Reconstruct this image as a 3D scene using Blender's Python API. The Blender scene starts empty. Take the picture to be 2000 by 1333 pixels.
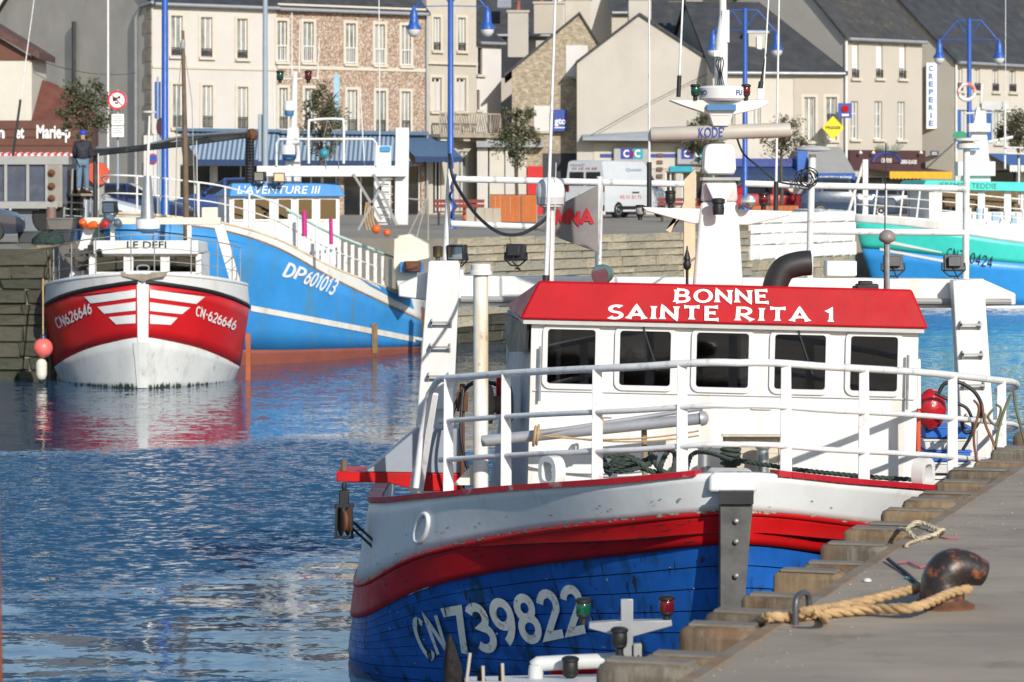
import bpy, math, random
from math import sin, cos, pi, radians, sqrt, atan2
from mathutils import Vector as V, Matrix
from mathutils.bvhtree import BVHTree
random.seed(7)
SC = bpy.context.scene
COL = SC.collection
# ---------------------------------------------------------------- camera, sky, sun, exposure
FP, ZC, HY = 6000.0, 4.15, 360.0        # focal length in photo pixels, eye height over the water, horizon row
cam = bpy.data.cameras.new('camera')
camo = bpy.data.objects.new('camera', cam)
COL.objects.link(camo)
camo.location = (0, 0, ZC)
camo.rotation_euler = (pi / 2, 0, 0)
cam.sensor_width = 36
cam.lens = FP / 2000 * 36
cam.shift_y = -(666.5 - HY) / 2000
cam.clip_start = 0.5
cam.clip_end = 3000
cam.dof.use_dof = True
cam.dof.focus_distance = 27
cam.dof.aperture_fstop = 6.3
SC.camera = camo
SUN = V((0.38, -0.88, 0.46)).normalized()
w = bpy.data.worlds.new('World')
SC.world = w
w.use_nodes = True
nt = w.node_tree
sky = nt.nodes.new('ShaderNodeTexSky')
sky.sky_type = 'NISHITA'
sky.sun_disc = False
sky.sun_elevation = math.asin(SUN.z)
sky.sun_rotation = atan2(SUN.x, SUN.y)
sky.air_density = 1.0
sky.dust_density = 0.6
sky.ozone_density = 1.5
nt.links.new(sky.outputs[0], nt.nodes['Background'].inputs[0])
nt.nodes['Background'].inputs[1].default_value = 0.125
sl = bpy.data.lights.new('sun', 'SUN')
sl.energy = 4.3
sl.angle = radians(0.5)
sl.color = (1.0, 0.95, 0.87)
so = bpy.data.objects.new('sun', sl)
COL.objects.link(so)
so.rotation_euler = SUN.to_track_quat('Z', 'Y').to_euler()
SC.view_settings.view_transform = 'Standard'
SC.view_settings.look = 'None'
SC.view_settings.exposure = 0.04
SC.view_settings.gamma = 1.0
SC.view_settings.use_curve_mapping = False
SC.cycles.max_bounces = 6
SC.cycles.transparent_max_bounces = 12
SC.cycles.caustics_reflective = False
SC.cycles.caustics_refractive = False


def px(x, y, d):
    return V(((x - 1000) / FP * d, d, ZC - (y - HY) / FP * d))


# ---------------------------------------------------------------- materials
MATS = {}


def M(name, col, rough=0.5, metal=0.0, var=0.12, vs=3.0, bump=0.0, bs=40.0, dirt=None, da=0.6, ds=2.0,
      dst=(1, 1, 1), dlo=0.52, dhi=0.72, spec=0.5, dirt2=None, d2a=0.6, d2s=8.0, d2lo=0.6, coat=0.0, trans=0.0, bst=(1, 1, 1)):
    if name in MATS:
        return MATS[name]
    m = bpy.data.materials.new(name)
    m.use_nodes = True
    n, l = m.node_tree.nodes, m.node_tree.links
    b = n['Principled BSDF']
    b.inputs['Roughness'].default_value = rough
    b.inputs['Metallic'].default_value = metal
    b.inputs['Specular IOR Level'].default_value = spec
    b.inputs['Coat Weight'].default_value = coat
    tc = n.new('ShaderNodeTexCoord')

    def noise(scale, st=(1, 1, 1), det=4, rgh=0.6):
        mp = n.new('ShaderNodeMapping')
        mp.inputs['Scale'].default_value = st
        l.new(tc.outputs['Object'], mp.inputs[0])
        t = n.new('ShaderNodeTexNoise')
        t.inputs['Scale'].default_value = scale
        t.inputs['Detail'].default_value = det
        t.inputs['Roughness'].default_value = rgh
        l.new(mp.outputs[0], t.inputs[0])
        return t.outputs[0]

    def ramp(src, lo, hi, a=0.0, c=1.0):
        r = n.new('ShaderNodeMapRange')
        r.inputs[1].default_value, r.inputs[2].default_value = lo, hi
        r.inputs[3].default_value, r.inputs[4].default_value = a, c
        l.new(src, r.inputs[0])
        return r.outputs[0]

    def mix(f, a, c):
        x = n.new('ShaderNodeMix')
        x.data_type = 'RGBA'
        l.new(f, x.inputs[0])
        for s, k in ((a, 6), (c, 7)):
            if isinstance(s, tuple):
                x.inputs[k].default_value = (*s, 1)
            else:
                l.new(s, x.inputs[k])
        return x.outputs[2]
    lo = tuple(c * (1 - var) for c in col)
    hi = tuple(min(1, c * (1 + var * .7)) for c in col)
    c = mix(ramp(noise(vs), .3, .7), lo, hi)
    if dirt:
        f = ramp(noise(ds, dst, 6, .65), dlo, dhi, 0, da)
        c = mix(f, c, dirt)
    if dirt2:
        f = ramp(noise(d2s, (1, 1, .6), 6, .7), d2lo, d2lo + .1, 0, d2a)
        c = mix(f, c, dirt2)
    l.new(c, b.inputs['Base Color'])
    if bump:
        bn = n.new('ShaderNodeBump')
        bn.inputs['Strength'].default_value = 0.6
        bn.inputs['Distance'].default_value = bump
        l.new(noise(bs, bst, 5, .65), bn.inputs['Height'])
        l.new(bn.outputs[0], b.inputs['Normal'])
    l.new(ramp(noise(vs * 2.3), .25, .75, max(.03, rough * .8), min(1, rough * 1.2)), b.inputs['Roughness'])
    MATS[name] = m
    return m


def M_glass(name, tint, mixf):
    m = bpy.data.materials.new(name)
    m.use_nodes = True
    n, l = m.node_tree.nodes, m.node_tree.links
    out = n['Material Output']
    n.remove(n['Principled BSDF'])
    tr = n.new('ShaderNodeBsdfTransparent')
    tr.inputs[0].default_value = (*tint, 1)
    gl = n.new('ShaderNodeBsdfGlossy')
    gl.inputs['Roughness'].default_value = 0.03
    fr = n.new('ShaderNodeFresnel')
    fr.inputs[0].default_value = mixf
    mx = n.new('ShaderNodeMixShader')
    l.new(fr.outputs[0], mx.inputs[0])
    l.new(tr.outputs[0], mx.inputs[1])
    l.new(gl.outputs[0], mx.inputs[2])
    l.new(mx.outputs[0], out.inputs[0])
    MATS[name] = m
    return m


RUST = (.16, .05, .015)
GRIME = (.16, .14, .10)
white = M('white_paint', (.75, .74, .71), .42, var=.05, vs=4, dirt=(.50, .44, .33), da=.55, ds=1.6, dst=(1.6, 1.6, .35), dirt2=(.30, .14, .05), d2a=.5, d2s=5, d2lo=.70, bump=.002, bs=14)
whitem = M('white_rail_paint', (.74, .74, .73), .45, var=.08, vs=6, dirt=(.33, .32, .30), da=.7, ds=9, dlo=.56, dhi=.7, dirt2=(.22, .09, .03), d2a=.7, d2s=14, d2lo=.68)
whiter = M('rusty_white_paint', (.78, .76, .70), .5, var=.08, vs=4, dirt=(.52, .40, .22), da=.8, ds=2.2, dst=(2, 2, .3), dlo=.45, dhi=.65, dirt2=RUST, d2a=.95, d2s=4, d2lo=.63)
redp = M('red_paint', (.43, .008, .014), .45, spec=.12, var=.12, vs=3, dirt=(.34, .014, .016), da=.6, ds=2, dst=(2, 2, .4), dirt2=(.55, .30, .26), d2a=.5, d2s=16, d2lo=.71, bump=.001, bs=20)
redh = M('red_hull_paint', (.54, .008, .010), .45, spec=.25, var=.16, vs=2.5, dirt=(.16, .02, .012), da=.6, ds=2.2, dst=(1, 1, .5), dlo=.55, dhi=.75, dirt2=(.5, .3, .25), d2a=.4, d2s=10, d2lo=.72)
blueh = M('blue_hull_paint', (.013, .12, .47), .45, var=.28, vs=2.6, dirt=(.012, .035, .05), da=.85, ds=3.2, dst=(1.6, 1.6, .45), dlo=.53, dhi=.66, dirt2=(.36, .33, .33), d2a=.55, d2s=9, d2lo=.69, bump=.002, bs=25)
black = M('black_rubber', (.012, .012, .013), .55, var=.2)
darkm = M('dark_metal', (.035, .035, .037), .45, metal=.3, var=.2)
steel = M('galvanised_steel', (.42, .43, .44), .4, metal=.7, var=.15, vs=12, dirt=(.2, .19, .17), da=.5, ds=8)
alu = M('grey_paint', (.30, .30, .29), .5, var=.12)
rustm = M('rusty_iron', (.14, .055, .025), .8, var=.3, vs=9, bump=.004, bs=40, dirt=(.03, .02, .02), da=.8, ds=7)
gask = M('window_gasket', (.66, .66, .66), .4, var=.05)
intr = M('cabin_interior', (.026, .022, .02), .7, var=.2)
pane_t = M_glass('tinted_glass', (.36, .36, .38), 1.85)
greenl = M('green_lens', (.005, .07, .04), .12)
redl = M('red_lens', (.12, .006, .01), .12)
lens = M('lamp_glass', (.55, .58, .6), .08, metal=.9, var=.05)
gropes = M('green_rope', (.045, .065, .052), .9, var=.35, vs=30, bump=.006, bs=90)
tanrope = M('tan_rope', (.46, .30, .15), .9, var=.25, vs=18, bump=.006, bs=70)
blackcable = M('black_cable', (.015, .015, .016), .5)

# ---------------------------------------------------------------- mesh building
ROOTM = {}


def thing(name, label, cat, loc=(0, 0, 0), rz=0.0, group=None):
    o = bpy.data.objects.new(name, None)
    COL.objects.link(o)
    o.location = loc
    o.rotation_euler = (0, 0, rz)
    o.empty_display_size = .2
    o['label'] = label
    o['category'] = cat
    if group:
        o['group'] = group
    ROOTM[o.name] = Matrix.Translation(V(loc)) @ Matrix.Rotation(rz, 4, 'Z')
    return o


class MB:
    """collects shapes; with a root the points are given in the world and stored in the root's own frame"""

    def __init__(s, root=None, T=None):
        s.v, s.f = [], []
        s.T = T
        s.inv = ROOTM[root.name].inverted() if root is not None else None

    def add(s, vs, fs):
        k = len(s.v)
        for p in vs:
            p = V(p)
            if s.T is not None:
                p = s.T @ p
            s.v.append(p)
        s.f += [tuple(i + k for i in f) for f in fs]
        return s

    def box(s, c, sz, rz=0.0, R=None):
        c = V(c)
        hx, hy, hz = sz[0] / 2, sz[1] / 2, sz[2] / 2
        m = R if R is not None else Matrix.Rotation(rz, 3, 'Z')
        vs = [c + m @ V((a * hx, b * hy, e * hz)) for e in (-1, 1) for a, b in ((-1, -1), (1, -1), (1, 1), (-1, 1))]
        return s.add(vs, [(3, 2, 1, 0), (4, 5, 6, 7), (0, 1, 5, 4), (1, 2, 6, 5), (2, 3, 7, 6), (3, 0, 4, 7)])

    def hexa(s, lo, hi):
        """box from four lower and four upper corners, same order"""
        return s.add(list(lo) + list(hi), [(3, 2, 1, 0), (4, 5, 6, 7), (0, 1, 5, 4), (1, 2, 6, 5), (2, 3, 7, 6), (3, 0, 4, 7)])

    def bar(s, p, q, a, b, a2=None, b2=None, up=(0, 0, 1)):
        """beam from p to q, a wide and b high, tapering to a2 x b2"""
        p, q = V(p), V(q)
        a2 = a if a2 is None else a2
        b2 = b if b2 is None else b2
        t = (q - p).normalized()
        u = V(up)
        if abs(t.dot(u)) > .98:
            u = V((0, 1, 0))
        x = t.cross(u).normalized()
        y = x.cross(t)
        lo = [p + x * i * a / 2 + y * j * b / 2 for i, j in ((-1, -1), (1, -1), (1, 1), (-1, 1))]
        hi = [q + x * i * a2 / 2 + y * j * b2 / 2 for i, j in ((-1, -1), (1, -1), (1, 1), (-1, 1))]
        return s.hexa(lo, hi)

    def tube(s, pts, r, n=8, closed=False):
        pts = [V(p) for p in pts]
        N = len(pts)
        rs = r if isinstance(r, (list, tuple)) else [r] * N
        vs, fs = [], []
        x = None
        for i, p in enumerate(pts):
            a = pts[(i - 1) % N] if (closed or i) else p
            b = pts[(i + 1) % N] if (closed or i < N - 1) else p
            t = (b - a).normalized()
            if x is None:
                u = V((0, 0, 1)) if abs(t.z) < .9 else V((0, 1, 0))
                x = t.cross(u).normalized()
            else:
                x = (x - t * x.dot(t)).normalized()
            y = t.cross(x)
            vs += [p + (x * cos(2 * pi * k / n) + y * sin(2 * pi * k / n)) * rs[i] for k in range(n)]
        for i in range(N if closed else N - 1):
            j = (i + 1) % N
            fs += [(i * n + k, i * n + (k + 1) % n, j * n + (k + 1) % n, j * n + k) for k in range(n)]
        if not closed:
            fs += [tuple(range(n))[::-1], tuple((N - 1) * n + k for k in range(n))]
        return s.add(vs, fs)

    def lathe(s, prof, o, axis=(0, 0, 1), n=16):
        o, t = V(o), V(axis).normalized()
        u = V((0, 0, 1)) if abs(t.z) < .9 else V((0, 1, 0))
        x = t.cross(u).normalized()
        y = t.cross(x)
        vs, fs = [], []
        for r, h in prof:
            vs += [o + t * h + (x * cos(2 * pi * k / n) + y * sin(2 * pi * k / n)) * max(r, 1e-4) for k in range(n)]
        for i in range(len(prof) - 1):
            fs += [(i * n + k, i * n + (k + 1) % n, (i + 1) * n + (k + 1) % n, (i + 1) * n + k) for k in range(n)]
        fs += [tuple(range(n))[::-1], tuple((len(prof) - 1) * n + k for k in range(n))]
        return s.add(vs, fs)

    def prism(s, poly, ext):
        n = len(poly)
        e = V(ext)
        vs = [V(p) for p in poly] + [V(p) + e for p in poly]
        return s.add(vs, [tuple(range(n))[::-1], tuple(range(n, 2 * n))] + [(i, (i + 1) % n, n + (i + 1) % n, n + i) for i in range(n)])

    def grid(s, rows, thick=None):
        m, n = len(rows), len(rows[0])
        vs = [p for r in rows for p in r]
        return s.add(vs, [(i * n + j, i * n + j + 1, (i + 1) * n + j + 1, (i + 1) * n + j) for i in range(m - 1) for j in range(n - 1)])

    def ball(s, c, r, n=14, sq=(1, 1, 1)):
        k = len(s.v)
        s.lathe([(r * sin(pi * i / n), -r * cos(pi * i / n)) for i in range(n + 1)], (0, 0, 0), n=n + 4)
        c = V(c)
        T = s.T
        for i in range(k, len(s.v)):
            p = s.v[i] if T is None else T.inverted() @ s.v[i]
            p = V((p.x * sq[0], p.y * sq[1], p.z * sq[2])) + c
            s.v[i] = p if T is None else T @ p
        return s

    def bvh(s):
        return BVHTree.FromPolygons(s.v, s.f)

    def build(s, name, mat, parent=None, smooth=35, bevel=0.0, solid=0.0, label=None, cat=None, group=None, kind=None, recalc=True):
        vs = s.v
        loc = V((0, 0, 0))
        if s.inv is not None:
            vs = [s.inv @ p for p in vs]
        elif parent is None:
            z = min(p.z for p in vs)
            loc = V((sum(p.x for p in vs) / len(vs), sum(p.y for p in vs) / len(vs), z))
            vs = [p - loc for p in vs]
        me = bpy.data.meshes.new(name)
        me.from_pydata([tuple(p) for p in vs], [], s.f)
        if recalc:
            import bmesh
            bm = bmesh.new()
            bm.from_mesh(me)
            bmesh.ops.recalc_face_normals(bm, faces=bm.faces)
            bm.to_mesh(me)
            bm.free()
        if smooth:
            me.shade_smooth()
            me.set_sharp_from_angle(angle=radians(smooth))
        o = bpy.data.objects.new(name, me)
        COL.objects.link(o)
        if mat:
            me.materials.append(mat)
        o.parent = parent
        o.location = loc
        if solid:
            md = o.modifiers.new('s', 'SOLIDIFY')
            md.thickness = solid
            md.offset = 0
        if bevel:
            md = o.modifiers.new('b', 'BEVEL')
            md.width = bevel
            md.segments = 2
            md.limit_method = 'ANGLE'
        tag(o, label, cat, group, kind)
        return o


def tag(o, label=None, cat=None, group=None, kind=None):
    for k, v in (('label', label), ('category', cat), ('group', group), ('kind', kind)):
        if v:
            o[k] = v
    return o


def spline(pts, n=6):
    """Catmull-Rom through the points"""
    pts = [V(p) for p in pts]
    out = []
    for i in range(len(pts) - 1):
        a, b, c, d = pts[max(i - 1, 0)], pts[i], pts[i + 1], pts[min(i + 2, len(pts) - 1)]
        for k in range(n):
            t = k / n
            out.append(.5 * ((2 * b) + (c - a) * t + (2 * a - 5 * b + 4 * c - d) * t * t + (3 * b - a - 3 * c + d) * t ** 3))
    return out + [pts[-1]]


def sag(p, q, drop, n=12):
    p, q = V(p), V(q)
    return [p.lerp(q, i / n) - V((0, 0, drop * 4 * (i / n) * (1 - i / n))) for i in range(n + 1)]


def rrect(w, h, r, n=4):
    """rounded rectangle outline, centred, (x, z) pairs"""
    o = []
    for cx, cz, a in ((w / 2 - r, h / 2 - r, 0), (-w / 2 + r, h / 2 - r, 90), (-w / 2 + r, -h / 2 + r, 180), (w / 2 - r, -h / 2 + r, 270)):
        o += [(cx + r * cos(radians(a + 90 * k / n)), cz + r * sin(radians(a + 90 * k / n))) for k in range(n + 1)]
    return o


def ring(m, c, X, Z, w, h, r, t, dep):
    """rounded window frame in the plane c, X, Z; t wide, dep deep"""
    X, Z = V(X), V(Z)
    Y = X.cross(Z).normalized()
    a, b = rrect(w, h, r), rrect(w - 2 * t, h - 2 * t, max(r - t, .004))
    n = len(a)
    vs = []
    for off in (-dep / 2, dep / 2):
        for L in (a, b):
            vs += [c + X * x + Z * z + Y * off for x, z in L]
    fs = []
    for i in range(n):
        j = (i + 1) % n
        fs += [(i, j, n + j, n + i), (2 * n + i, 3 * n + i, 3 * n + j, 2 * n + j), (i, 2 * n + i, 2 * n + j, j), (n + i, n + j, 3 * n + j, 3 * n + i)]
    m.add(vs, fs)


def rpane(m, c, X, Z, w, h, r, dep=.012):
    X, Z = V(X), V(Z)
    Y = X.cross(Z).normalized()
    m.prism([c + X * x + Z * z - Y * dep / 2 for x, z in rrect(w, h, r)], Y * dep)


def wall_holes(m, o, X, Z, L, H, holes, depth=.2, top=None):
    """front wall from o along X (length L) and up Z (height H) with rectangular openings (x0,z0,x1,z1) and reveals"""
    X, Z = V(X), V(Z)
    Y = Z.cross(X).normalized()       # into the building
    xs = sorted({0, L, *[h[0] for h in holes], *[h[2] for h in holes]})
    zs = sorted({0, H, *[h[1] for h in holes], *[h[3] for h in holes]})
    for i in range(len(xs) - 1):
        for j in range(len(zs) - 1):
            cx, cz = (xs[i] + xs[i + 1]) / 2, (zs[j] + zs[j + 1]) / 2
            if any(h[0] < cx < h[2] and h[1] < cz < h[3] for h in holes):
                continue
            m.add([o + X * a + Z * b for a, b in ((xs[i], zs[j]), (xs[i + 1], zs[j]), (xs[i + 1], zs[j + 1]), (xs[i], zs[j + 1]))], [(0, 1, 2, 3)])
    for x0, z0, x1, z1 in holes:
        c = [o + X * a + Z * b for a, b in ((x0, z0), (x1, z0), (x1, z1), (x0, z1))]
        for i in range(4):
            m.add([c[i], c[(i + 1) % 4], c[(i + 1) % 4] + Y * depth, c[i] + Y * depth], [(0, 1, 2, 3)])


# ---------------------------------------------------------------- lettering
def arc(cx, cy, rx, ry, a0, a1, n=12):
    return [(cx + rx * cos(radians(a0 + (a1 - a0) * k / n)), cy + ry * sin(radians(a0 + (a1 - a0) * k / n))) for k in range(n + 1)]


G = {
    '0': (.6, [arc(.3, .5, .27, .47, 90, 450, 24)]),
    '1': (.42, [[(.05, .74), (.24, .97), (.24, .03)]]),
    '2': (.6, [arc(.3, .70, .25, .27, 165, -28) + [(.05, .03), (.57, .03)]]),
    '3': (.6, [arc(.27, .735, .24, .235, 150, -80) + arc(.28, .265, .27, .235, 80, -150)]),
    '4': (.64, [[(.44, .02), (.44, .97), (.03, .28), (.62, .28)]]),
    '6': (.6, [arc(.62, .32, .58, .65, 112, 180, 8) + arc(.3, .30, .26, .27, 180, 540, 20)]),
    '7': (.58, [[(.02, .97), (.55, .97), (.2, .02)]]),
    '8': (.6, [arc(.3, .745, .225, .225, -90, 270, 18), arc(.3, .275, .265, .245, 90, 450, 18)]),
    '9': (.6, [arc(-.02, .68, .58, .65, -68, 0, 8) + arc(.3, .70, .26, .27, 0, 360, 20)]),
    'A': (.7, [[(.03, .02), (.33, .97), (.66, .02)], [(.14, .32), (.56, .32)]]),
    'B': (.62, [[(.05, .02), (.05, .97)], [(.05, .97), (.25, .97)] + arc(.27, .745, .22, .225, 90, -90, 8) + [(.05, .52)], [(.1, .52)] + arc(.28, .27, .27, .25, 90, -90, 8) + [(.05, .02)]]),
    'C': (.6, [arc(.34, .5, .30, .47, 48, 312, 16)]),
    'D': (.62, [[(.05, .02), (.05, .97)] + arc(.2, .495, .37, .475, 90, -90, 12) + [(.02, .02)]]),
    'E': (.54, [[(.50, .96), (.06, .96), (.06, .03), (.52, .03)], [(.06, .52), (.40, .52)]]),
    'I': (.2, [[(.1, .02), (.1, .97)]]),
    'M': (.8, [[(.05, .02), (.08, .97), (.4, .25), (.72, .97), (.75, .02)]]),
    'N': (.66, [[(.05, .02), (.05, .97), (.58, .03), (.58, .97)]]),
    'O': (.74, [arc(.37, .5, .32, .46, 90, 450, 24)]),
    'P': (.58, [[(.05, .02), (.05, .97), (.25, .97)] + arc(.27, .72, .25, .25, 90, -90, 8) + [(.07, .47)]]),
    'R': (.66, [[(.05, .02), (.05, .97), (.25, .97)] + arc(.27, .72, .24, .25, 90, -90, 8) + [(.2, .47), (.62, .03)]]),
    'S': (.56, [arc(.3, .735, .23, .235, 40, 265) + arc(.27, .265, .25, .235, 85, -145)]),
    'T': (.64, [[(.02, .96), (.62, .96)], [(.32, .96), (.32, .02)]]),
    '-': (.3, [[(.05, .5), (.26, .5)]]), ' ': (.35, []),
}


def strokes(m, text, fn, wid=.13, flare=0.0, gap=.14, lift=.0012):
    """drawn lettering as flat ribbons; fn(a, b, lift) maps text space (a along in cap heights, b 0..1) to a point"""
    tot = sum(G[c][0] + gap for c in text) - gap
    a0 = 0
    k = 0
    for ch in text:
        wd, lines = G[ch]
        for ln in lines:
            k += 1
            pts = [V((x, y, 0)) for x, y in ln]
            fine = []
            for i in range(len(pts) - 1):
                ns = max(1, int((pts[i + 1] - pts[i]).length / .09))
                fine += [pts[i].lerp(pts[i + 1], j / ns) for j in range(ns)]
            fine.append(pts[-1])
            N = len(fine)
            cum = [0]
            for i in range(1, N):
                cum.append(cum[-1] + (fine[i] - fine[i - 1]).length)
            L, R = [], []
            closed = (fine[0] - fine[-1]).length < .01
            for i, p in enumerate(fine):
                t0 = (p - fine[i - 1]).normalized() if i else ((fine[0] - fine[-2]).normalized() if closed else (fine[1] - p).normalized())
                t1 = (fine[i + 1] - p).normalized() if i < N - 1 else ((fine[1] - fine[0]).normalized() if closed else t0)
                n0, n1 = V((-t0.y, t0.x, 0)), V((-t1.y, t1.x, 0))
                nn = n0 + n1
                nn = nn.normalized() if nn.length > .1 else n0
                sc = 1 / max(.42, nn.dot(n0))
                e = min(cum[i], cum[-1] - cum[i])
                ww = wid / 2 * sc * (1 + (0 if closed else flare * math.exp(-(e / .10) ** 2)))
                L.append(p + nn * ww)
                R.append(p - nn * ww)
            m.grid([[fn((a0 + q.x) / tot, q.y, lift * k) for q in L], [fn((a0 + q.x) / tot, q.y, lift * k) for q in R]])
        a0 += wd + gap


def hit(bvh, x, y, lift=.004):
    d = (px(x, y, 10) - V((0, 0, ZC))).normalized()
    p, nrm, i, dist = bvh.ray_cast(V((0, 0, ZC)), d)
    if p is None:
        return None
    if nrm.dot(d) > 0:
        nrm = -nrm
    return p + nrm * lift


def quadmap(bvh, TL, TR, BL, BR, base=.004):
    last = [px(*TL, 20)]

    def fn(a, b, lift):
        x = (TL[0] * (1 - a) + TR[0] * a) * b + (BL[0] * (1 - a) + BR[0] * a) * (1 - b)
        y = (TL[1] * (1 - a) + TR[1] * a) * b + (BL[1] * (1 - a) + BR[1] * a) * (1 - b)
        h = hit(bvh, x, y, base + lift)
        if h is not None:
            last[0] = h
        return last[0]
    return fn


def planemap(o, X, Z, w, h, shear=0.0):
    o, X, Z = V(o), V(X).normalized(), V(Z).normalized()
    Y = X.cross(Z).normalized()

    def fn(a, b, lift):
        return o + X * (a * w + shear * b * h) + Z * (b * h) + Y * (.003 + lift)
    return fn


def text(m, s, o, X, Z, h, w=None, shear=0.0, bold=0.0, lift=.006, align='LEFT'):
    """sans lettering standing on a plane at o; h cap height, w optional full width"""
    cu = bpy.data.curves.new('t', 'FONT')
    cu.body = s
    cu.size = 1.0
    cu.offset = bold
    cu.resolution_u = 3
    ob = bpy.data.objects.new('t', cu)
    COL.objects.link(ob)
    dg = bpy.context.evaluated_depsgraph_get()
    me = bpy.data.meshes.new_from_object(ob.evaluated_get(dg))
    vs = [v.co.copy() for v in me.vertices]
    fs = [tuple(p.vertices) for p in me.polygons]
    bpy.data.objects.remove(ob)
    bpy.data.curves.remove(cu)
    bpy.data.meshes.remove(me)
    if not vs:
        return
    x0, x1 = min(v.x for v in vs), max(v.x for v in vs)
    sy = h / .70
    sx = (w / (x1 - x0)) if w else sy
    o, X, Z = V(o), V(X).normalized(), V(Z).normalized()
    Y = X.cross(Z).normalized()
    sh = -.5 * (x1 - x0) * sx if align == 'CENTER' else 0
    m.add([o + X * ((v.x - x0) * sx + sh + shear * v.y * sy) + Z * (v.y * sy) + Y * lift for v in vs], fs)


def copy_tree(o, parent=None):
    c = o.copy()
    COL.objects.link(c)
    c.parent = parent
    for ch in [q for q in bpy.data.objects if q.parent == o]:
        copy_tree(ch, c)
    return c
# ================================================================ SETTING
def struct(o):
    o['kind'] = 'structure'
    return o


def water_mat():
    m = bpy.data.materials.new('harbour_water')
    m.use_nodes = True
    n, l = m.node_tree.nodes, m.node_tree.links
    b = n['Principled BSDF']
    b.inputs['Base Color'].default_value = (.020, .072, .145, 1)
    b.inputs['Roughness'].default_value = .045
    b.inputs['IOR'].default_value = 1.333
    b.inputs['Specular IOR Level'].default_value = .5
    tc = n.new('ShaderNodeNewGeometry')

    def noise(sc, st, det, rot=0):
        mp = n.new('ShaderNodeMapping')
        mp.inputs['Scale'].default_value = st
        mp.inputs['Rotation'].default_value = (0, 0, rot)
        l.new(tc.outputs['Position'], mp.inputs[0])
        t = n.new('ShaderNodeTexNoise')
        t.inputs['Scale'].default_value = sc
        t.inputs['Detail'].default_value = det
        l.new(mp.outputs[0], t.inputs[0])
        return t.outputs[0]

    def math_(op, a, c=None):
        x = n.new('ShaderNodeMath')
        x.operation = op
        for i, s in enumerate((a, c)):
            if s is None:
                continue
            if isinstance(s, (int, float)):
                x.inputs[i].default_value = s
            else:
                l.new(s, x.inputs[i])
        return x.outputs[0]

    def mr(src, a, c, d=0., e=1.):
        x = n.new('ShaderNodeMapRange')
        x.interpolation_type = 'SMOOTHSTEP'
        for i, q in enumerate((a, c, d, e)):
            x.inputs[i + 1].default_value = q
        l.new(src, x.inputs[0])
        return x.outputs[0]
    sep = n.new('ShaderNodeSeparateXYZ')
    l.new(tc.outputs['Position'], sep.inputs[0])
    # gusts: where the wind roughens the basin and where it lies slick
    yy = math_('ADD', sep.outputs[1], math_('MULTIPLY', math_('SUBTRACT', noise(.16, (1, 1, 1), 3), .5), 13.))
    yy = math_('ADD', yy, math_('MULTIPLY', sep.outputs[0], -.22))
    band = math_('MULTIPLY', mr(yy, 32.0, 34.6), math_('SUBTRACT', 1., mr(yy, 46.0, 50.5)))
    patch = mr(noise(.42, (.55, 1.1, 1), 2, .2), .60, .66)
    patch = math_('MULTIPLY', patch, math_('SUBTRACT', 1., mr(sep.outputs[1], 32, 34)))
    gust = math_('MAXIMUM', band, math_('MULTIPLY', patch, .85))
    def nvec(sc, st, det, rot):
        mp = n.new('ShaderNodeMapping')
        mp.inputs['Scale'].default_value = st
        mp.inputs['Rotation'].default_value = (0, 0, rot)
        l.new(tc.outputs['Position'], mp.inputs[0])
        t = n.new('ShaderNodeTexNoise')
        t.inputs['Scale'].default_value = sc
        t.inputs['Detail'].default_value = det
        l.new(mp.outputs[0], t.inputs[0])
        v = n.new('ShaderNodeVectorMath')
        v.operation = 'SUBTRACT'
        v.inputs[1].default_value = (.5, .5, .5)
        l.new(t.outputs[1], v.inputs[0])
        return v.outputs[0]

    def vscale(v, f):
        x = n.new('ShaderNodeVectorMath')
        x.operation = 'SCALE'
        l.new(v, x.inputs[0])
        if isinstance(f, float):
            x.inputs[3].default_value = f
        else:
            l.new(f, x.inputs[3])
        return x.outputs[0]

    def vadd(a_, b_):
        x = n.new('ShaderNodeVectorMath')
        x.operation = 'ADD'
        l.new(a_, x.inputs[0])
        if isinstance(b_, tuple):
            x.inputs[1].default_value = b_
        else:
            l.new(b_, x.inputs[1])
        return x.outputs[0]
    # wave slopes: capillary ripples where the gusts are, a slow swell everywhere
    far = mr(sep.outputs[1], 46., 60., 0., .16)
    amp = math_('ADD', math_('MULTIPLY', gust, 1.25), math_('ADD', far, .05))
    sl_ = vscale(vadd(nvec(13.0, (.8, 1, 1), 2, .25), vscale(nvec(5.5, (.75, 1, 1), 1, -.3), .8)), amp)
    sl_ = vadd(sl_, vscale(nvec(1.6, (.45, 1.5, 1), 1, .1), .095))
    # facets leaning towards the eye are the ones a low view shows
    cb = n.new('ShaderNodeCombineXYZ')
    l.new(math_('MULTIPLY', gust, -.19), cb.inputs[1])
    sl_ = vadd(sl_, cb.outputs[0])
    mk = n.new('ShaderNodeVectorMath')
    mk.operation = 'MULTIPLY'
    mk.inputs[1].default_value = (.6, 1, 0)
    l.new(sl_, mk.inputs[0])
    nn = n.new('ShaderNodeVectorMath')
    nn.operation = 'NORMALIZE'
    l.new(vadd(mk.outputs[0], (0., 0., 1.)), nn.inputs[0])
    l.new(nn.outputs[0], b.inputs['Normal'])
    return m


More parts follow.
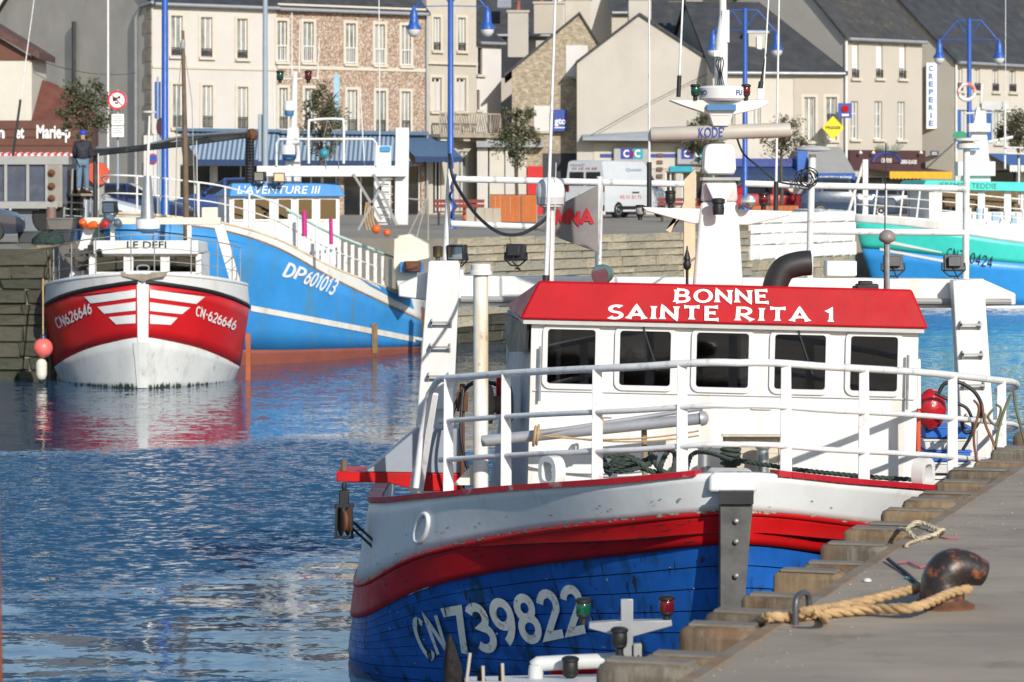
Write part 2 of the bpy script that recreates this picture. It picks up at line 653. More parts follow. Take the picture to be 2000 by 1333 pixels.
struct(MB().add([(-140, -60, 0), (140, -60, 0), (140, 130, 0), (-140, 130, 0)], [(0, 1, 2, 3)]).build('water', water_mat()))
asphalt = M('quay_asphalt', (.30, .27, .22), .9, var=.2, vs=.6, bump=.01, bs=30, dirt=(.20, .185, .155), da=.6, ds=.5)
QZ = 2.75
QP = [(-140, 65.3), (-9.85, 65.3), (-11.5, 74), (-11, 82), (-1.5, 79), (7.0, 91.5), (10.8, 98), (10.6, 108), (140, 124), (900, 1500), (-900, 1500)]
struct(MB().prism([V((x, y, -3)) for x, y in QP], (0, 0, QZ + 3 - .004)).build('quay_ground', asphalt, smooth=0))
mort = M('quay_mortar', (.22, .19, .135), .95, var=.25, bump=.01)
stone_m = [M('quay_stone%d' % i, c, .9, var=.25, vs=5, bump=.02, bs=18, dirt=(.15, .145, .075), da=.7, ds=1.6, dlo=.48, dirt2=(.46, .44, .36), d2a=.6, d2s=3.5)
           for i, c in enumerate([(.40, .345, .245), (.35, .31, .225), (.45, .39, .285), (.31, .29, .225)])]
weed_shade_m = [M('wet_shaded_stone%d' % i, c, .6, var=.3, vs=4, bump=.02, bs=15, dirt=(.035, .05, .02), da=.8, ds=3) for i, c in enumerate([(.062, .056, .036), (.045, .045, .029)])]  # weed near the water; also darkened to carry the left quay's shadow
limew = M('whitewashed_stone', (.82, .81, .77), .85, var=.05, vs=3, bump=.012, bs=12, dirt=(.55, .52, .44), da=.5, ds=1.5, dlo=.6)


def rock_mesh(mat, seed):
    r = random.Random(seed)
    k = .5
    e = [.06, .05]
    vs = []
    for z in (-1, 1):
        for a, b in ((-1, -1), (1, -1), (1, 1), (-1, 1)):
            j = lambda: r.uniform(-.05, .05)
            vs.append((a * k + j(), b * k * .9 + j(), z * k + j()))
    front = [0, 1, 5, 4]
    vs += [(vs[i][0] * .93 + r.uniform(-.02, .02), vs[i][1] - .10 + r.uniform(-.09, .05), vs[i][2] * .88 + r.uniform(-.04, .04)) for i in front]
    fs = [(3, 2, 1, 0), (4, 5, 6, 7), (1, 2, 6, 5), (2, 3, 7, 6), (3, 0, 4, 7), (8, 9, 10, 11), (0, 1, 9, 8), (1, 5, 10, 9), (5, 4, 11, 10), (4, 0, 8, 11)]
    me = bpy.data.meshes.new('stone')
    me.from_pydata(vs, [], fs)
    me.materials.append(mat)
    return me


ROCKS = [rock_mesh(stone_m[i % 4], i) for i in range(8)]
WEED_SHADES = [rock_mesh(weed_shade_m[i % 2], 20 + i) for i in range(4)]
LIMES = [rock_mesh(limew, 40 + i) for i in range(4)]


def stone_wall(name, p, q, z0, z1, paint=None, weed_shade=.75, rows=9, lmin=.5, lmax=1.0, skip=None):
    """a backing wall of mortar with each stone of its face a piece of its own"""
    p, q = V((*p, 0)), V((*q, 0))
    t = (q - p).normalized()
    nrm = V((t.y, -t.x, 0))           # towards the water
    L = (q - p).length
    wall = struct(MB().hexa([p + nrm * .04 + V((0, 0, -2)), q + nrm * .04 + V((0, 0, -2)), q - nrm * .5 + V((0, 0, -2)), p - nrm * .5 + V((0, 0, -2))],
                            [p + nrm * .04 + V((0, 0, z1 - .02)), q + nrm * .04 + V((0, 0, z1 - .02)), q - nrm * .5 + V((0, 0, z1 - .02)), p - nrm * .5 + V((0, 0, z1 - .02))]).build(name, mort, smooth=0))
    base = wall.location.copy()
    r = random.Random(len(name) * 7 + int(L))
    hh = [r.uniform(.7, 1.35) for _ in range(rows)]
    hh = [q * (z1 - z0) / sum(hh) for q in hh]
    ang = atan2(t.y, t.x)
    for i in range(rows):
        h = hh[i]
        x = -r.uniform(0, .4)
        while x < L:
            ln = r.uniform(lmin, lmax) * (1.5 if i == rows - 1 else 1)
            a, b = max(x, 0), min(x + ln, L)
            x += ln
            if b - a < .12:
                continue
            zc = z0 + sum(hh[:i]) + .5 * h
            wx = (p + t * ((a + b) / 2))
            if paint and paint(zc):
                me = r.choice(LIMES)
            elif zc < weed_shade + r.uniform(-.2, .2):
                me = r.choice(WEED_SHADES)
            else:
                me = r.choice(ROCKS)
            o = bpy.data.objects.new('stone', me)
            COL.objects.link(o)
            o.parent = wall
            o.location = wx + nrm * .0 + V((0, 0, zc)) - base
            o.rotation_euler = (0, 0, ang)
            o.scale = (b - a - .022, .26 + r.uniform(-.03, .05), h - .02)
    return wall


stone_wall('far_quay_wall', QP[4], QP[5], -.2, QZ + .02, rows=13, lmin=.55, lmax=1.1)
stone_wall('pier_head_wall', QP[5], QP[6], -.2, 3.3, paint=lambda z: z > 2.0, rows=9, lmin=.6, lmax=1.2)
stone_wall('pier_end_wall', QP[6], QP[7], -.2, 3.3, paint=lambda z: z > 2.0, rows=9, lmin=.6, lmax=1.2)
stone_wall('left_quay_wall', (-15.5, 65.3), QP[1], -.2, QZ + .02, rows=10, weed_shade=2.6)  # dark stones to the top: moss, and the wall's shadow put into colour
stone_wall('berth_wall', QP[1], QP[2], -.2, QZ + .02, weed_shade=2.6, rows=9, lmin=.6, lmax=1.2)  # same dark stones, shadow put into their colour
pv = MB()
pv.prism([V((7.0, 91.6, QZ)), V((10.75, 98, QZ)), V((10.55, 108, QZ)), V((9.9, 108, QZ)), V((10.0, 98.3, QZ)), V((6.4, 92.0, QZ))], (0, 0, .53))
pv.build('pier_parapet', limew, smooth=0, label='whitewashed parapet on the pier head beside the teal trawler', cat='parapet')

# ---------------------------------------------------------------- near quay on the right
NZ = 2.15


def edge(d):
    return V((.678 + .309 * (d - 12.33), d, NZ))


E = V((.295, .955, 0))
OUT = V((-.955, .295, 0))
deckm = M('quay_concrete', (.38, .318, .248), .9, spec=.2, var=.18, vs=.9, bump=.006, bs=9, bst=(.25, 1.6, 1), dirt=(.24, .21, .175), da=.8, ds=1.3, dst=(.5, 1.4, 1), dlo=.45, dhi=.7,
          dirt2=(.20, .165, .13), d2a=.55, d2s=2.2, d2lo=.57)
dk = MB()
a, b = edge(3), edge(62)
dk.hexa([V((a.x, a.y, -3)), V((40, 3, -3)), V((40, 62, -3)), V((b.x, b.y, -3))], [a, V((40, 3, NZ)), V((40, 62, NZ)), b])
quay = struct(dk.build('near_quay', deckm, bevel=.03))
QL = quay.location.copy()
wood = M('fender_timber', (.15, .10, .058), .85, var=.45, vs=5, bump=.014, bs=16, bst=(1, 1, .10), dirt=(.27, .22, .155), da=.75, ds=6, dst=(3, 3, .16), dlo=.45,
         dirt2=(.22, .085, .03), d2a=.6, d2s=3, d2lo=.58)
woodt = M('timber_end_grain', (.20, .175, .145), .9, var=.2, vs=6, bump=.006, bs=30, dirt=(.16, .13, .10), da=.6, ds=4)
rr = random.Random(3)
woods = [wood] + [M('fender_timber%d' % i, c, .85, var=.45, vs=5, bump=.014, bs=16, bst=(1, 1, .10), dirt=e, da=.75, ds=6, dst=(3, 3, .16), dlo=.45, dirt2=(.20, .08, .03), d2a=.6, d2s=3, d2lo=.55)
                  for i, (c, e) in enumerate((((.11, .078, .05), (.22, .19, .145)), ((.19, .125, .068), (.30, .235, .15)), ((.13, .11, .08), (.26, .235, .19))))]
for i in range(-3, 24):
    d = 12.66 + i * .615 + rr.uniform(-.02, .02)
    c = edge(d) + OUT * (.205 + rr.uniform(-.012, .02))
    m = MB()
    R = Matrix(((OUT.x, E.x, 0), (OUT.y, E.y, 0), (0, 0, 1)))
    top = NZ + rr.uniform(-.045, .03)
    ht = 2.6
    wl = .175 + rr.uniform(-.02, .02)
    pl_ = .42 + rr.uniform(-.05, .04)
    R = R @ Matrix.Rotation(radians(rr.uniform(-4, 4)), 3, 'Z') @ Matrix.Rotation(radians(rr.uniform(-1.2, 1.2)), 3, 'X')
    m.box(c + V((0, 0, -ht / 2 + top - NZ)), (pl_, wl, ht), R=R)
    m.v = [p - QL for p in m.v]
    f = m.build('fender_timber', rr.choice(woods), quay, bevel=rr.uniform(.02, .05))
    m = MB()
    m.box(c + V((0, 0, top - NZ + .004)), (pl_ - .09, wl - .07, .012), R=R)
    m.v = [p - QL for p in m.v]
    m.build('worn_top', woodt, f)
m = MB()
for k in range(30):
    d0, d1 = 6 + k * .8, 6 + k * .8 + .79
    m.hexa([edge(d0) + OUT * .012 + V((0, 0, -.14)), edge(d1) + OUT * .012 + V((0, 0, -.14)), edge(d1) - OUT * .07 + V((0, 0, -.14)), edge(d0) - OUT * .07 + V((0, 0, -.14))],
           [edge(d0) + OUT * .012 + V((0, 0, .006)), edge(d1) + OUT * .012 + V((0, 0, .006)), edge(d1) - OUT * .05 + V((0, 0, .006)), edge(d0) - OUT * .05 + V((0, 0, .006))])
m.v = [p - QL for p in m.v]
m.build('edge_angle', M('rusted_edge', (.24, .15, .085), .9, var=.35, vs=4, dirt=(.22, .20, .16), da=.95, ds=2.5, dlo=.42, dhi=.6), quay, smooth=0)


def qp(x, y, h=0.0):
    d = (ZC - NZ - h) * FP / (y - HY)
    return V(((x - 1000) / FP * d, d, NZ + h))


# bollard
bp = qp(1840, 1186)
bm_ = M('bollard_iron', (.028, .022, .021), .36, var=.4, vs=9, bump=.005, bs=30, dirt=(.24, .075, .028), da=.95, ds=11, dlo=.53, dhi=.62)
t = thing('mooring_bollard', 'dark rust-flecked iron bollard with a hooked head on the quay', 'bollard', bp)
X = V((1, .12, 0)).normalized()
m = MB(t)
pts = spline([bp, bp + V((0, 0, .08)), bp + X * .005 + V((0, 0, .135)), bp + X * .045 + V((0, 0, .178)), bp + X * .10 + V((0, 0, .185)), bp + X * .155 + V((0, 0, .172)), bp + X * .195 + V((0, 0, .158)), bp + X * .212 + V((0, 0, .152))], 5)
rad = []
for i in range(len(pts)):
    u = i / (len(pts) - 1)
    rad.append(.112 - .012 * min(1, u * 4) if u < .4 else (.100 - .038 * (u - .4) / .48 if u < .88 else max(.010, .062 * sqrt(max(0, 1 - ((u - .88) / .12) ** 2)))))
m.tube(pts, rad, 18)
m.build('head', bm_, t, smooth=60)
MB(t).lathe([(.155, -.01), (.155, .012), (.13, .022), (.105, .04), (.10, .05)], bp, n=24).build('base_flange', rustm, t)


def rope(pts, r, name, mat, label=None, parent=None, root=None, strands=3, n=6, cat='rope', group=None):
    """laid rope: twisted strands along a path"""
    pts = [V(p) for p in pts]
    P = spline(pts, 8)
    # resample evenly
    step = r * 1.1
    Q = [P[0]]
    for p in P[1:]:
        while (p - Q[-1]).length > step and len(Q) < 900:
            Q.append(Q[-1] + (p - Q[-1]).normalized() * step)
    m = MB(root)
    for k in range(strands):
        out = []
        for i, p in enumerate(Q):
            tt = (Q[min(i + 1, len(Q) - 1)] - Q[max(i - 1, 0)]).normalized()
            u = tt.cross(V((0, 0, 1)))
            u = u.normalized() if u.length > .01 else V((1, 0, 0))
            v = tt.cross(u)
            a = i * step / (r * 7) * 2 * pi + k * 2 * pi / strands
            out.append(p + (u * cos(a) + v * sin(a)) * r * .48)
        m.tube(out, r * .56, n)
    return m.build(name, mat, parent, smooth=60, label=label, cat=cat if label else None, group=group)


r_ = .0255
path = [qp(1440, 1240, -.25), qp(1478, 1216, -.04), qp(1500, 1205, .04), qp(1545, 1206, r_), qp(1620, 1198, r_), qp(1700, 1190, r_ + .01), qp(1790, 1186, .06), bp + V((.03, -.118, .085)), bp + V((.118, -.04, .088)),
        bp + V((.10, .07, .085)), bp + V((0, .125, .08)), bp + V((-.12, .10, .07)), qp(1700, 1172, .05), qp(1640, 1185, r_), qp(1592, 1192, r_ * 2), qp(1560, 1198, r_ * 2.2)]
rope(path, r_, 'mooring_rope', tanrope, 'thick tan mooring rope looped round the iron bollard')
for k, off in enumerate((0, .012)):
    pass
rope([qp(1590, 1193, .10), qp(1606, 1203, .075), qp(1612, 1214, .03), qp(1600, 1200, .01)], .016, 'rope_lashing', tanrope, 'short tan lashing binding the mooring rope near the iron staple')
st = MB()
sa, sb = qp(1554, 1221), qp(1580, 1212)
st.tube(spline([sa - V((0, 0, .02)), sa + V((0, 0, .09)), sa + (sb - sa) * .15 + V((0, 0, .125)), sa + (sb - sa) * .5 + V((0, 0, .135)), sa + (sb - sa) * .85 + V((0, 0, .125)), sb + V((0, 0, .09)), sb - V((0, 0, .02))], 4), .015, 10)
st.build('mooring_staple', M('worn_iron', (.12, .12, .13), .45, metal=.5, var=.25, dirt=RUST, da=.8, ds=10), label='grey iron staple set in the quay edge beside the tan rope', cat='staple', smooth=60)
# thin rope lying in a loop, coloured cord ends, a shell
cc = qp(1800, 1046)
lp = [cc + V((.115 * cos(a) + rr.uniform(-.012, .012), .26 * sin(a) + rr.uniform(-.02, .02), .012 + .012 * (i % 4))) for i, a in enumerate([k * 2 * pi / 12 for k in range(30)])]
rope([qp(1770, 1068, .01), qp(1780, 1060, .012)] + lp, .011, 'rope_coil', M('pale_rope', (.50, .43, .30), .9, var=.2, bump=.004, bs=80), 'small pale rope coil lying at the timber edge of the quay', strands=2, n=5)
rope([qp(1734, 1092, .02), qp(1750, 1105, .015), qp(1768, 1118, .012), qp(1790, 1138, .012)], .011, 'cord_end', M('navy_cord', (.02, .025, .05), .9), 'short navy cord end running to the foot of the bollard', strands=2, n=5)
rope([qp(1755, 1100, .01), qp(1775, 1099, .01), qp(1795, 1108, .01), qp(1812, 1106, .008)], .006, 'twine_scrap', M('pink_twine', (.42, .10, .16), .9), 'thin pink twine scrap beside the bollard', strands=2, n=5)
rope([qp(1835, 1049, .006), qp(1850, 1052, .006), qp(1874, 1052, .006)], .005, 'twine_thread', MATS['pink_twine'], 'thin pink twine thread beside the pale rope coil', strands=2, n=5)
rope([qp(1768, 1128, .008), qp(1785, 1133, .008), qp(1800, 1140, .008), qp(1855, 1172, .02), qp(1885, 1172, .02)], .008, 'mint_cord', M('mint_cord', (.18, .42, .38), .9), 'thin mint green cord running round the foot of the bollard', strands=2, n=5)
sh = qp(1694, 1137)
MB().lathe([(.001, 0), (.022, .004), (.02, .012), (.011, .018), (.001, .02)], sh, n=10).build('sea_shell', M('shell', (.75, .68, .62), .5), label='small white shell lying on the quay left of the bollard', cat='shell')
gr = MB()
for k in range(120):
    d = rr.uniform(12.2, 21)
    p = edge(d) - OUT * abs(rr.gauss(0, .28)) - OUT * .05
    s = rr.uniform(.002, .006)
    gr.box(p + V((0, 0, s * .3)), (s * 2, s * 1.6, s), rz=rr.uniform(0, 3))
g_ = gr.build('quay_grit', M('grit', (.36, .31, .25), .9, var=.5, vs=60), smooth=0)
tag(g_, 'loose grit and shell crumbs scattered along the quay edge', None, None, 'stuff')
# rusty pile at the frame's left edge
p0 = px(-52, 1400, 9)
MB().lathe([(.100, -3.5), (.097, -.5), (.088, .85), (.084, 1.2), (.07, 1.24)], p0 + V((0, 0, -.3)), axis=(-.012, 0, 1), n=20).build('mooring_pile', M('orange_rust', (.26, .075, .022), .8, var=.3, vs=6, bump=.004, bs=30), label='rust orange steel pile at the left edge of the picture', cat='pile')
# ================================================================ THE NEAR TRAWLER
BK = 1.1
SX, SD = 1.573, 21.45
HT = [
    [(0, 0, 2.32), (.75, .42, 2.22), (1.45, 1.35, 2.08), (2.05, 2.4, 1.92), (2.42, 3.5, 1.78), (2.55, 5.5, 1.62), (2.5, 9, 1.58)],
    [(0, .06, 2.07), (.72, .52, 1.96), (1.42, 1.5, 1.76), (2.08, 2.5, 1.50), (2.52, 3.7, 1.15), (2.66, 5.5, 1.0), (2.6, 9, .95)],
    [(0, .10, 1.86), (.68, .62, 1.73), (1.38, 1.6, 1.52), (2.06, 2.6, 1.24), (2.56, 3.9, .85), (2.70, 5.6, .72), (2.62, 9, .7)],
    [(0, .34, .9), (.54, .82, .86), (1.22, 1.82, .78), (1.98, 2.95, .66), (2.60, 4.2, .5), (2.74, 5.7, .42), (2.62, 9, .4)],
    [(0, .7, -.05), (.36, 1.15, -.05), (.9, 2.15, -.05), (1.75, 3.3, -.05), (2.46, 4.5, -.05), (2.68, 5.9, -.05), (2.5, 9, -.05)]]


def mk_surf(HT, fn):
    """hull surface from a table of level curves; returns S(level, u, side) in the world"""
    S_ = [[V(p) for p in lv] for lv in HT]

    def S(lv, u, sg):
        def at(k):
            L = S_[k]
            i = min(int(u), len(L) - 2)
            t = u - i
            a, b, c, d = L[max(i - 1, 0)], L[i], L[i + 1], L[min(i + 2, len(L) - 1)]
            if i == 0:
                a = V((-c.x, c.y, c.z)) if b.x < .01 else a
            return .5 * ((2 * b) + (c - a) * t + (2 * a - 5 * b + 4 * c - d) * t * t + (3 * b - a - 3 * c + d) * t ** 3)
        k = min(int(lv), len(HT) - 2)
        t = lv - k
        p = at(k).lerp(at(k + 1), t)
        return fn(max(p.x, 0) * sg, p.y, p.z)
    return S


SB = mk_surf(HT, lambda x, y, z: V((SX + x * BK, SD + y * BK, ZC - (ZC - z) * BK)))


def strip(m, S, l0, l1, sg, u0=0, u1=6, nu=48, nv=3, out=0.0):
    rows = []
    for j in range(nv + 1):
        lv = l0 + (l1 - l0) * j / nv
        row = []
        for i in range(nu + 1):
            u = u0 + (u1 - u0) * (i / nu) ** 1.25
            p = S(lv, u, sg)
            if out:
                a, b = S(lv, min(u + .02, 5.99), sg), S(lv, max(u - .02, 0), sg)
                t = a - b
                nrm = V((t.y, -t.x, 0)) * (sg)
                nrm = nrm.normalized() if nrm.length > 1e-6 else V((0, -1, 0))
                p = p + nrm * out
            row.append(p)
        rows.append(row)
    m.grid(rows)
    return m


def slab(m, S, l0, l1, sg, u0, u1, nu, out, t):
    """one plank of a hull with its own thickness and square edges"""
    A, B = MB(), MB()
    strip(A, S, l0, l1, sg, u0, u1, nu, 2, out)
    strip(B, S, l0, l1, sg, u0, u1, nu, 2, out - t)
    n = nu + 1
    k = len(A.v)
    fs = A.f + [tuple(i + k for i in f[::-1]) for f in B.f]
    b = [i for i in range(n)] + [n + n - 1, 3 * n - 1] + [2 * n + i for i in range(n - 2, -1, -1)] + [n]
    fs += [(b[i], b[(i + 1) % len(b)], b[(i + 1) % len(b)] + k, b[i] + k) for i in range(len(b))]
    m.add(A.v + B.v, fs)


boat = thing('fishing_trawler', 'red, white and blue wooden trawler moored at the near quay', 'fishing boat', (SX, SD, 0))
seam = M('hull_seam', (.008, .02, .06), .7, var=.3)
hull = MB(boat)
full = MB(boat)
for sg in (-1, 1):
    strip(hull, SB, 2.0, 4, sg, nv=8, out=-.030)
    for a, b in ((0, 1), (1, 2), (2, 4)):
        strip(full, SB, a, b, sg, nv=4)
BV = full.bvh()
ho = hull.build('hull', seam, boat)
NS = 13
for sg in (-1, 1):
    for k in range(NS):
        a, b = 2 + 2 * k / NS, 2 + 2 * (k + 1) / NS
        j = rr.uniform(2.0, 3.6)
        for (u0, u1) in ((0.0, j), (j + .006, 6)):
            m = MB(boat)
            slab(m, SB, a + .004, b - .004, sg, u0, u1, 22, .012 + rr.uniform(-.002, .002), .024)
            m.build('plank', blueh, ho, smooth=40)
m = MB(boat)
for sg in (-1, 1):
    strip(m, SB, 1.0, 2.0, sg, nv=5, out=.012)
m.build('red_strake', redh, boat, solid=.05)
m = MB(boat)
for sg in (-1, 1):
    strip(m, SB, 1.0, 1.13, sg, nv=2, out=.040)
m.build('rubbing_strake', redh, boat, solid=.016)
bulm = M('bulwark_paint', (.72, .73, .72), .45, var=.07, vs=3, dirt=(.45, .42, .36), da=.6, ds=2, dst=(1.4, 1.4, .4), dlo=.55, dirt2=(.25, .20, .14), d2a=.8, d2s=6, d2lo=.70, bump=.003, bs=9)
m = MB(boat)
for sg in (-1, 1):
    strip(m, SB, 0.0, 1.0, sg, nv=5)
m.build('bulwark', bulm, boat, solid=.05)
# red cap on the bulwark
CR = M('cap_red', (.46, .010, .022), .5, var=.15, dirt=(.42, .36, .30), da=.8, ds=3.5, dlo=.6, dhi=.68)
for sg in (-1, 1):
    m = MB(boat)
    pts = [SB(0, .33 + 5.6 * i / 50, sg) for i in range(51)]
    for i in range(50):
        a, b = pts[i], pts[i + 1]
        t = (b - a).normalized()
        nrm = V((t.y, -t.x, 0)).normalized() * sg
        lo = [a + nrm * .045, b + nrm * .045, b - nrm * .08, a - nrm * .08]
        m.hexa([p + V((0, 0, -.012)) for p in lo], [p + V((0, 0, .028)) for p in lo])
    m.build('cap_rail', CR, boat, smooth=50)
# bow cap and metal clad stem
m = MB(boat)
f0 = px(1432, 940, SD - .03)
m.prism([px(1384, 962, SD - .05), px(1386, 930, SD - .05), px(1398, 924, SD - .05), px(1470, 925, SD - .05), px(1480, 934, SD - .05), px(1478, 962, SD - .05)], (0, .42, 0))
m.build('bow_cap', white, boat, bevel=.02)
stemm = M('stem_plate', (.17, .165, .155), .55, metal=.3, var=.2, vs=4, dirt=(.05, .05, .05), da=.7, ds=3, dlo=.5)
m = MB(boat)
prev = None
zs = [2.02, 1.72, 1.35, .9, .3, -.3]
for i in range(len(zs) - 1):
    w0, w1 = .232 - .028 * i, .232 - .028 * (i + 1)
    y0, y1 = SD - .16 + .05 * i, SD - .16 + .05 * (i + 1)
    xo0, xo1 = px(1437 - 3 * i, 0, SD).x, px(1437 - 3 * (i + 1), 0, SD).x
    m.hexa([V((xo1 - w1 / 2, y1, zs[i + 1])), V((xo1 + w1 / 2, y1, zs[i + 1])), V((xo1 + w1 / 2, y1 + .5, zs[i + 1])), V((xo1 - w1 / 2, y1 + .5, zs[i + 1]))],
           [V((xo0 - w0 / 2, y0, zs[i])), V((xo0 + w0 / 2, y0, zs[i])), V((xo0 + w0 / 2, y0 + .5, zs[i])), V((xo0 - w0 / 2, y0 + .5, zs[i]))])
stem = m.build('stem_post', stemm, boat, smooth=0)
for yy in (981, 1018, 1058, 1125):
    p = px(1438, yy, SD - .16 + .05 * (yy - 960) / 108)
    MB(boat).lathe([(.020, .0), (.020, .012), (.012, .02), (.001, .022)], p, axis=(0, -1, 0), n=10).build('bolt', steel, stem)
MB(boat).box(px(1438, 972, SD - .17), (.238, .03, .09)).build('stem_band', darkm, stem)
# deck
m = MB(boat)
rows = []
for u in [i * .25 for i in range(1, 25)]:
    a, b = SB(0.5, u, -1), SB(0.5, u, 1)
    z = SB(0, u, 1).z - .42
    rows.append([V((a.x, a.y, z)), V((b.x, b.y, z))])
m.grid(rows)
m.build('deck', M('deck_paint', (.33, .33, .31), .7, var=.2, dirt=(.2, .12, .06), da=.5), boat)


# bow rail
def find_u(x, sg):
    best = min((abs(1000 + FP * SB(0, u / 200, sg).x / SB(0, u / 200, sg).y - x), u / 200) for u in range(0, 1000))
    return best[1]


def rail_pt(u, sg, k):
    p = SB(0, u, sg)
    q = V((p.x - sg * min(.07, .09 * u), p.y + .05, p.z))
    f = min(1, u / 3.6)
    h0, h1 = ((.76, .95), (.46, .61), (.19, .30))[k]
    return q + V((0, 0, h0 + (h1 - h0) * f))


UL = find_u(842, -1)
for k, r in ((0, .027), (1, .021), (2, .021)):
    pts = [rail_pt(UL * i / 26, -1, k) for i in range(26, 0, -1)] + [rail_pt(0.02, 1, k)] + [rail_pt(4.9 * i / 30, 1, k) for i in range(1, 31)]
    if k == 0:
        e = pts[0]
        pts = [e + V((-.20, .30, -.88)), e + V((-.15, .28, -.45)), e + V((-.09, .2, -.13)), e + V((-.03, .08, -.03))] + pts
    MB(boat).tube(pts, r, 10).build('bow_rail', whitem, boat, smooth=60)
for xx, sg in ((858, -1), (970, -1), (1148, -1), (1320, -1), (1548, 1), (1708, 1), (1880, 1), (1975, 1)):
    u = find_u(xx, sg)
    p, q = SB(0, u, sg), rail_pt(u, sg, 0)
    p = V((q.x, q.y, p.z - .01))
    lean = V((-.0 if sg > 0 else .0, 0, 0))
    MB(boat).bar(p + lean, q + V((0, 0, -.005)), .085, .020, .07, .020, up=(1, .15, 0) if False else (0, 1, 0)).build('stanchion', whitem, boat, bevel=.004)

MB(boat).bar(px(812, 962, 24.9), px(846, 768, 24.5), .12, .03, .085, .03, up=(0, 1, 0)).build('rail_end_post', whitem, boat, bevel=.006)
# ------------------------------------------------ wheelhouse
WT = Matrix.Translation(px(1409, 945, 24.2)) @ Matrix.Rotation(radians(1.35), 4, 'Y')
whm = M('wheelhouse_paint', (.76, .755, .73), .42, var=.06, vs=2, dirt=(.55, .48, .36), da=.65, ds=2.2, dst=(3, 3, .17), dlo=.52, dhi=.7, dirt2=(.36, .19, .08), d2a=.6, d2s=7, d2lo=.71, bump=.002, bs=5)
m = MB(boat, WT)
wins = [(-1.206, .40), (-.625, .425), (-.016, .435), (.595, .425), (1.177, .395)]
holes = [(x + 1.525 - w_ / 2, .745 + .5, x + 1.525 + w_ / 2, 1.20 + .5) for x, w_ in wins]
wall_holes(m, V((-1.525, 0, -.5)), (1, 0, 0), (0, 0, 1), 3.05, 1.76, holes, .06)
wh = m.build('wheelhouse', whm, boat, smooth=20)
m = MB(boat, WT)
wall_holes(m, V((-1.72, 2.4, -.5)), (1, 0, 0), (0, 0, 1), 3.44, 1.73, [(.42, 1.1, 1.22, 1.6), (1.62, 1.1, 2.3, 1.6)], .04)
m.build('rear_wall', whm, wh, smooth=20)
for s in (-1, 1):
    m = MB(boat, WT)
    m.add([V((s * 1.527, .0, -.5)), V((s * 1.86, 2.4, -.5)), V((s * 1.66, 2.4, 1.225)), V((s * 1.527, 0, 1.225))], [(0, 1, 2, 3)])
    m.build('side_wall', M('shaded_side_blue', (.30, .36, .45), .5, var=.1, vs=2, dirt=(.2, .22, .25), da=.5), wh)  # shade on the side walls put into a blue-grey colour
m = MB(boat, WT)
m.prism([V((-1.54, .03, 1.22)), V((-1.55, .05, 1.0)), V((-1.68, .9, .95)), V((-1.72, 1.6, 1.05)), V((-1.72, 1.9, 1.22))], (-.02, 0, 0))
m.build('side_window', black, wh)
m = MB(boat, WT)
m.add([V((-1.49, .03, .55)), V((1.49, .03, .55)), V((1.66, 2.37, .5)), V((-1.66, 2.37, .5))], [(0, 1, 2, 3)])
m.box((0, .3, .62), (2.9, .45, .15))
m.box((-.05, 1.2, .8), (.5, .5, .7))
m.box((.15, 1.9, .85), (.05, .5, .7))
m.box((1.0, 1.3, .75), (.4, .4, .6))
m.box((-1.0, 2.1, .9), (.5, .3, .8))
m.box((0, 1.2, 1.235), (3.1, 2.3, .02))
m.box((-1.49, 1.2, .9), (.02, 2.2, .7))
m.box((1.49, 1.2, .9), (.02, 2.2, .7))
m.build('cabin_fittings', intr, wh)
for nm_, c_, sz_, mt_ in (('steering_seat', (-.35, .9, .72), (.34, .3, .5), M('seat_brown', (.16, .09, .05), .6)), ('red_extinguisher', (.12, .75, .80), (.10, .1, .36), redp), ('chart_roll', (-1.33, .18, .80), (.025, .03, .42), M('varnish', (.45, .24, .10), .5)),
                          ('curtain_strip', (.56, .25, 1.12), (.40, .02, .10), M('buff_cloth', (.42, .32, .20), .9)), ('wood_post', (1.27, .3, .80), (.06, .06, .45), M('varnish', (.45, .24, .10), .5)), ('screen_case', (-.62, .45, .74), (.30, .12, .22), alu), ('white_locker', (-.1, 1.1, .86), (.24, .2, .42), white)):
    MB(boat, WT).box(c_, sz_).build(nm_, mt_, wh, bevel=.01)
for x, w_ in wins[1:4:2]:
    MB(boat, WT).bar((x - .02, -.03, 1.22), (x + .10, -.03, .88), .010, .012).build('wiper', black, wh)
for x, w_ in wins:
    c = V((x, -.005, .9725))
    m = MB(boat, WT)
    ring(m, c, (1, 0, 0), (0, 0, 1), w_ + .055, .455 + .055, .065, .04, .035)
    f = m.build('window_frame', gask, wh, smooth=50)
    m = MB(boat, WT)
    rpane(m, c + V((0, .02, 0)), (1, 0, 0), (0, 0, 1), w_ + .01, .46, .04)
    m.build('pane', pane_t, f)
for c_, sz_ in (((-.92, -.012, .55), (.10, .02, .10)), ((.30, -.012, .62), (.16, .02, .06))):
    MB(boat, WT).box(c_, sz_).build('cover_plate', white, wh, bevel=.006)
MB(boat, WT).tube([(-1.45, -.05, .62), (-1.45, -.05, 1.05)], .012, 8).build('grab_rail', steel, wh)
MB(boat, WT).tube([(1.44, -.05, .62), (1.44, -.05, 1.05)], .012, 8).build('grab_rail', steel, wh)
m = MB(boat, WT)
m.tube([(-1.50, -.012, .70), (1.50, -.012, .70)], .006, 6)
m.build('paint_seam', gask, wh)
m = MB(boat, WT)
m.hexa([V((-1.62, -.10, 1.262)), V((1.59, -.10, 1.262)), V((1.74, 2.5, 1.262)), V((-1.74, 2.5, 1.262))],
       [V((-1.475, .0, 1.565)), V((1.465, .0, 1.565)), V((1.5, 2.4, 1.44)), V((-1.5, 2.4, 1.44))])
RV = m.bvh()
roof = m.build('roof', redp, boat, bevel=.018)
m = MB(boat, WT)
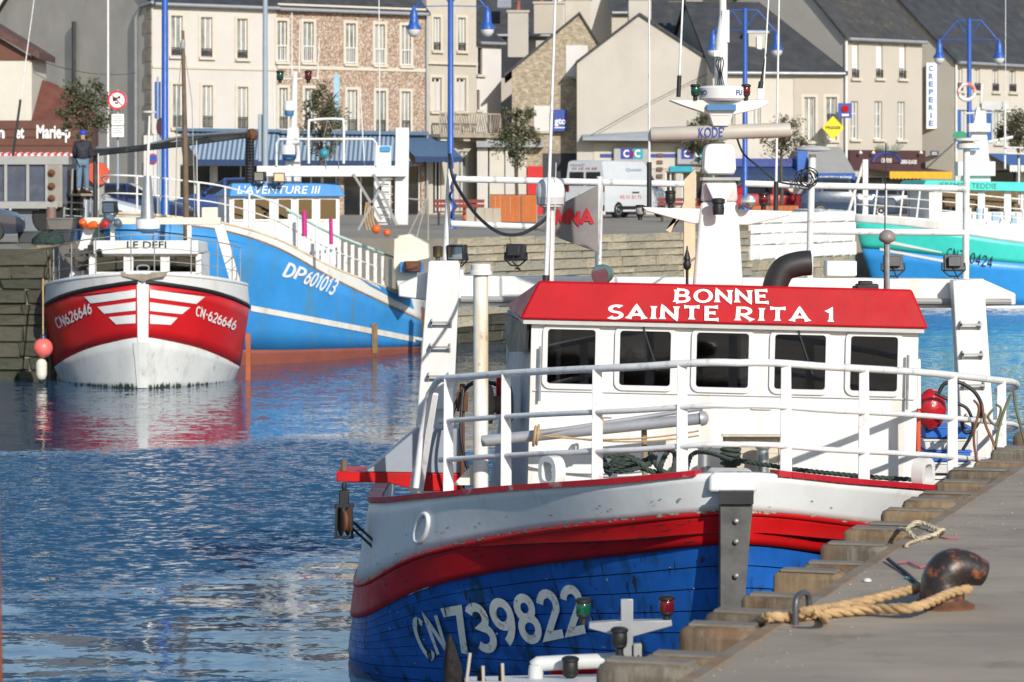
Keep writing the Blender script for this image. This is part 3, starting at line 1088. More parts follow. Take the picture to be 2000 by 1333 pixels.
m.hexa([V((-1.59, -.07, 1.225)), V((1.56, -.07, 1.225)), V((1.70, 2.45, 1.225)), V((-1.70, 2.45, 1.225))], [V((-1.59, -.07, 1.260)), V((1.56, -.07, 1.260)), V((1.70, 2.45, 1.260)), V((-1.70, 2.45, 1.260))])
m.build('eaves_board', M('soffit_grey', (.5, .5, .48), .6), roof)
letw = M('white_lettering', (.80, .79, .77), .5, var=.05)
m = MB(boat)
strokes(m, 'BONNE', quadmap(RV, (1320, 566), (1500, 568), (1318, 591), (1502, 593), .005), .165, .75, gap=.16)
m.build('name_lettering', letw, roof, recalc=False, smooth=0)
for wd_, x0, x1 in (('SAINTE', 1187, 1404), ('RITA', 1438, 1580), ('1', 1611, 1631)):
    m = MB(boat)
    y_ = lambda x: 597 + (x - 1187) * .016
    strokes(m, wd_, quadmap(RV, (x0 + 2, y_(x0)), (x1, y_(x1)), (x0, y_(x0) + 26), (x1, y_(x1) + 26), .005), .165, .75, gap=.2)
    m.build('name_lettering', letw, roof, recalc=False, smooth=0)
numm = M('hull_lettering', (.86, .83, .73), .7, var=.08, vs=8, dirt=(.34, .29, .20), da=.8, ds=9, dlo=.56, dhi=.66)
m = MB(boat)
strokes(m, 'CN', quadmap(BV, (805, 1210), (858, 1196), (838, 1288), (880, 1268), .026), .17)
strokes(m, '739822', quadmap(BV, (866, 1192), (1136, 1142), (902, 1278), (1152, 1228), .026), .20, gap=.16)
m.build('registration_number', numm, ho, recalc=False, smooth=0)
# peeled paint, drips and scuffs on the planking
def chips(name, mat, n, lv0, lv1, wr, hr, u0=.1, u1=4.2, out=.034, seed=1, drip=False):
    q = random.Random(seed)
    m = MB(boat)
    for _ in range(n):
        sg = q.choice((-1, -1, 1))
        u, lv = q.uniform(u0, u1), q.uniform(lv0, lv1)
        p = SB(lv, u, sg)
        t = (SB(lv, u + .02, sg) - SB(lv, max(u - .02, 0), sg)).normalized()
        dn = (SB(min(lv + .05, 3.99), u, sg) - p).normalized()
        nr = V((t.y, -t.x, 0)).normalized() * sg
        w_, h_ = q.uniform(*wr), q.uniform(*hr)
        K = 9
        pts = []
        for k in range(K):
            a = 2 * pi * k / K
            r = q.uniform(.55, 1.1)
            y = sin(a) * h_ * r
            if drip and y > 0:
                y *= q.uniform(1, 2.5)
            pts.append(p + t * cos(a) * w_ * r + dn * y + nr * (out + q.uniform(0, .002)))
        m.add(pts, [tuple(range(K))])
    o = m.build(name, mat, ho, smooth=0, recalc=False)
    o['kind'] = 'stuff'


chips('peeled_edge', M('peeled_primer', (.40, .36, .28), .9, var=.4, vs=30), 130, .96, 1.03, (.006, .05), (.004, .012), seed=1, out=.05)
chips('peeled_paint', M('peeled_primer', (.40, .36, .28)), 26, .55, .85, (.006, .03), (.004, .012), seed=2)
chips('tar_drips', M('tar_stain', (.010, .022, .035), .7, var=.4), 110, 2.02, 3.3, (.006, .022), (.02, .07), seed=3, drip=True)
chips('scuffs', M('scuff_pale', (.32, .36, .44), .8, var=.4, vs=20), 70, 2.1, 3.6, (.006, .03), (.004, .016), seed=4)
chips('red_scuffs', M('scuff_dark_red', (.17, .02, .015), .8, var=.4, vs=20), 50, 1.2, 1.95, (.01, .06), (.003, .010), seed=5, out=.042)
# oval fairlead on the bulwark
m = MB(boat)
pts = []
for k in range(20):
    a = 2 * pi * k / 20
    ex, ey = 11 * cos(a), 29 * sin(a)
    pts.append(hit(BV, 831 + ex * .93 - ey * .28, 1031 + ey * .96 + ex * .28, .035))
m.tube(pts, .020, 8, closed=True)
m.build('fairlead_ring', whitem, boat, smooth=60)
# mooring fairleads standing on the cap
for xx, sg, yy in ((1072, -1, 918), (1808, 1, 942)):
    u = find_u(xx, sg)
    p = SB(0, u, sg)
    c = V((p.x - sg * .02, p.y - .02, p.z + .11))
    t = (SB(0, u + .05, sg) - SB(0, u - .05, sg)).normalized() * sg
    t.z = 0
    m = MB(boat)
    ring(m, c, t.normalized(), (0, 0, 1), .22, .23, .09, .045, .09)
    m.build('fairlead', white, boat, smooth=50)


# ------------------------------------------------ mast, aerials, lamps
def nav_lamp(parent, root, p, s, lensmat, name='navigation_lamp'):
    m = MB(root)
    m.lathe([(r * s, h * s) for r, h in ((.020, 0), (.020, .03), (.036, .045), (.036, .055), (.01, .056), (.01, .114), (.040, .115), (.044, .12), (.044, .132), (.03, .14))], p, n=14)
    o = m.build(name, black, parent)
    MB(root).lathe([(.036 * s, .0552 * s), (.039 * s, .06 * s), (.039 * s, .11 * s), (.036 * s, .1148 * s)], p, n=14).build('lens', lensmat, o)
    return o


def whip(parent, root, a, b, r0, r1, mat=None, name='aerial', base=0.12):
    a, b = V(a), V(b)
    o = MB(root).tube([a, a.lerp(b, .5), b], [r0, (r0 + r1) / 2, r1], 8).build(name, mat or whitem, parent, smooth=60)
    if base:
        MB(root).tube([a, a.lerp(b, base)], r0 * 1.7, 8).build('aerial_base', darkm, o, smooth=60)
    return o


DM = 25.7
mast = MB(boat)
mast.hexa([px(1352, 562, DM - .2), px(1452, 562, DM - .2), px(1448, 562, DM + .3), px(1356, 562, DM + .3)],
          [px(1368, 395, DM - .14), px(1441, 395, DM - .14), px(1440, 395, DM + .2), px(1370, 395, DM + .2)])
mast.hexa([px(1368, 395, DM - .10), px(1441, 395, DM - .10), px(1440, 395, DM + .2), px(1370, 395, DM + .2)],
          [px(1372, 352, DM - .18), px(1438, 352, DM - .18), px(1438, 352, DM + .2), px(1372, 352, DM + .2)])
mo = mast.build('mast', white, boat, bevel=.03, smooth=30)
m = MB(boat)
m.prism([px(1255, 405, DM - .12), px(1262, 413, DM - .12), px(1352, 437, DM - .12), px(1462, 440, DM - .12), px(1540, 422, DM - .12), px(1548, 413, DM - .12)], (0, .26, 0))
m.build('crosstree', white, mo, bevel=.008)
m = MB(boat)
m.prism([px(1378, 358, DM - .2), px(1438, 358, DM - .2), px(1418, 398, DM - .24), px(1396, 398, DM - .24)], (0, .06, 0))
m.build('bracket_plate', whitem, mo, bevel=.01)
m = MB(boat)
m.box(px(1406, 350, DM), (.31, .42, .025))
m.build('radar_shelf', steel, mo)
MB(boat).lathe([(.045, 0), (.05, .05), (.045, .09), (.055, .1), (.055, .13), (.03, .14)], px(1403, 420, DM - .30), n=16).build('horn_lamp', black, mo)
m = MB(boat)
m.prism([px(1379, 343, DM - .16), px(1434, 343, DM - .16), px(1438, 330, DM - .19), px(1436, 290, DM - .17), px(1428, 281, DM - .15), px(1384, 281, DM - .15), px(1377, 290, DM - .17), px(1375, 330, DM - .19)], (0, .32, 0))
m.build('radar_gearbox', M('radar_white', (.72, .72, .70), .35, var=.05), mo, bevel=.035)
cbar = px(1407, 259, DM)
ax = V((1, 0, .035)).normalized()
m = MB(boat)
m.tube([cbar - ax * .59, cbar - ax * .585, cbar - ax * .57, cbar + ax * .57, cbar + ax * .585, cbar + ax * .59], [.03, .055, .062, .062, .055, .03], 20)
radm = M('radar_grey', (.46, .42, .37), .5, var=.08)
scn = m.build('radar_scanner', radm, mo, smooth=50)
m = MB(boat)
text(m, 'KODE\u2032', cbar + V((-.185, -.064, -.046)), ax, (0, 0, 1), .085, .215, bold=.012, lift=.004)
m.build('maker_lettering', M('blue_lettering', (.012, .05, .30), .5), scn, recalc=False, smooth=0)
m = MB(boat)
m.bar(px(1407, 247, DM), px(1407, 222, DM), .13, .13, .2, .2)
m.prism([px(1308, 196, DM - .1), px(1330, 205, DM - .1), px(1392, 226, DM - .1), px(1424, 226, DM - .1), px(1480, 214, DM - .1), px(1502, 203, DM - .1), px(1500, 196, DM - .1)], (0, .24, 0))
m.build('upper_crosstree', white, mo, bevel=.006)
MB(boat).box(px(1407, 211, DM), (.24, .30, .05)).build('dome_base', M('dome_blue', (.05, .18, .38), .5), mo)
m = MB(boat)
dc = px(1412, 200, DM)
m.lathe([(.12, 0), (.185, .01), (.205, .03), (.207, .115), (.19, .132), (.1, .138)], dc, n=36)
drum = m.build('radar_drum', MATS['radar_white'], mo)
for s, a0 in (('NO', -68), ('FU', 28)):
    mm = MB()
    text(mm, s, (0, 0, 0), (1, 0, 0), (0, 0, 1), .042, None, bold=.02, lift=0)
    m = MB(boat)
    m.add([dc + V((.2105 * sin(radians(a0) + p.x / .2105), -.2105 * cos(radians(a0) + p.x / .2105), .055 + p.z)) for p in mm.v], mm.f)
    m.build('maker_lettering', MATS['blue_lettering'], drum, recalc=False, smooth=0)
m = MB(boat)
m.tube([px(1408, 172, DM), px(1409, 80, DM)], .055, 10)
m.tube([px(1409, 80, DM), px(1412, 30, DM), px(1411, -120, DM)], [.05, .03, .022], 10)
m.box(px(1417, 52, DM), (.06, .08, .27))
m.box(px(1400, 105, DM - .04), (.05, .05, .05))
m.build('topmast', white, mo, smooth=50)
m = MB(boat)
for k in range(4):
    m.tube(spline([px(1402 + 3 * k, 112, DM - .07), px(1398 + 5 * k, 125, DM - .1), px(1404 + 2 * k, 145, DM - .08), px(1400 + 5 * k, 168, DM - .07)], 5), .005, 5)
m.build('mast_cables', blackcable, mo)
nav_lamp(mo, boat, px(1358, 196, DM - .1), .95, greenl)
nav_lamp(mo, boat, px(1457, 196, DM - .1), .95, redl)
nav_lamp(mo, boat, px(1309, 407, DM - .1), 1.05, black)
nav_lamp(mo, boat, px(1491, 410, DM - .1), 1.05, redl)
nav_lamp(mo, boat, px(1250, 430, DM - .05), .9, alu)
whip(mo, boat, px(1268, 408, DM), px(1268, -160, DM), .012, .006, base=.16)
whip(mo, boat, px(1325, 190, DM), px(1341, -160, DM), .011, .006)
whip(mo, boat, px(1515, 412, DM), px(1524, -160, DM), .012, .006, base=.1)
whip(mo, boat, px(1490, 195, DM), px(1510, -160, DM), .009, .005, base=.0)
whip(mo, boat, px(1484, 178, DM), px(1496, 105, DM), .013, .007, blackcable, base=.25)
MB(boat).box(px(1485, 184, DM), (.05, .06, .09)).build('aerial_mount', white, mo)
MB(boat).lathe([(.04, 0), (.06, .01), (.06, .05), (.04, .06)], px(1461, 394, DM - .2), axis=(0, -1, 0), n=16).build('deck_lamp', lens, mo)
m = MB(boat)
m.tube(spline([px(1440, 272, DM), px(1452, 300, DM), px(1480, 325, DM + .5), px(1520, 355, DM + 2), px(1565, 362, 28.4)], 6), .009, 6)
m.build('scanner_cable', blackcable, mo)
# satellite dome with its post and a tall whip beside it
dpx = 1075
m = MB(boat)
D2 = 25.0
m.tube([px(dpx, 560, D2), px(dpx, 402, D2)], .030, 10)
dp = m.build('dome_post', white, boat, smooth=60)
b0 = px(dpx, 406, D2)
MB(boat).lathe([(.05, 0), (.095, .008), (.095, .02), (.112, .028), (.115, .085)], b0, n=24).build('dome_base', M('dome_grey', (.5, .5, .5), .45), dp)
MB(boat).lathe([(.1155, .0852), (.117, .1), (.117, .15), (.108, .19), (.085, .225), (.05, .245), (.001, .252)], b0, n=24).build('satellite_dome', MATS['radar_white'], dp, smooth=60)
whip(boat, boat, px(1066, 552, D2 - .2), px(1090, -160, D2 - .2), .017, .008, base=.02)
whip(boat, boat, px(1080, 558, D2 - .1), px(1086, 318, D2 - .1), .004, .003, base=0)
# searchlight on the roof
m = MB(boat)
p = px(1173, 537, 24.7)
m.lathe([(.075, -.01), (.082, 0), (.082, .05), (.070, .11), (.04, .14), (.01, .145)], p, axis=(.42, .9, .05), n=20)
m.tube([p + V((.02, .05, -.07)), p + V((.02, .05, -.16))], .012, 8)
s_ = m.build('searchlight', M('searchlight_teal', (.12, .22, .20), .4, metal=.4), boat)
MB(boat).lathe([(.072, -.014), (.05, -.006), (.02, -.004)], p, axis=(.42, .9, .05), n=20).build('lens', lens, s_)
m = MB(boat)
m.tube([px(1733, 575, 25), px(1733, 468, 25)], .020, 8)
v_ = m.build('aerial_post', steel, boat)
MB(boat).lathe([(.02, -.03), (.03, -.02), (.066, 0), (.070, .02), (.062, .055), (.035, .08), (.001, .088)], px(1733, 470, 25), n=20).build('mushroom_dome', M('taupe_plastic', (.24, .21, .19), .5), v_, smooth=60)
whip(boat, boat, px(1727, 572, 25.1), px(1730, 280, 25.1), .006, .004, blackcable, base=0)
m = MB(boat)
m.tube(spline([px(1512, 600, 25.6), px(1514, 560, 25.6), px(1530, 527, 25.6), px(1560, 516, 25.6), px(1584, 514, 25.6)], 5), .105, 16)
m.build('exhaust_elbow', M('exhaust_black', (.025, .024, .024), .5, var=.2), boat, smooth=60)
m = MB(boat)
m.box(px(1693, 562, 24.9), (.18, .12, .06)).box(px(1690, 555, 24.9), (.11, .10, .05))
m.tube([px(1672, 564, 24.85), px(1666, 566, 24.85)], .03, 8)
m.build('roof_horn', black, boat, bevel=.01)
m = MB(boat)
m.lathe([(.012, -.12), (.012, .07), (.03, .09), (.035, .12), (.022, .15), (.03, .16), (.008, .24), (.006, .27)], px(1342, 545, 25.2), n=12)
m.build('stub_aerial', black, boat)

# ------------------------------------------------ stern gantry with pipe frames
DG = 28.6
m = MB(boat)
m.prism([px(778, 556, DG), px(846, 528, DG), px(905, 527, DG), px(905, 540, DG), px(1920, 546, DG), px(1984, 574, DG), px(1984, 596, DG), px(1900, 600, DG), px(900, 598, DG), px(850, 590, DG), px(778, 580, DG)], (0, .34, 0))
gan = m.build('gantry_beam', white, boat, bevel=.015)
m = MB(boat)
m.tube([px(900, 585, DG - .04), px(1975, 590, DG - .04)], .03, 8)
m.hexa([px(900, 600, DG + .02), px(1900, 602, DG + .02), px(1900, 602, DG + .3), px(900, 600, DG + .3)], [px(900, 597.5, DG + .02), px(1900, 599.5, DG + .02), px(1900, 599.5, DG + .3), px(900, 597.5, DG + .3)])
m.build('lower_chord', alu, gan)
for a, b, wd, wd2 in (((868, 512), (840, 985), .29, .36), ((1888, 546), (1915, 985), .29, .31)):
    m = MB(boat)
    m.bar(px(*b, DG - .15), px(*a, DG - .15), wd2, .22, wd, .22, up=(0, 1, 0))
    leg = m.build('gantry_leg', white, boat, bevel=.012)
    for yy in ((630, 678, 735, 800, 870) if a[0] < 1000 else (634, 692, 752, 815)):
        f = (yy - a[1]) / (b[1] - a[1])
        xc = a[0] + (b[0] - a[0]) * f
        m = MB(boat)
        p, q = px(xc - 19, yy, DG - .27), px(xc + 19, yy, DG - .27)
        for e in (p, q):
            m.prism([e + V((0, .0, .035)), e + V((0, -.07, .012)), e + V((0, -.07, -.012)), e + V((0, 0, -.05))], (.012, 0, 0))
        m.bar(p + V((0, -.06, 0)), q + V((0, -.06, 0)), .02, .02)
        m.build('rung', steel, leg)
MB(boat).box(px(868, 520, DG - .1), (.27, .3, .1)).build('leg_cap', white, gan, bevel=.01)
MB(boat).box(px(1641, 524, DG + .3), (.28, .3, .14)).build('gantry_box', white, gan, bevel=.01)
for x0, x1, y in ((1015, 1420, 560), ):
    pass
fr = MB(boat)
R_ = .032
for a, b in (((880, 330), (869, 528)), ((1172, 345), (1168, 535)), ((1586, 302), (1581, 545)), ((1888, 292), (1886, 548)),
             ((884, 350), (1336, 360)), ((877, 437), (1170, 449)), ((1455, 359), (1588, 363)), ((1588, 363), (1888, 369)), ((1586, 452), (1886, 455))):
    o = MB(boat).tube([px(*a, DG + .15), px(*b, DG + .15)], R_, 10).build('frame_pipe', whitem, gan, smooth=60)
m = MB(boat)
m.prism([px(1336, 545, DG + .2), px(1336, 352, DG + .2), px(1358, 330, DG + .2), px(1358, 545, DG + .2)], (0, .12, 0))
m.prism([px(1336, 395, DG + .2), px(1336, 420, DG + .2), px(1300, 450, DG + .2), px(1310, 455, DG + .2), px(1336, 545, DG + .2), px(1310, 545, DG + .2)][:4], (0, .1, 0))
m.build('derrick_post', M('cream_post', (.62, .50, .33), .6, var=.15, dirt=(.4, .25, .12), da=.6), gan)
m = MB(boat)
m.lathe([(.02, .03), (.16, .04), (.165, .05), (.13, .075), (.05, .085)], px(1590, 303, DG + .15), n=24)
m.tube([px(1590, 303, DG + .15), px(1590, 340, DG + .15)], .02, 8)
m.build('disc_aerial', M('disc_grey', (.5, .5, .5), .4), gan)
MB(boat).lathe([(.02, 0), (.1, .01), (.1, .05), (.05, .07), (.13, .08), (.13, .1), (.01, .11)], px(1889, 292, DG + .15), n=20).build('disc_aerial', white, gan)
m = MB(boat)
for k in range(5):
    c = px(1576, 350, DG + .02) + V((rr.uniform(-.03, .03), 0, rr.uniform(-.03, .03)))
    m.tube([c + V((.08 * cos(a * .5), .02 * sin(a + k), .08 * sin(a * .5))) for a in range(13)], .006, 5)
m.build('cable_coil', blackcable, gan)
# heavy black cable sagging between the frame and the dome
m = MB(boat)
m.tube(spline([px(878, 300, DG), px(884, 345, DG), px(905, 385, DG - .2), px(935, 425, DG - .5), px(975, 455, DG - 1), px(1015, 458, DG - 1.6), px(1050, 440, DG - 2.4), px(1068, 425, 25.2)], 6), .016, 8)
m.build('power_cable', blackcable, gan)
m = MB(boat)
pts = [px(884 + rr.uniform(-7, 7), 340 + 8 * k, DG + .1) for k in range(12)]
m.tube(spline(pts, 4), .012, 6)
m.build('tied_cord', M('blue_cord', (.05, .07, .2), .9), gan)


def flood(root, parent, p, face=(-.2, -1, -.1), s=1.0):
    f = V(face).normalized()
    u = f.cross(V((0, 0, 1))).normalized()
    v = u.cross(f)
    R = Matrix((u, -f, v)).transposed()
    m = MB(root)
    m.box(p, (.17 * s, .08 * s, .14 * s), R=R)
    m.box(p - f * .06 * s, (.11 * s, .06 * s, .09 * s), R=R)
    m.tube([p - u * .10 * s, p - u * .105 * s - v * .06 * s, p - v * .12 * s - u * .04 * s, p - v * .12 * s + u * .04 * s, p + u * .105 * s - v * .06 * s, p + u * .10 * s], .009 * s, 6)
    o = m.build('floodlight', darkm, parent, bevel=.006)
    MB(root).box(p + f * .042 * s, (.14 * s, .006, .11 * s), R=R).build('lens', lens, o)
    MB(root).tube([p - f * .05 * s, p - f * .09 * s - v * .1 * s, p - v * .16 * s + u * .05, p - v * .14 * s], .007 * s, 5).build('flex', blackcable, o)


for xx, yy, fc in ((893, 494, (-.5, -1, -.1)), (1008, 493, (.3, 1, -.2)), (1744, 514, (0, 1, -.2)), (1862, 514, (0, 1, -.2))):
    flood(boat, gan, px(xx, yy, DG + .1), fc, 1.05)
MB(boat).lathe([(.02, 0), (.02, .04), (.045, .05), (.045, .13), (.05, .14), (.03, .15)], px(855, 512, DG), n=14).build('stern_lamp', M('bronze', (.12, .09, .05), .4, metal=.6), gan)

# ------------------------------------------------ foredeck gear
davit = MB(boat)
b0 = px(939, 990, 24.4)
davit.tube([b0, px(939, 535, 24.4)], .060, 18)
dv = davit.build('davit_post', whiter, boat, smooth=50)
MB(boat).lathe([(.062, -.03), (.092, -.028), (.092, .0), (.080, .002), (.080, .05), (.07, .058)], px(939, 530, 24.4), n=24).build('davit_cap', white, dv)
m = MB(boat)
m.prism([px(884, 948, 24.45), px(925, 905, 24.45), px(925, 948, 24.45)], (0, .02, 0))
m.build('davit_knee', whiter, dv)
m = MB(boat)
m.tube([px(942, 862, 23.9), px(1370, 818, 23.5)], .044, 12)
m.lathe([(.044, 0), (.06, .01), (.05, .05), (.02, .07)], px(1366, 818, 23.5), axis=(1, -.1, .1), n=12)
m.tube([px(1040, 848, 23.75), px(1372, 798, 23.6)], .018, 10)
bo = m.build('cargo_boom', M('boom_grey', (.42, .43, .45), .45, metal=.3, var=.2, dirt=(.24, .20, .16), da=.6, ds=6), boat, smooth=50)
for xx, yy in ((1050, 850), (1168, 838), (1175, 836), (1044, 852)):
    p = px(xx, yy, 23.72)
    MB(boat).tube([p + V((.01 * sin(a), .075 * cos(a), .075 * sin(a))) for a in [2 * pi * k / 14 for k in range(14)]], .010, 6, closed=True).build('boom_lashing', tanrope, bo, smooth=60)
m = MB(boat)
m.tube([px(1260, 955, 23.7), px(1258, 838, 23.7)], .022, 10)
m.build('boom_crutch', M('weathered_wood', (.28, .22, .14), .85, var=.3, vs=6, bump=.004, bs=20), boat)
for dx, dy in ((0, 0), (30, 9)):
    m = MB(boat)
    m.tube(sag(px(1050 + dx, 850, 23.65), px(1365, 842 + dy, 23.5), .05), .007, 5)
    m.build('lashing_line', tanrope, bo)
m = MB(boat)
for k in range(4):
    m.box(px(1472, 858 + k * 19, 23.95), (.48, .03, .072))
m.bar(px(1420, 852, 23.93), px(1420, 925, 23.93), .03, .02).bar(px(1525, 852, 23.93), px(1525, 925, 23.93), .03, .02)
m.box(px(1472, 851, 23.9), (.5, .12, .012))
m.build('hatch_boards', M('pale_plank', (.62, .55, .43), .8, var=.2, vs=5, bump=.003, bs=15, bst=(.2, 1, 1), dirt=(.3, .25, .17), da=.6, ds=4), boat, bevel=.003)
for xx in (1375, 1427, 1490):
    m = MB(boat)
    m.lathe([(.05, 0), (.045, .18), (.06, .2), (.06, .23), (.02, .24)], px(xx, 925, 23.75), n=14)
    m.build('mooring_bitt', rustm if xx == 1427 else steel, boat)
m = MB(boat)
for k in range(5):
    z = px(1427, 905 - k * 9, 23.75)
    m.tube([z + V((.068 * cos(a), .068 * sin(a), .006 * sin(2 * a))) for a in [2 * pi * q / 14 for q in range(14)]], .016, 7, closed=True)
m.build('rope_turns', gropes, boat, smooth=60)


def tangle(name, label, c, rx, ry, rz_, n, r, mat, seed, cat='rope', hang=0.0):
    q = random.Random(seed)
    pts = []
    a = 0
    for i in range(n):
        a += q.uniform(.6, 1.3)
        pts.append(V(c) + V((rx * cos(a) * q.uniform(.45, 1), ry * sin(a) * q.uniform(.5, 1), q.uniform(0, rz_))))
    return rope(pts, r, name, mat, label, strands=3, n=5, cat=cat)


tangle('rope_heap', 'dark green rope heap behind the bow rail in front of the wheelhouse', px(1225, 925, 23.1), .26, .16, .13, 26, .020, gropes, 3)
rope([px(1296, 930, 23), px(1270, 885, 23.1), px(1290, 878, 23.2), px(1318, 885, 23.1), px(1312, 925, 23), px(1290, 915, 23), px(1305, 880, 23.2)], .022, 'rope_bight', gropes, 'green rope bights standing beside the bow stanchion')
rope([px(1340, 925, 22.9), px(1352, 888, 23.1), px(1385, 885, 23.3), px(1425, 898, 23.62), px(1445, 900, 23.6), px(1560, 918, 23.3), px(1700, 932, 23.0), px(1790, 938, 22.95), px(1808, 945, 22.9), px(1822, 965, 22.75), px(1838, 990, 22.7)], .019, 'bow_hawser', gropes, 'green hawser led from the bitts through the right fairlead')

# ------------------------------------------------ outrigger with pulley block on the left side
DA = 25.6
m = MB(boat)
m.prism([px(712, 922, DA), px(728, 912, DA), px(815, 838, DA), px(900, 838, DA), px(900, 925, DA)], (0, .5, 0))
arm = m.build('outrigger_wing', M('wing_shade_grey', (.30, .33, .38), .5, var=.08), boat, bevel=.008)  # shaded look of the wing put into its blue-grey colour
m = MB(boat)
m.prism([px(657, 922, DA - .02), px(657, 941, DA - .02), px(760, 944, DA - .02), px(820, 960, DA - .02), px(900, 960, DA - .02), px(900, 926, DA - .02)], (0, .54, 0))
m.build('outrigger_beam', redh, boat, bevel=.008)
m = MB(boat)
m.tube([px(672, 922, DA + .1), px(672, 898, DA + .1)], .028, 10)
m.build('beam_pin', M('brown_iron', (.16, .12, .08), .7, var=.3), arm)
bl = thing('pulley_block', 'rusty black pulley block hanging from the red outrigger beam', 'pulley', px(672, 1050, DA))
m = MB(bl)
m.tube([px(672, 943, DA), px(672, 962, DA)], .022, 8)
m.box(px(672, 972, DA), (.085, .07, .12))
m.build('shackle', black, bl, bevel=.01)
m = MB(bl)
for s in (-1, 1):
    m.bar(px(672 + 14 * s, 985, DA), px(672 + 16 * s, 1050, DA), .02, .09)
m.box(px(672, 1050, DA), (.17, .09, .015))
m.box(px(672, 988, DA), (.16, .08, .03))
m.build('cheeks', black, bl, bevel=.004)
MB(bl).lathe([(.105, -.035), (.125, -.03), (.09, -.01), (.09, .01), (.125, .03), (.105, .035)], px(672, 1018, DA), axis=(.9, .3, 0), n=22).build('sheave', rustm, bl)
for dy in (0, 14):
    m = MB()
    m.tube([px(690, 1020 + dy, DA), px(742, 1068 + dy, 25.2)], .011, 6)
    m.build('warp_line', blackcable, label=('upper' if dy == 0 else 'lower') + ' black warp running from the pulley block to the hull', cat='line')
# gear behind the left rail
m = MB(boat)
m.lathe([(.03, -.1), (.16, -.09), (.16, -.07), (.07, -.06), (.07, .06), (.16, .07), (.16, .09), (.03, .1)], px(975, 790, 25.2), axis=(1, .2, 0), n=20)
m.build('net_reel', M('reel_brown', (.22, .15, .09), .7, var=.3), boat)
MB(boat).box(px(980, 775, 25.3), (.09, .2, .36)).build('winch_housing', redp, boat, bevel=.02)
m = MB(boat)
m.tube(spline([px(880, 945, 25.2), px(878, 850, 25.2), px(890, 790, 25.3), px(925, 748, 25.4), px(985, 760, 25.4), px(1000, 820, 25.4)], 5), .018, 8)
m.tube(spline([px(905, 760, 25.2), px(900, 850, 25.1), px(915, 920, 25.1), px(940, 940, 25.1)], 5), .014, 8)
m.build('hydraulic_hose', blackcable, boat, smooth=60)
m = MB(boat)
m.box(px(903, 785, 25.3), (.09, .1, .16))
m.tube([px(903, 750, 25.3), px(903, 765, 25.3)], .025, 8)
m.tube([px(903, 800, 25.3), px(903, 960, 25.3)], .022, 8)
m.build('valve_stand', rustm, boat, bevel=.01)
# gear on the right
MB(boat).bar(px(1791, 800, 24.5), px(1791, 935, 24.5), .035, .2).build('orange_board', M('orange_paint', (.75, .085, .02), .5, dirt=(.5, .1, .05), da=.4), boat, bevel=.01)
MB(boat).bar(px(1789, 700, 24.45), px(1790, 798, 24.45), .05, .2).build('side_post', white, boat, bevel=.01)
bg = MB()
c = px(1818, 800, 26.4)
rows = []
bg.ball(c, .125, 12, (1.05, .9, 1.35))
q = random.Random(5)
bg.v = [p + V((q.uniform(-.012, .012), q.uniform(-.012, .012), q.uniform(-.012, .012))) for p in bg.v]
bg.build('oilskin_bundle', M('red_oilskin', (.45, .01, .018), .25, var=.2, bump=.02, bs=8), label='shiny red oilskin bundle right of the wheelhouse', cat='bundle', smooth=80)
bxs = [M('box_blue', (.03, .15, .55), .45, var=.1), M('box_white', (.72, .72, .70), .5, var=.08, dirt=(.4, .36, .3), da=.5)]
labs = ['topmost blue fish box of the stack right of the wheelhouse', 'white fish box second from the top of the stack', 'blue and white fish box low in the stack right of the wheelhouse', 'white fish box at the bottom of the stack']
for k, yy in enumerate((842, 866, 888, 911)):
    t = thing('fish_box', labs[k], 'fish box', px(1846, yy + 11, 26.6), group='fish boxes stacked by the wheelhouse')
    m = MB(t)
    c = px(1846, yy, 26.6)
    wd = .40
    m.hexa([c + V((-wd / 2 + .01, -.15, -.048)), c + V((wd / 2 - .01, -.15, -.048)), c + V((wd / 2 - .01, .25, -.048)), c + V((-wd / 2 + .01, .25, -.048))],
           [c + V((-wd / 2, -.16, .03)), c + V((wd / 2, -.16, .03)), c + V((wd / 2, .26, .03)), c + V((-wd / 2, .26, .03))])
    m.build('tub', bxs[k % 2], t, bevel=.008)
    MB(t).hexa([c + V((-wd / 2 - .01, -.17, .031)), c + V((wd / 2 + .01, -.17, .031)), c + V((wd / 2 + .01, .27, .031)), c + V((-wd / 2 - .01, .27, .031))],
               [c + V((-wd / 2 - .01, -.17, .047)), c + V((wd / 2 + .01, -.17, .047)), c + V((wd / 2 + .01, .27, .047)), c + V((-wd / 2 - .01, .27, .047))]).build('rim', bxs[k % 2], t, bevel=.004)
    if k != 1:
        m = MB(t)
        text(m, ('PRODUITS DE LA MER', '', 'MAREE', 'PORT EN BESSIN')[k] if False else '', c + V((-.15, -.165, -.02)), (1, 0, 0), (0, 0, 1), .02)
m = MB(boat)
m.bar(px(1846, 935, 26.7), px(1846, 925, 26.7), .5, .5)
m.box(px(1846, 960, 26.7), (.5, .5, .28))
m.build('hatch_coaming', white, boat, bevel=.01)
m = MB(boat)
m.tube(spline([px(1832, 772, 26), px(1845, 750, 26), px(1875, 748, 26), px(1905, 768, 26), px(1918, 800, 26), px(1905, 835, 26), px(1885, 845, 26), px(1878, 820, 26)], 6), .016, 8)
m.tube(spline([px(1826, 768, 26), px(1860, 785, 26), px(1890, 800, 26), px(1900, 840, 26), px(1880, 880, 26)], 6), .014, 8)
m.build('deck_hose', blackcable, boat, smooth=60)
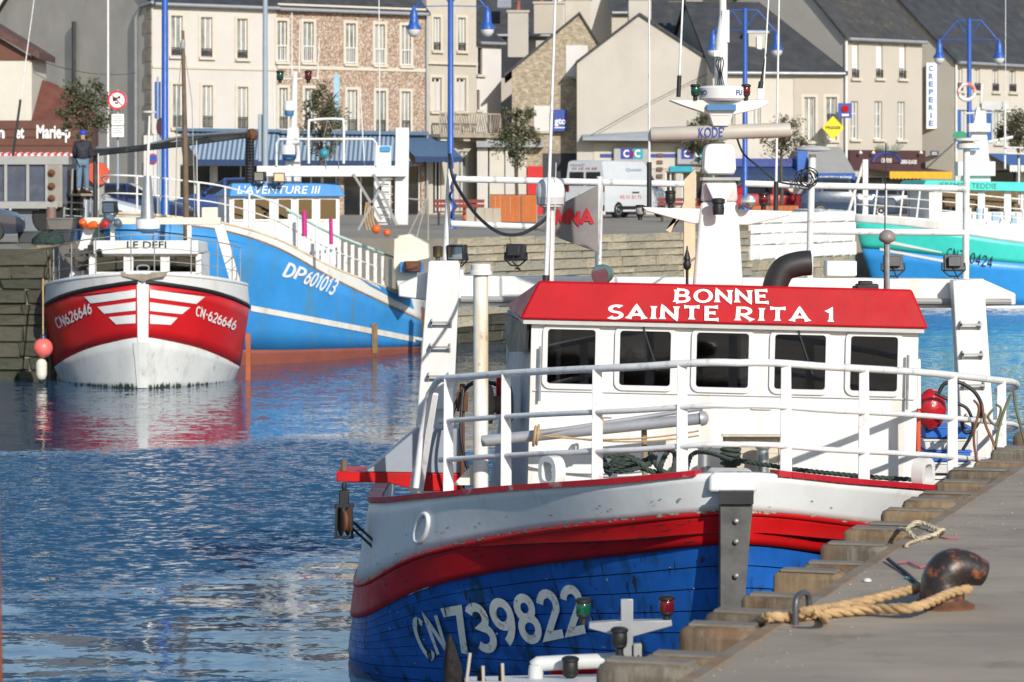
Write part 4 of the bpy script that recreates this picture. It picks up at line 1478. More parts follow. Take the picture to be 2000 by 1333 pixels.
for k, (pts, mt) in enumerate((
        ([(1902, 782), (1912, 800), (1902, 850), (1908, 900), (1920, 930)], 'rust_rope'), ([(1918, 790), (1925, 830), (1945, 880), (1938, 920)], 'rust_rope'),
        ([(1975, 770), (1962, 800), (1948, 850), (1945, 890), (1960, 905)], 'olive_rope'), ([(1980, 765), (1985, 800), (1998, 850), (2006, 880)], 'olive_rope'), ([(1940, 800), (1930, 815), (1945, 830), (1955, 800), (1945, 790)], 'olive_rope'))):
    mt = M('rust_rope', (.20, .09, .045), .9, var=.3, bump=.004, bs=80) if mt == 'rust_rope' else M('olive_rope', (.15, .15, .085), .9, var=.3, bump=.004, bs=80)
    m = MB(boat)
    u = find_u(1900, 1)
    dd = SB(0, u, 1).y - .02
    m.tube(spline([px(*p, dd) for p in pts], 6), .011, 6)
    m.build('hanging_rope', mt, boat, smooth=60)
for xx in (1920, 1950):
    MB(boat).bar(px(xx, 945, 27.2), px(xx, 840, 27.2), .11, .04).build('bulwark_stay', white, boat, bevel=.01)
# flag on the frame
fl = MB()
rows = []
for j in range(13):
    row = []
    for i in range(19):
        a, b = i / 18, j / 12
        xr, xl = 1168, 1046
        yt = 362 + (1 - a) * 62
        yb = 492 - (1 - a) ** 1.1 * 44
        if a < .15:
            yt = 424 + (.15 - a) * 90
        x = xl + (xr - xl) * a
        y = yt + (yb - yt) * b
        row.append(px(x, y, DG - .05 - .10 * sin(a * 7 + b * 2) * (1 - a)))
    rows.append(row)
fl.grid(rows)
FV = fl.bvh()
fo = fl.build('storm_flag', M('flag_grey', (.22, .20, .19), .9, var=.2, vs=4), label='grey flag with red letters tied to the stern pipe frame', cat='flag', smooth=80, recalc=False)
m = MB()
strokes(m, 'MNA', quadmap(FV, (1086, 412), (1158, 412), (1082, 438), (1158, 438), .012), .24, gap=.08)
m.v = [p - fo.location for p in m.v]
m.build('flag_lettering', M('flag_red', (.42, .02, .03), .8), fo, recalc=False, smooth=0)
# ================================================================ THE OTHER BOATS
def decal(m, bvh, quad, n=10, k=3, lift=.012):
    """a painted patch laid on a hull, its four corners given in the picture"""
    TL, TR, BR, BL = quad
    rows = []
    for j in range(k + 1):
        b = j / k
        row = []
        for i in range(n + 1):
            a = i / n
            x = (TL[0] * (1 - a) + TR[0] * a) * (1 - b) + (BL[0] * (1 - a) + BR[0] * a) * b
            y = (TL[1] * (1 - a) + TR[1] * a) * (1 - b) + (BL[1] * (1 - a) + BR[1] * a) * b
            row.append(hit(bvh, x, y, lift + .03))
        rows.append(row)
    for j in range(k):
        for i in range(n):
            q = [rows[j][i], rows[j][i + 1], rows[j + 1][i + 1], rows[j + 1][i]]
            if all(p is not None for p in q):
                m.add(q, [(0, 1, 2, 3)])


def hull_parts(root, S, bands, umax=6, solid=.05):
    """bands: (name, level0, level1, material, outward)"""
    full = MB(root)
    for nm, a, b, mt, out in bands:
        m = MB(root)
        for sg in (-1, 1):
            strip(m, S, a, b, sg, 0, umax, 40, 5, out)
            strip(full, S, a, b, sg, 0, umax, 40, 5, out)
        m.build(nm, mt, root, solid=solid, smooth=50)
    # transom and deck
    top = bands[0][1]
    m = MB(root)
    L = [S(top + (bands[-1][2] - top) * j / 6, umax, -1) for j in range(7)]
    R = [S(top + (bands[-1][2] - top) * j / 6, umax, 1) for j in range(7)]
    m.grid([L, R])
    m.build('transom', bands[0][3], root)
    m = MB(root)
    rows = []
    for i in range(1, 25):
        u = umax * i / 24
        a, b = S(top + .4, u, -1), S(top + .4, u, 1)
        z = S(top, u, 1).z - .35
        rows.append([V((a.x, a.y, z)), V((b.x, b.y, z))])
    m.grid(rows)
    m.build('deck', MATS['deck_paint'], root)
    return full.bvh()


# ------------------------------------------------ red boat on the left
X0, D0, YA = px(277, 0, 62).x, 62.0, radians(5)
S2 = mk_surf([
    [(0, 0, 2.36), (.7, .26, 2.31), (1.32, .85, 2.23), (1.78, 1.7, 2.13), (2.06, 2.8, 2.03), (2.1, 4.0, 1.96), (1.95, 5.6, 1.95)],
    [(0, .05, 2.17), (.72, .34, 2.08), (1.34, .95, 1.95), (1.80, 1.78, 1.78), (2.10, 2.85, 1.60), (2.15, 4.0, 1.5), (2.0, 5.6, 1.5)],
    [(0, .20, 1.05), (.62, .60, .93), (1.15, 1.2, .76), (1.6, 2.0, .53), (1.88, 3.0, .32), (1.95, 4.1, .22), (1.8, 5.6, .2)],
    [(0, .40, -.08), (.52, .75, -.08), (1.02, 1.35, -.08), (1.46, 2.15, -.08), (1.74, 3.1, -.08), (1.8, 4.2, -.08), (1.65, 5.6, -.08)]],
    lambda x, y, z: V((X0 + x * cos(YA) - y * sin(YA), D0 + y * cos(YA) + x * sin(YA), z)))
rb = thing('fishing_boat', 'small red and white fishing boat seen bow-on at the left quay', 'fishing boat', (X0, D0, 0))
wlow = M('weedy_white_hull', (.66, .66, .63), .55, var=.08, vs=2, dirt=(.40, .39, .34), da=.7, ds=1.8, dst=(1.5, 1.5, .6), dirt2=(.12, .11, .06), d2a=.65, d2s=4, d2lo=.61)
redb = M('bright_red_hull', (.60, .012, .014), .4, var=.10, vs=1.2, dirt=(.38, .01, .015), da=.5, ds=1)
BV2 = hull_parts(rb, S2, [('bulwark', 0, 1, white, 0), ('red_hull', 1, 2, redb, 0), ('white_bottom', 2, 3, wlow, .004)])
for sg in (-1, 1):
    MB(rb).tube([S2(1, .10 + 5.8 * i / 40, sg) + V((0, -.02, 0)) for i in range(41)], .05, 8).build('rubbing_band', black, rb, smooth=60)
    MB(rb).tube([S2(0, 5.9 * i / 40, sg) for i in range(41)], .045, 8).build('gunwale', white, rb, smooth=60)
m = MB(rb)
decal(m, BV2, ((268, 549), (290, 549), (288, 668), (270, 668)), 3, 10, .02)
m.build('stem_stripe', letw, rb, recalc=False)
for q in ([(168, 579), (266, 565), (266, 581), (180, 592)], [(193, 599), (266, 589), (266, 606), (206, 612)], [(215, 619), (266, 614), (266, 631), (229, 633)],
          [(292, 565), (397, 579), (381, 593), (292, 581)], [(292, 590), (369, 600), (353, 613), (292, 607)], [(292, 614), (345, 620), (331, 634), (292, 632)]):
    m = MB(rb)
    decal(m, BV2, q, 12, 2, .014)
    m.build('bow_stripe', letw, rb, recalc=False)
m = MB(rb)
strokes(m, 'CN626646', quadmap(BV2, (110, 622), (180, 590), (117, 641), (183, 610), .045), .17, gap=.16)
m.build('registration_number', letw, rb, recalc=False, smooth=0)
m = MB(rb)
strokes(m, 'CN-626646', quadmap(BV2, (382, 597), (460, 626), (379, 615), (453, 644), .045), .17, gap=.16)
m.build('registration_number', letw, rb, recalc=False, smooth=0)
m = MB(rb)
decal(m, BV2, ((262, 668), (292, 668), (286, 757), (270, 757)), 3, 10, .02)
m.build('stem_foot', wlow, rb, recalc=False)
m = MB(rb)
q = random.Random(9)
for k in range(90):
    sg = q.choice((-1, 1))
    u = q.uniform(.05, 3.6)
    p, p2_ = S2(2.86, u, sg), S2(2.86, u + .05, sg)
    h_ = q.uniform(.01, .07) * q.uniform(.3, 1)
    nr = V(((p2_ - p).y, -(p2_ - p).x, 0)).normalized() * sg * .04
    top = S2(2.86 - h_, u + q.uniform(.03, .12), sg)
    bot = S2(2.95, u, sg)
    bo2 = S2(2.95, u + q.uniform(.08, .22), sg)
    m.add([bot + nr, bo2 + nr, top + nr], [(0, 1, 2)])
o = m.build('waterline_weed', M('green_weed', (.035, .05, .02), .8, var=.4), rb, recalc=False)
o['kind'] = 'stuff'
# wheelhouse
DW = 64.2
m = MB(rb)
W0 = px(174, 545, DW)
Lw = px(393, 545, DW).x - W0.x
hs = []
for x0, x1 in ((187, 243), (259, 315), (330, 384)):
    hs.append(((px(x0, 0, DW).x - W0.x), .13 + .5, (px(x1, 0, DW).x - W0.x), .49 + .5))
wall_holes(m, W0 + V((0, 0, -.5)), (1, 0, 0), (0, 0, 1), Lw, 1.02, hs, .05)
for x in (W0.x, W0.x + Lw):
    m.add([V((x, DW, W0.z - .5)), V((x, DW + 1.8, W0.z - .5)), V((x, DW + 1.8, W0.z + .52)), V((x, DW, W0.z + .52))], [(0, 1, 2, 3)])
m.add([V((W0.x, DW + 1.8, W0.z - .5)), V((W0.x + Lw, DW + 1.8, W0.z - .5)), V((W0.x + Lw, DW + 1.8, W0.z + .52)), V((W0.x, DW + 1.8, W0.z + .52))], [(0, 1, 2, 3)])
w2 = m.build('wheelhouse', whm, rb, smooth=20)
for h in hs:
    m = MB(rb)
    c = W0 + V(((h[0] + h[2]) / 2, .02, (h[1] + h[3]) / 2 - .5))
    ring(m, c + V((0, -.02, 0)), (1, 0, 0), (0, 0, 1), h[2] - h[0] + .06, .42, .05, .045, .03)
    f = m.build('window_frame', white, w2)
    m = MB(rb)
    m.box(c, (h[2] - h[0] - .01, .012, .35))
    m.build('pane', pane_t, f)
m = MB(rb)
m.box(W0 + V((Lw / 2, 1.7, .2)), (Lw - .1, .05, .6)).box(W0 + V((Lw / 2, .9, .05)), (Lw - .1, 1.6, .1)).box(W0 + V((Lw * .4, .4, .1)), (.8, .3, .3))
m.build('cabin_fittings', intr, w2)
m = MB(rb)
r0, r1 = px(182, 497, DW - .15), px(387, 470, DW - .15)
m.hexa([r0, V((r1.x, r0.y, r0.z)), V((r1.x, DW + 1.95, r0.z)), V((r0.x, DW + 1.95, r0.z))], [V((r0.x, r0.y, r1.z)), r1, V((r1.x, DW + 1.95, r1.z - .08)), V((r0.x, DW + 1.95, r1.z - .08))])
ro = m.build('roof', white, rb, bevel=.02)
m = MB(rb)
text(m, 'LE DEFI', px(248, 485, DW - .16), (1, 0, 0), (0, 0, 1), .145, .82, bold=.012)
m.build('name_lettering', black, ro, recalc=False, smooth=0)
# pulpit timber, bow loop, rails
m = MB(rb)
m.prism([px(236, 532, D0 + .0), px(326, 532, D0 + .0), px(322, 540, D0), px(292, 546, D0 - .05), px(280, 551, D0 - .08), px(262, 545, D0 - .05), px(240, 540, D0)], (0, .35, 0))
m.build('bow_timber', M('driftwood', (.27, .23, .17), .85, var=.3, vs=5, bump=.004, bs=20), rb)
m = MB(rb)
m.tube(spline([px(270, 532, D0), px(268, 523, D0), px(274, 519, D0), px(286, 519, D0), px(291, 523, D0), px(288, 532, D0)], 4), .018, 6)
m.build('bow_loop', steel, rb)


def rail2(h, u0, u1):
    P = []
    for sg, rng in ((-1, range(20, 0, -1)), (1, range(1, 21))):
        for i in rng:
            u = u0 + (u1 - u0) * i / 20
            p = S2(0, u, sg)
            P.append(V((p.x - sg * .12, p.y + .12, p.z + h)))
    return P


for h, r in ((.78, .014), (.52, .008), (.26, .008)):
    MB(rb).tube(rail2(h, .25, 4.2), r, 6).build('bow_rail', alu, rb, smooth=60)
for sg in (-1, 1):
    for u in (.5, 1.6, 2.6, 3.4, 4.2):
        p = S2(0, u, sg)
        q = V((p.x - sg * .12, p.y + .12, p.z))
        MB(rb).tube([q, q + V((0, 0, .78))], .013, 6).build('stanchion', alu, rb)
# gantry, funnel mast, lamps
DGr = 65.6
cream = M('cream_white', (.72, .66, .54), .5, var=.1, dirt=(.45, .33, .18), da=.6, ds=3)
m = MB(rb)
m.box(px(298, 432, DGr), (px(432, 0, DGr).x - px(165, 0, DGr).x, .22, .15))
g2 = m.build('gantry_beam', cream, rb, bevel=.015)
for a, b in (((178, 436), (140, 560)), ((428, 440), (462, 560)), ((370, 440), (370, 500)), ((220, 440), (220, 480))):
    wd = .21 if a[0] in (178, 428) else .09
    MB(rb).bar(px(*b, DGr), px(*a, DGr), wd, .12, up=(0, 1, 0)).build('gantry_leg', white, g2, bevel=.01)
m = MB(rb)
m.box(px(410, 418, DGr), (.34, .2, .28))
m.build('gear_box', cream, g2, bevel=.02)
m = MB(rb)
fb = px(288, 434, 65.2)
m.lathe([(.16, 0), (.15, .1), (.085, .95), (.08, .98)], fb, n=20)
fm = m.build('funnel_mast', steel, rb)
m = MB(rb)
m.tube([fb + V((0, 0, .97)), px(292, 225, 65.2)], [.035, .022], 8)
m.lathe([(.01, 0), (.15, .01), (.16, .03), (.12, .05), (.01, .06)], px(292, 222, 65.2), n=16)
m.build('pole_aerial', white, fm)
m = MB(rb)
m.lathe([(.12, -.2), (.24, -.12), (.25, -.1)], px(289, 438, 65), n=20)
m.build('drum_base', M('dome_blue', (.05, .18, .38)), g2)
MB(rb).lathe([(.25, -.098), (.26, .06), (.24, .1), (.1, .12)], px(289, 438, 65), n=24).build('radar_drum', MATS['radar_white'], g2)
for xx, yy, mt in ((162, 436, 'o'), (205, 438, 'r'), (230, 436, 'k'), (182, 440, 'o'), (212, 425, 'k')):
    mt = {'o': M('orange_plastic', (.70, .12, .02), .4), 'r': M('red_plastic', (.45, .03, .03), .4), 'k': M('blue_grey_plastic', (.08, .12, .17), .4)}[mt]
    m = MB(rb)
    m.lathe([(.03, -.14), (.075, -.1), (.09, 0), (.075, .07), (.03, .1)], px(xx, yy, DGr - .3), axis=(rr.uniform(-1, 1), -.4, .3), n=12)
    m.build('deck_float', mt, g2)
flood(rb, g2, px(215, 405, DGr), (-.4, -1, -.1), 1.8)
m = MB(rb)
wm = M('old_wood_mast', (.16, .11, .07), .8, var=.3, vs=5)
m.tube([px(364, 470, 67), px(362, 300, 67), px(357, 60, 67)], [.065, .06, .035], 10)
ms = m.build('wooden_mast', wm, rb)
MB(rb).lathe([(.05, 0), (.06, .1), (.03, .22), (.005, .3)], px(357, 95, 67), n=10).build('mast_head', alu, ms)
for x1 in (343, 381):
    m = MB(rb)
    m.tube([px(x1, 445, 67), px((x1 + 361) / 2 + (4 if x1 > 360 else -6), 200, 67), px(358, 80, 67)], .010, 5)
    m.build('stay', alu, ms)
m = MB(rb)
m.tube([px(386, 440, 66), px(384, 275, 66)], .008, 5)
m.build('whip_aerial', whitem, rb)
m = MB(rb)
m.tube([px(193, 480, 66), px(192, 300, 66)], .010, 5)
m.build('whip_aerial', whitem, rb)
# rudder-like timber by the quarter, anchor chain bits
m = MB(rb)
m.prism([px(480, 652, 65.2), px(489, 652, 65.2), px(489, 752, 65.2), px(480, 748, 65.2)], (0, .1, 0))
m.build('fender_board', M('orange_board', (.40, .10, .03), .7, var=.2), rb)
MB(rb).tube([px(196, 500, 64.1), px(193, 490, 64.0)], .06, 8).build('side_lamp', black, w2)
MB(rb).box(px(177, 487, 64.1), (.1, .2, .18)).build('side_lamp_board', black, w2)
# clutter on the left quarter
m = MB(rb)
for k in range(14):
    c = px(rr.uniform(140, 170), rr.uniform(485, 535), 65.5)
    m.box(c, (rr.uniform(.05, .25), .2, rr.uniform(.05, .2)), rz=rr.uniform(0, 3))
m.build('deck_gear', M('dark_gear', (.09, .08, .07), .8, var=.5, vs=9), rb)
# fender buoys at the left side
t = thing('fender_buoy', 'round coral pink buoy hung over the red boat beside the quay wall', 'buoy', px(84, 700, 63.6))
MB(t).ball(px(84, 680, 63.6), .205, 14).build('float', M('coral_vinyl', (.80, .16, .14), .4, var=.08), t, smooth=80)
MB(t).lathe([(.04, 0), (.075, .02), (.06, .08), (.03, .1)], px(84, 663, 63.6) + V((0, 0, .0)), n=12).build('eye', M('navy_vinyl', (.02, .03, .10), .4), t)
MB(t).tube([px(84, 658, 63.6), px(84, 545, 64.1)], .018, 6).build('lanyard', tanrope, t)
t = thing('fender_buoy', 'cream cylindrical fender hanging just under the coral pink buoy', 'fender', px(81, 735, 63.6))
MB(t).lathe([(.03, -.30), (.09, -.26), (.115, -.18), (.115, .06), (.08, .12), (.03, .15)], px(81, 715, 63.6), n=16).build('float', M('cream_vinyl', (.70, .66, .55), .45), t, smooth=60)
MB(t).lathe([(.02, -.36), (.05, -.34), (.05, -.27)], px(81, 715, 63.6), n=12).build('foot', black, t)
m = MB()
m.tube(sag(px(150, 474, 65), px(-60, 492, 68), .06), .022, 6)
m.build('mooring_line', tanrope, label='tan mooring line running from the red boat to the left quay', cat='rope', smooth=60)

# ------------------------------------------------ blue trawler behind it
U, N3 = V((.52, .854, 0)), V((.854, -.52, 0))
ST = V((-8.86, 68.5, 0))
S3 = mk_surf([
    [(0, 0, 3.50), (.66, .32, 3.47), (1.2, 1.0, 3.38), (1.65, 2.0, 3.24), (1.9, 3.6, 2.86), (1.95, 6.0, 2.10), (1.7, 10.0, 1.28)],
    [(0, .04, 3.38), (.65, .38, 3.35), (1.19, 1.05, 3.24), (1.65, 2.05, 3.07), (1.91, 3.6, 2.66), (1.97, 6.0, 1.82), (1.72, 10.0, .74)],
    [(0, .95, .42), (.42, 1.25, .42), (.85, 1.85, .40), (1.32, 2.75, .37), (1.72, 4.2, .31), (1.84, 6.3, .25), (1.62, 10.0, .12)],
    [(0, 1.1, -.1), (.4, 1.4, -.1), (.8, 2.0, -.1), (1.26, 2.85, -.1), (1.66, 4.3, -.1), (1.78, 6.3, -.1), (1.58, 10.0, -.1)]],
    lambda x, y, z: V((ST.x + U.x * y + N3.x * x, ST.y + U.y * y + N3.y * x, z)))
bb = thing('fishing_trawler', 'large blue steel trawler with rust streaks behind the red boat', 'fishing boat', (ST.x, ST.y, 0))
bluel = M('sky_blue_hull', (.040, .27, .62), .5, var=.16, vs=.9, dirt=(.10, .22, .26), da=.75, ds=1.4, dst=(1.6, 1.6, .22), dlo=.50, dhi=.72, dirt2=(.20, .13, .06), d2a=.6, d2s=2.2, d2lo=.62, bump=.02, bs=1.2)
boot = M('boot_topping', (.27, .075, .048), .7, var=.15, vs=2, dirt=(.22, .09, .05), da=.6, ds=2)
BV3 = hull_parts(bb, S3, [('bulwark', 0, 1, M('rust_stained_white', (.74, .72, .67), .5, var=.06, dirt=(.45, .30, .15), da=.6, ds=2.5, dlo=.6), 0), ('blue_hull', 1, 2, bluel, 0), ('boot_topping', 2, 3, boot, .006)])
MB(bb).tube([S3(1, 5.98 * i / 40, 1) for i in range(41)], .035, 6).build('rubbing_bar', M('rust_bar', (.30, .17, .09), .8, var=.4, vs=2), bb)
MB(bb).tube([S3(0, 5.98 * i / 40, 1) for i in range(41)], .04, 6).build('gunwale', M('rusty_cream', (.70, .58, .42), .6, var=.2, vs=2, dirt=(.4, .18, .05), da=.6, ds=3), bb)
m = MB(bb)
decal(m, BV3, ((488, 596), (822, 660), (822, 671), (488, 607)), 24, 2, .015)
m.build('white_stripe', M('stripe_white', (.75, .72, .65), .6, dirt=(.5, .35, .2), da=.6, ds=2), bb, recalc=False)
m = MB(bb)
decal(m, BV3, ((618, 494), (800, 582), (806, 604), (700, 548)), 16, 3, .015)
m.build('blue_flash', bluel, bb, recalc=False)
m = MB(bb)
decal(m, BV3, ((722, 632), (734, 632), (734, 690), (724, 690)), 2, 8, .02)
m.build('rust_patch', M('rust_stain', (.30, .19, .09), .8, var=.4, vs=3), bb, recalc=False)
m = MB(bb)
strokes(m, 'DP', quadmap(BV3, (562, 514), (598, 527), (549, 538), (586, 550), .045), .19)
strokes(m, '601013', quadmap(BV3, (603, 529), (660, 549), (589, 552), (646, 576), .045), .19, gap=.16)
m.build('registration_number', letw, bb, recalc=False, smooth=0)
# wheelhouse
AN = radians(12)
TW = Matrix.Translation(px(556, 440, 73.2)) @ Matrix.Rotation(AN, 4, 'Z')
m = MB(bb, TW)
hb = 1.32
hsx = [(-1.22, -.98), (-.72, -.36), (-.16, .16), (.32, .66), (.84, 1.24)]
wall_holes(m, V((-hb, 0, -1.2)), (1, 0, 0), (0, 0, 1), 2 * hb, 1.95, [(a + hb, 1.33, b + hb, 1.82) for a, b in hsx], .06)
wall_holes(m, V((hb, 0, -1.2)), (0, 1, 0), (0, 0, 1), 2.4, 1.95, [(.3, 1.33, .8, 1.82), (1.1, 1.33, 1.6, 1.82)], .06)
m.add([V((-hb, 0, -1.2)), V((-hb, 2.4, -1.2)), V((-hb, 2.4, .75)), V((-hb, 0, .75))], [(0, 1, 2, 3)])
m.add([V((-hb, 2.4, -1.2)), V((hb, 2.4, -1.2)), V((hb, 2.4, .75)), V((-hb, 2.4, .75))], [(0, 1, 2, 3)])
w3 = m.build('wheelhouse', whm, bb, smooth=20)
for a, b in hsx:
    m = MB(bb, TW)
    ring(m, V(((a + b) / 2, -.01, .375)), (1, 0, 0), (0, 0, 1), b - a + .07, .56, .06, .045, .03)
    f = m.build('window_frame', white, w3)
    m = MB(bb, TW)
    m.box(((a + b) / 2, .02, .375), (b - a, .012, .49))
    m.build('pane', pane_t, f)
for a in (.55, 1.35):
    m = MB(bb, TW)
    m.box((hb - .02, a, .375), (.012, .5, .49))
    m.build('pane', pane_t, w3)
m = MB(bb, TW)
m.box((0, 2.2, .3), (2.5, .05, .8)).box((0, 1.2, 0), (2.5, 2.2, .1)).box((-.4, 1.6, .3), (.6, .4, .6)).box((.6, 1.2, .2), (.4, .4, .4))
m.build('cabin_fittings', intr, w3)
m = MB(bb, TW)
m.hexa([V((-hb - .02, -.16, .68)), V((hb + .12, -.16, .68)), V((hb + .16, 2.6, .68)), V((-hb - .12, 2.6, .68))], [V((-hb + .05, -.02, 1.0)), V((hb - .02, -.02, 1.0)), V((hb - .05, 2.4, .85)), V((-hb + .1, 2.4, .85))])
r3 = m.build('roof', M('roof_blue', (.03, .22, .55), .4, var=.08), bb, bevel=.02)
m = MB(bb, TW)
tn = V((0, -.32, -.14)).normalized()
text(m, "L'AVENTURE III", (-1.15, -.122, .745), (1, 0, 0), V((0, .4, 1)), .20, 1.95, shear=.25, lift=.012)
m.build('name_lettering', letw, r3, recalc=False, smooth=0)


# rails along the sheer
def s3p(u, h, ins=.08):
    p = S3(0, u, 1)
    return p - N3 * ins + V((0, 0, h))


for h, r in ((.85, .022), (.45, .017)):
    pts = [S3(0, 2.4 * i / 10, -1) + V((0, 0, h)) + N3 * .08 for i in range(10, 0, -1)] + [s3p(5.4 * i / 30, h) for i in range(1, 31)]
    MB(bb).tube(pts, r, 6).build('rail', whitem, bb, smooth=60)
for u in (.8, 1.6, 2.4, 3.0, 3.5, 4.0, 4.4, 4.7):
    MB(bb).tube([s3p(u, 0), s3p(u, .86)], .024, 6).build('stanchion', whitem, bb)
for k in range(22):
    u = 4.25 + k * .078
    p = s3p(u, -.02)
    MB(bb).bar(p, p + V((0, 0, .78)), .085, .03, up=(0, 1, 0)).build('rail_slat', whitem, bb, bevel=.005)
MB(bb).tube([s3p(4.2 + .17 * i, .82) for i in range(11)], .03, 6).build('slat_rail', M('mint_pipe', (.45, .68, .60), .5), bb, smooth=60)
for xx, yy in ((594, 412), (646, 428)):
    m = MB(bb)
    m.tube([px(xx, yy, 70.6), px(xx + 1, yy + 50, 70.6)], .06 if xx < 600 else .045, 10)
    m.build('magenta_float', M('magenta', (.50, .02, .20), .5), bb, smooth=60)
# masts and gantry of the blue trawler
DB = 74.2
m = MB(bb)
m.bar(px(572, 370, DB), px(573, 250, DB), .42, .3, .26, .2, up=(0, 1, 0))
m.tube([px(573, 255, DB), px(576, 140, DB)], [.10, .06], 10)
m.tube([px(540, 155, DB), px(622, 153, DB)], .018, 6)
m3 = m.build('mast', white, bb)
for xx in (547, 602):
    nav_lamp(m3, bb, px(xx, 163, DB - .1), 2.2, greenl if xx < 560 else redl)
for yy, r in ((214, .14), (300, .21)):
    m = MB(bb)
    m.lathe([(r * .8, -.12), (r, -.1), (r, .05), (r * .85, .12), (r * .3, .15)], px(565, yy - 6, DB - .25), n=20)
    d_ = m.build('radar_dome', MATS['radar_white'], m3)
    m = MB(bb)
    m.lathe([(r * .6, -.24), (r * .8, -.2), (r * .8, -.121)], px(565, yy - 6, DB - .25), n=20)
    m.build('dome_base', MATS['dome_blue'], d_)
for a, b in (((533, 155), (536, 245)), ((570, 25), (570, 150)), ((624, 75), (620, 155)), ((740, -30), (742, 320)), ((586, 38), (584, 140)), ((703, 170), (712, 325))):
    whip(m3, bb, px(*b, DB), px(*a, DB), .017, .012, base=0)
m = MB(bb)
m.box(px(648, 335, 73.2), (3.55, .35, .26))
g3 = m.build('gantry_beam', white, bb, bevel=.02)
for a, b, wd in (((786, 250), (784, 440), .32), ((748, 285), (746, 440), .40), ((510, 335), (500, 380), .2)):
    MB(bb).bar(px(*b, 73.4), px(*a, 73.4), wd, .3, up=(0, 1, 0)).build('gantry_post', white, g3, bevel=.02)
MB(bb).box(px(753, 291, 73.2), (.24, .02, .12)).build('name_plate', M('plate_blue', (.05, .3, .6), .4), g3)
m = MB(bb)
m.tube(spline([px(603, 320, 73), px(603, 245, 73), px(610, 235, 73), px(662, 233, 73), px(671, 243, 73), px(671, 320, 73)], 5), .032, 8)
m.build('goal_frame', whitem, g3, smooth=60)
m = MB(bb)
m.tube([px(540, 325, 73), px(540, 280, 73), px(546, 272, 73), px(728, 272, 73), px(735, 280, 73), px(735, 325, 73)], .028, 8)
m.build('goal_frame', whitem, g3, smooth=60)
for xx in (637, 662):
    m = MB(bb)
    m.tube([px(640, 235, 73), px(xx - 5, 270, 73), px(xx, 330, 73)], .008, 5)
    m.build('stay', alu, g3)
for a, b in (((752, 350), (700, 450)), ((730, 340), (775, 440)), ((690, 340), (745, 430))):
    m = MB(bb)
    m.bar(px(*a, 73), px(*b, 73), .06, .06)
    m.build('gantry_brace', alu, g3)
for k in range(6):
    m = MB(bb)
    m.box(px(756, 350 + 15 * k, 73.0), (.28, .03, .02))
    m.build('ladder_rung', steel, g3)
m = MB(bb)
m.ball(px(633, 300, 73), .12, 10)
m.build('teal_float', M('teal_float', (.04, .25, .32), .4), g3)
flood(bb, g3, px(508, 345, 72.8), (-.4, -1, 0), 1.6)
flood(bb, g3, px(545, 347, 72.8), (.1, -1, 0), 1.6)
# stern house and gear
m = MB(bb)
m.prism([px(768, 520, 73.9), px(770, 462, 73.9), px(800, 458, 73.9), px(836, 478, 73.9), px(838, 505, 73.9), px(815, 510, 73.9), px(812, 585, 73.9), px(780, 575, 73.9)], (0, 1.2, 0))
m.build('stern_house', M('cream_house', (.74, .68, .55), .6, var=.08), bb, bevel=.02)
m = MB(bb)
m.box(px(805, 522, 73.7), (.55, .3, .25))
m.build('winch_guard', M('roof_blue', (.03, .22, .55)), bb)
m = MB(bb)
m.box(px(806, 523, 73.6), (.4, .35, .16))
m.lathe([(.05, -.2), (.12, -.19), (.12, .19), (.05, .2)], px(806, 520, 73.5), axis=(1, .3, 0), n=12)
m.build('winch', rustm, bb)
for a, b in (((832, 388), (792, 470)), ((834, 388), (812, 470)), ((836, 388), (836, 470)), ((760, 385), (834, 392))):
    MB(bb).tube([px(*a, 74.3), px(*b, 74.3)], .022, 6).build('stern_strut', M('strut_grey', (.32, .30, .27), .6, var=.2), bb)
m = MB(bb)
for k in range(4):
    m.tube(spline([px(716 + 4 * k, 395, 73), px(712 + 5 * k, 425, 73), px(717 + 6 * k, 450, 73)], 5), .022, 6)
m.build('net_twine', tanrope, bb)
m = MB(bb)
m.prism([px(822, 600, 74.75), px(832, 604, 74.75), px(833, 668, 74.75), px(826, 672, 74.75)], (0, .2, 0))
m.build('rudder_guard', rustm, bb)
for q, yy, r in ((756, 455, .09), (735, 448, .11)):
    m = MB(bb)
    m.ball(px(q, yy, 73), r, 10)
    m.build('orange_float', MATS['orange_plastic'], bb)

# ------------------------------------------------ teal trawler on the right
U4 = V((.955, .296, 0))
N4 = V((.296, -.955, 0))
ST4 = V((11.55, 103.6, 0))
S4 = mk_surf([
    [(0, 0, 3.15), (.6, .5, 3.12), (1.2, 1.4, 3.05), (1.8, 2.8, 2.92), (2.2, 4.8, 2.72), (2.3, 8, 2.5), (2.2, 14, 2.5)],
    [(0, .05, 2.86), (.6, .55, 2.82), (1.2, 1.5, 2.72), (1.8, 2.9, 2.50), (2.2, 4.9, 2.2), (2.3, 8, 1.9), (2.2, 14, 1.8)],
    [(0, .3, 1.98), (.55, .8, 1.95), (1.12, 1.75, 1.84), (1.7, 3.1, 1.68), (2.12, 5.1, 1.5), (2.25, 8, 1.35), (2.15, 14, 1.3)],
    [(0, .9, .06), (.4, 1.3, .06), (.9, 2.2, .06), (1.45, 3.6, .06), (1.9, 5.5, .06), (2.1, 8.2, .06), (2.0, 14, .06)],
    [(0, .92, -.1), (.4, 1.32, -.1), (.9, 2.22, -.1), (1.45, 3.62, -.1), (1.9, 5.5, -.1), (2.1, 8.2, -.1), (2.0, 14, -.1)]],
    lambda x, y, z: V((ST4.x + U4.x * y + N4.x * x, ST4.y + U4.y * y + N4.y * x, z)))
tb = thing('fishing_trawler', 'white, teal and blue trawler moored beyond the white pier head', 'fishing boat', (ST4.x, ST4.y, 0))
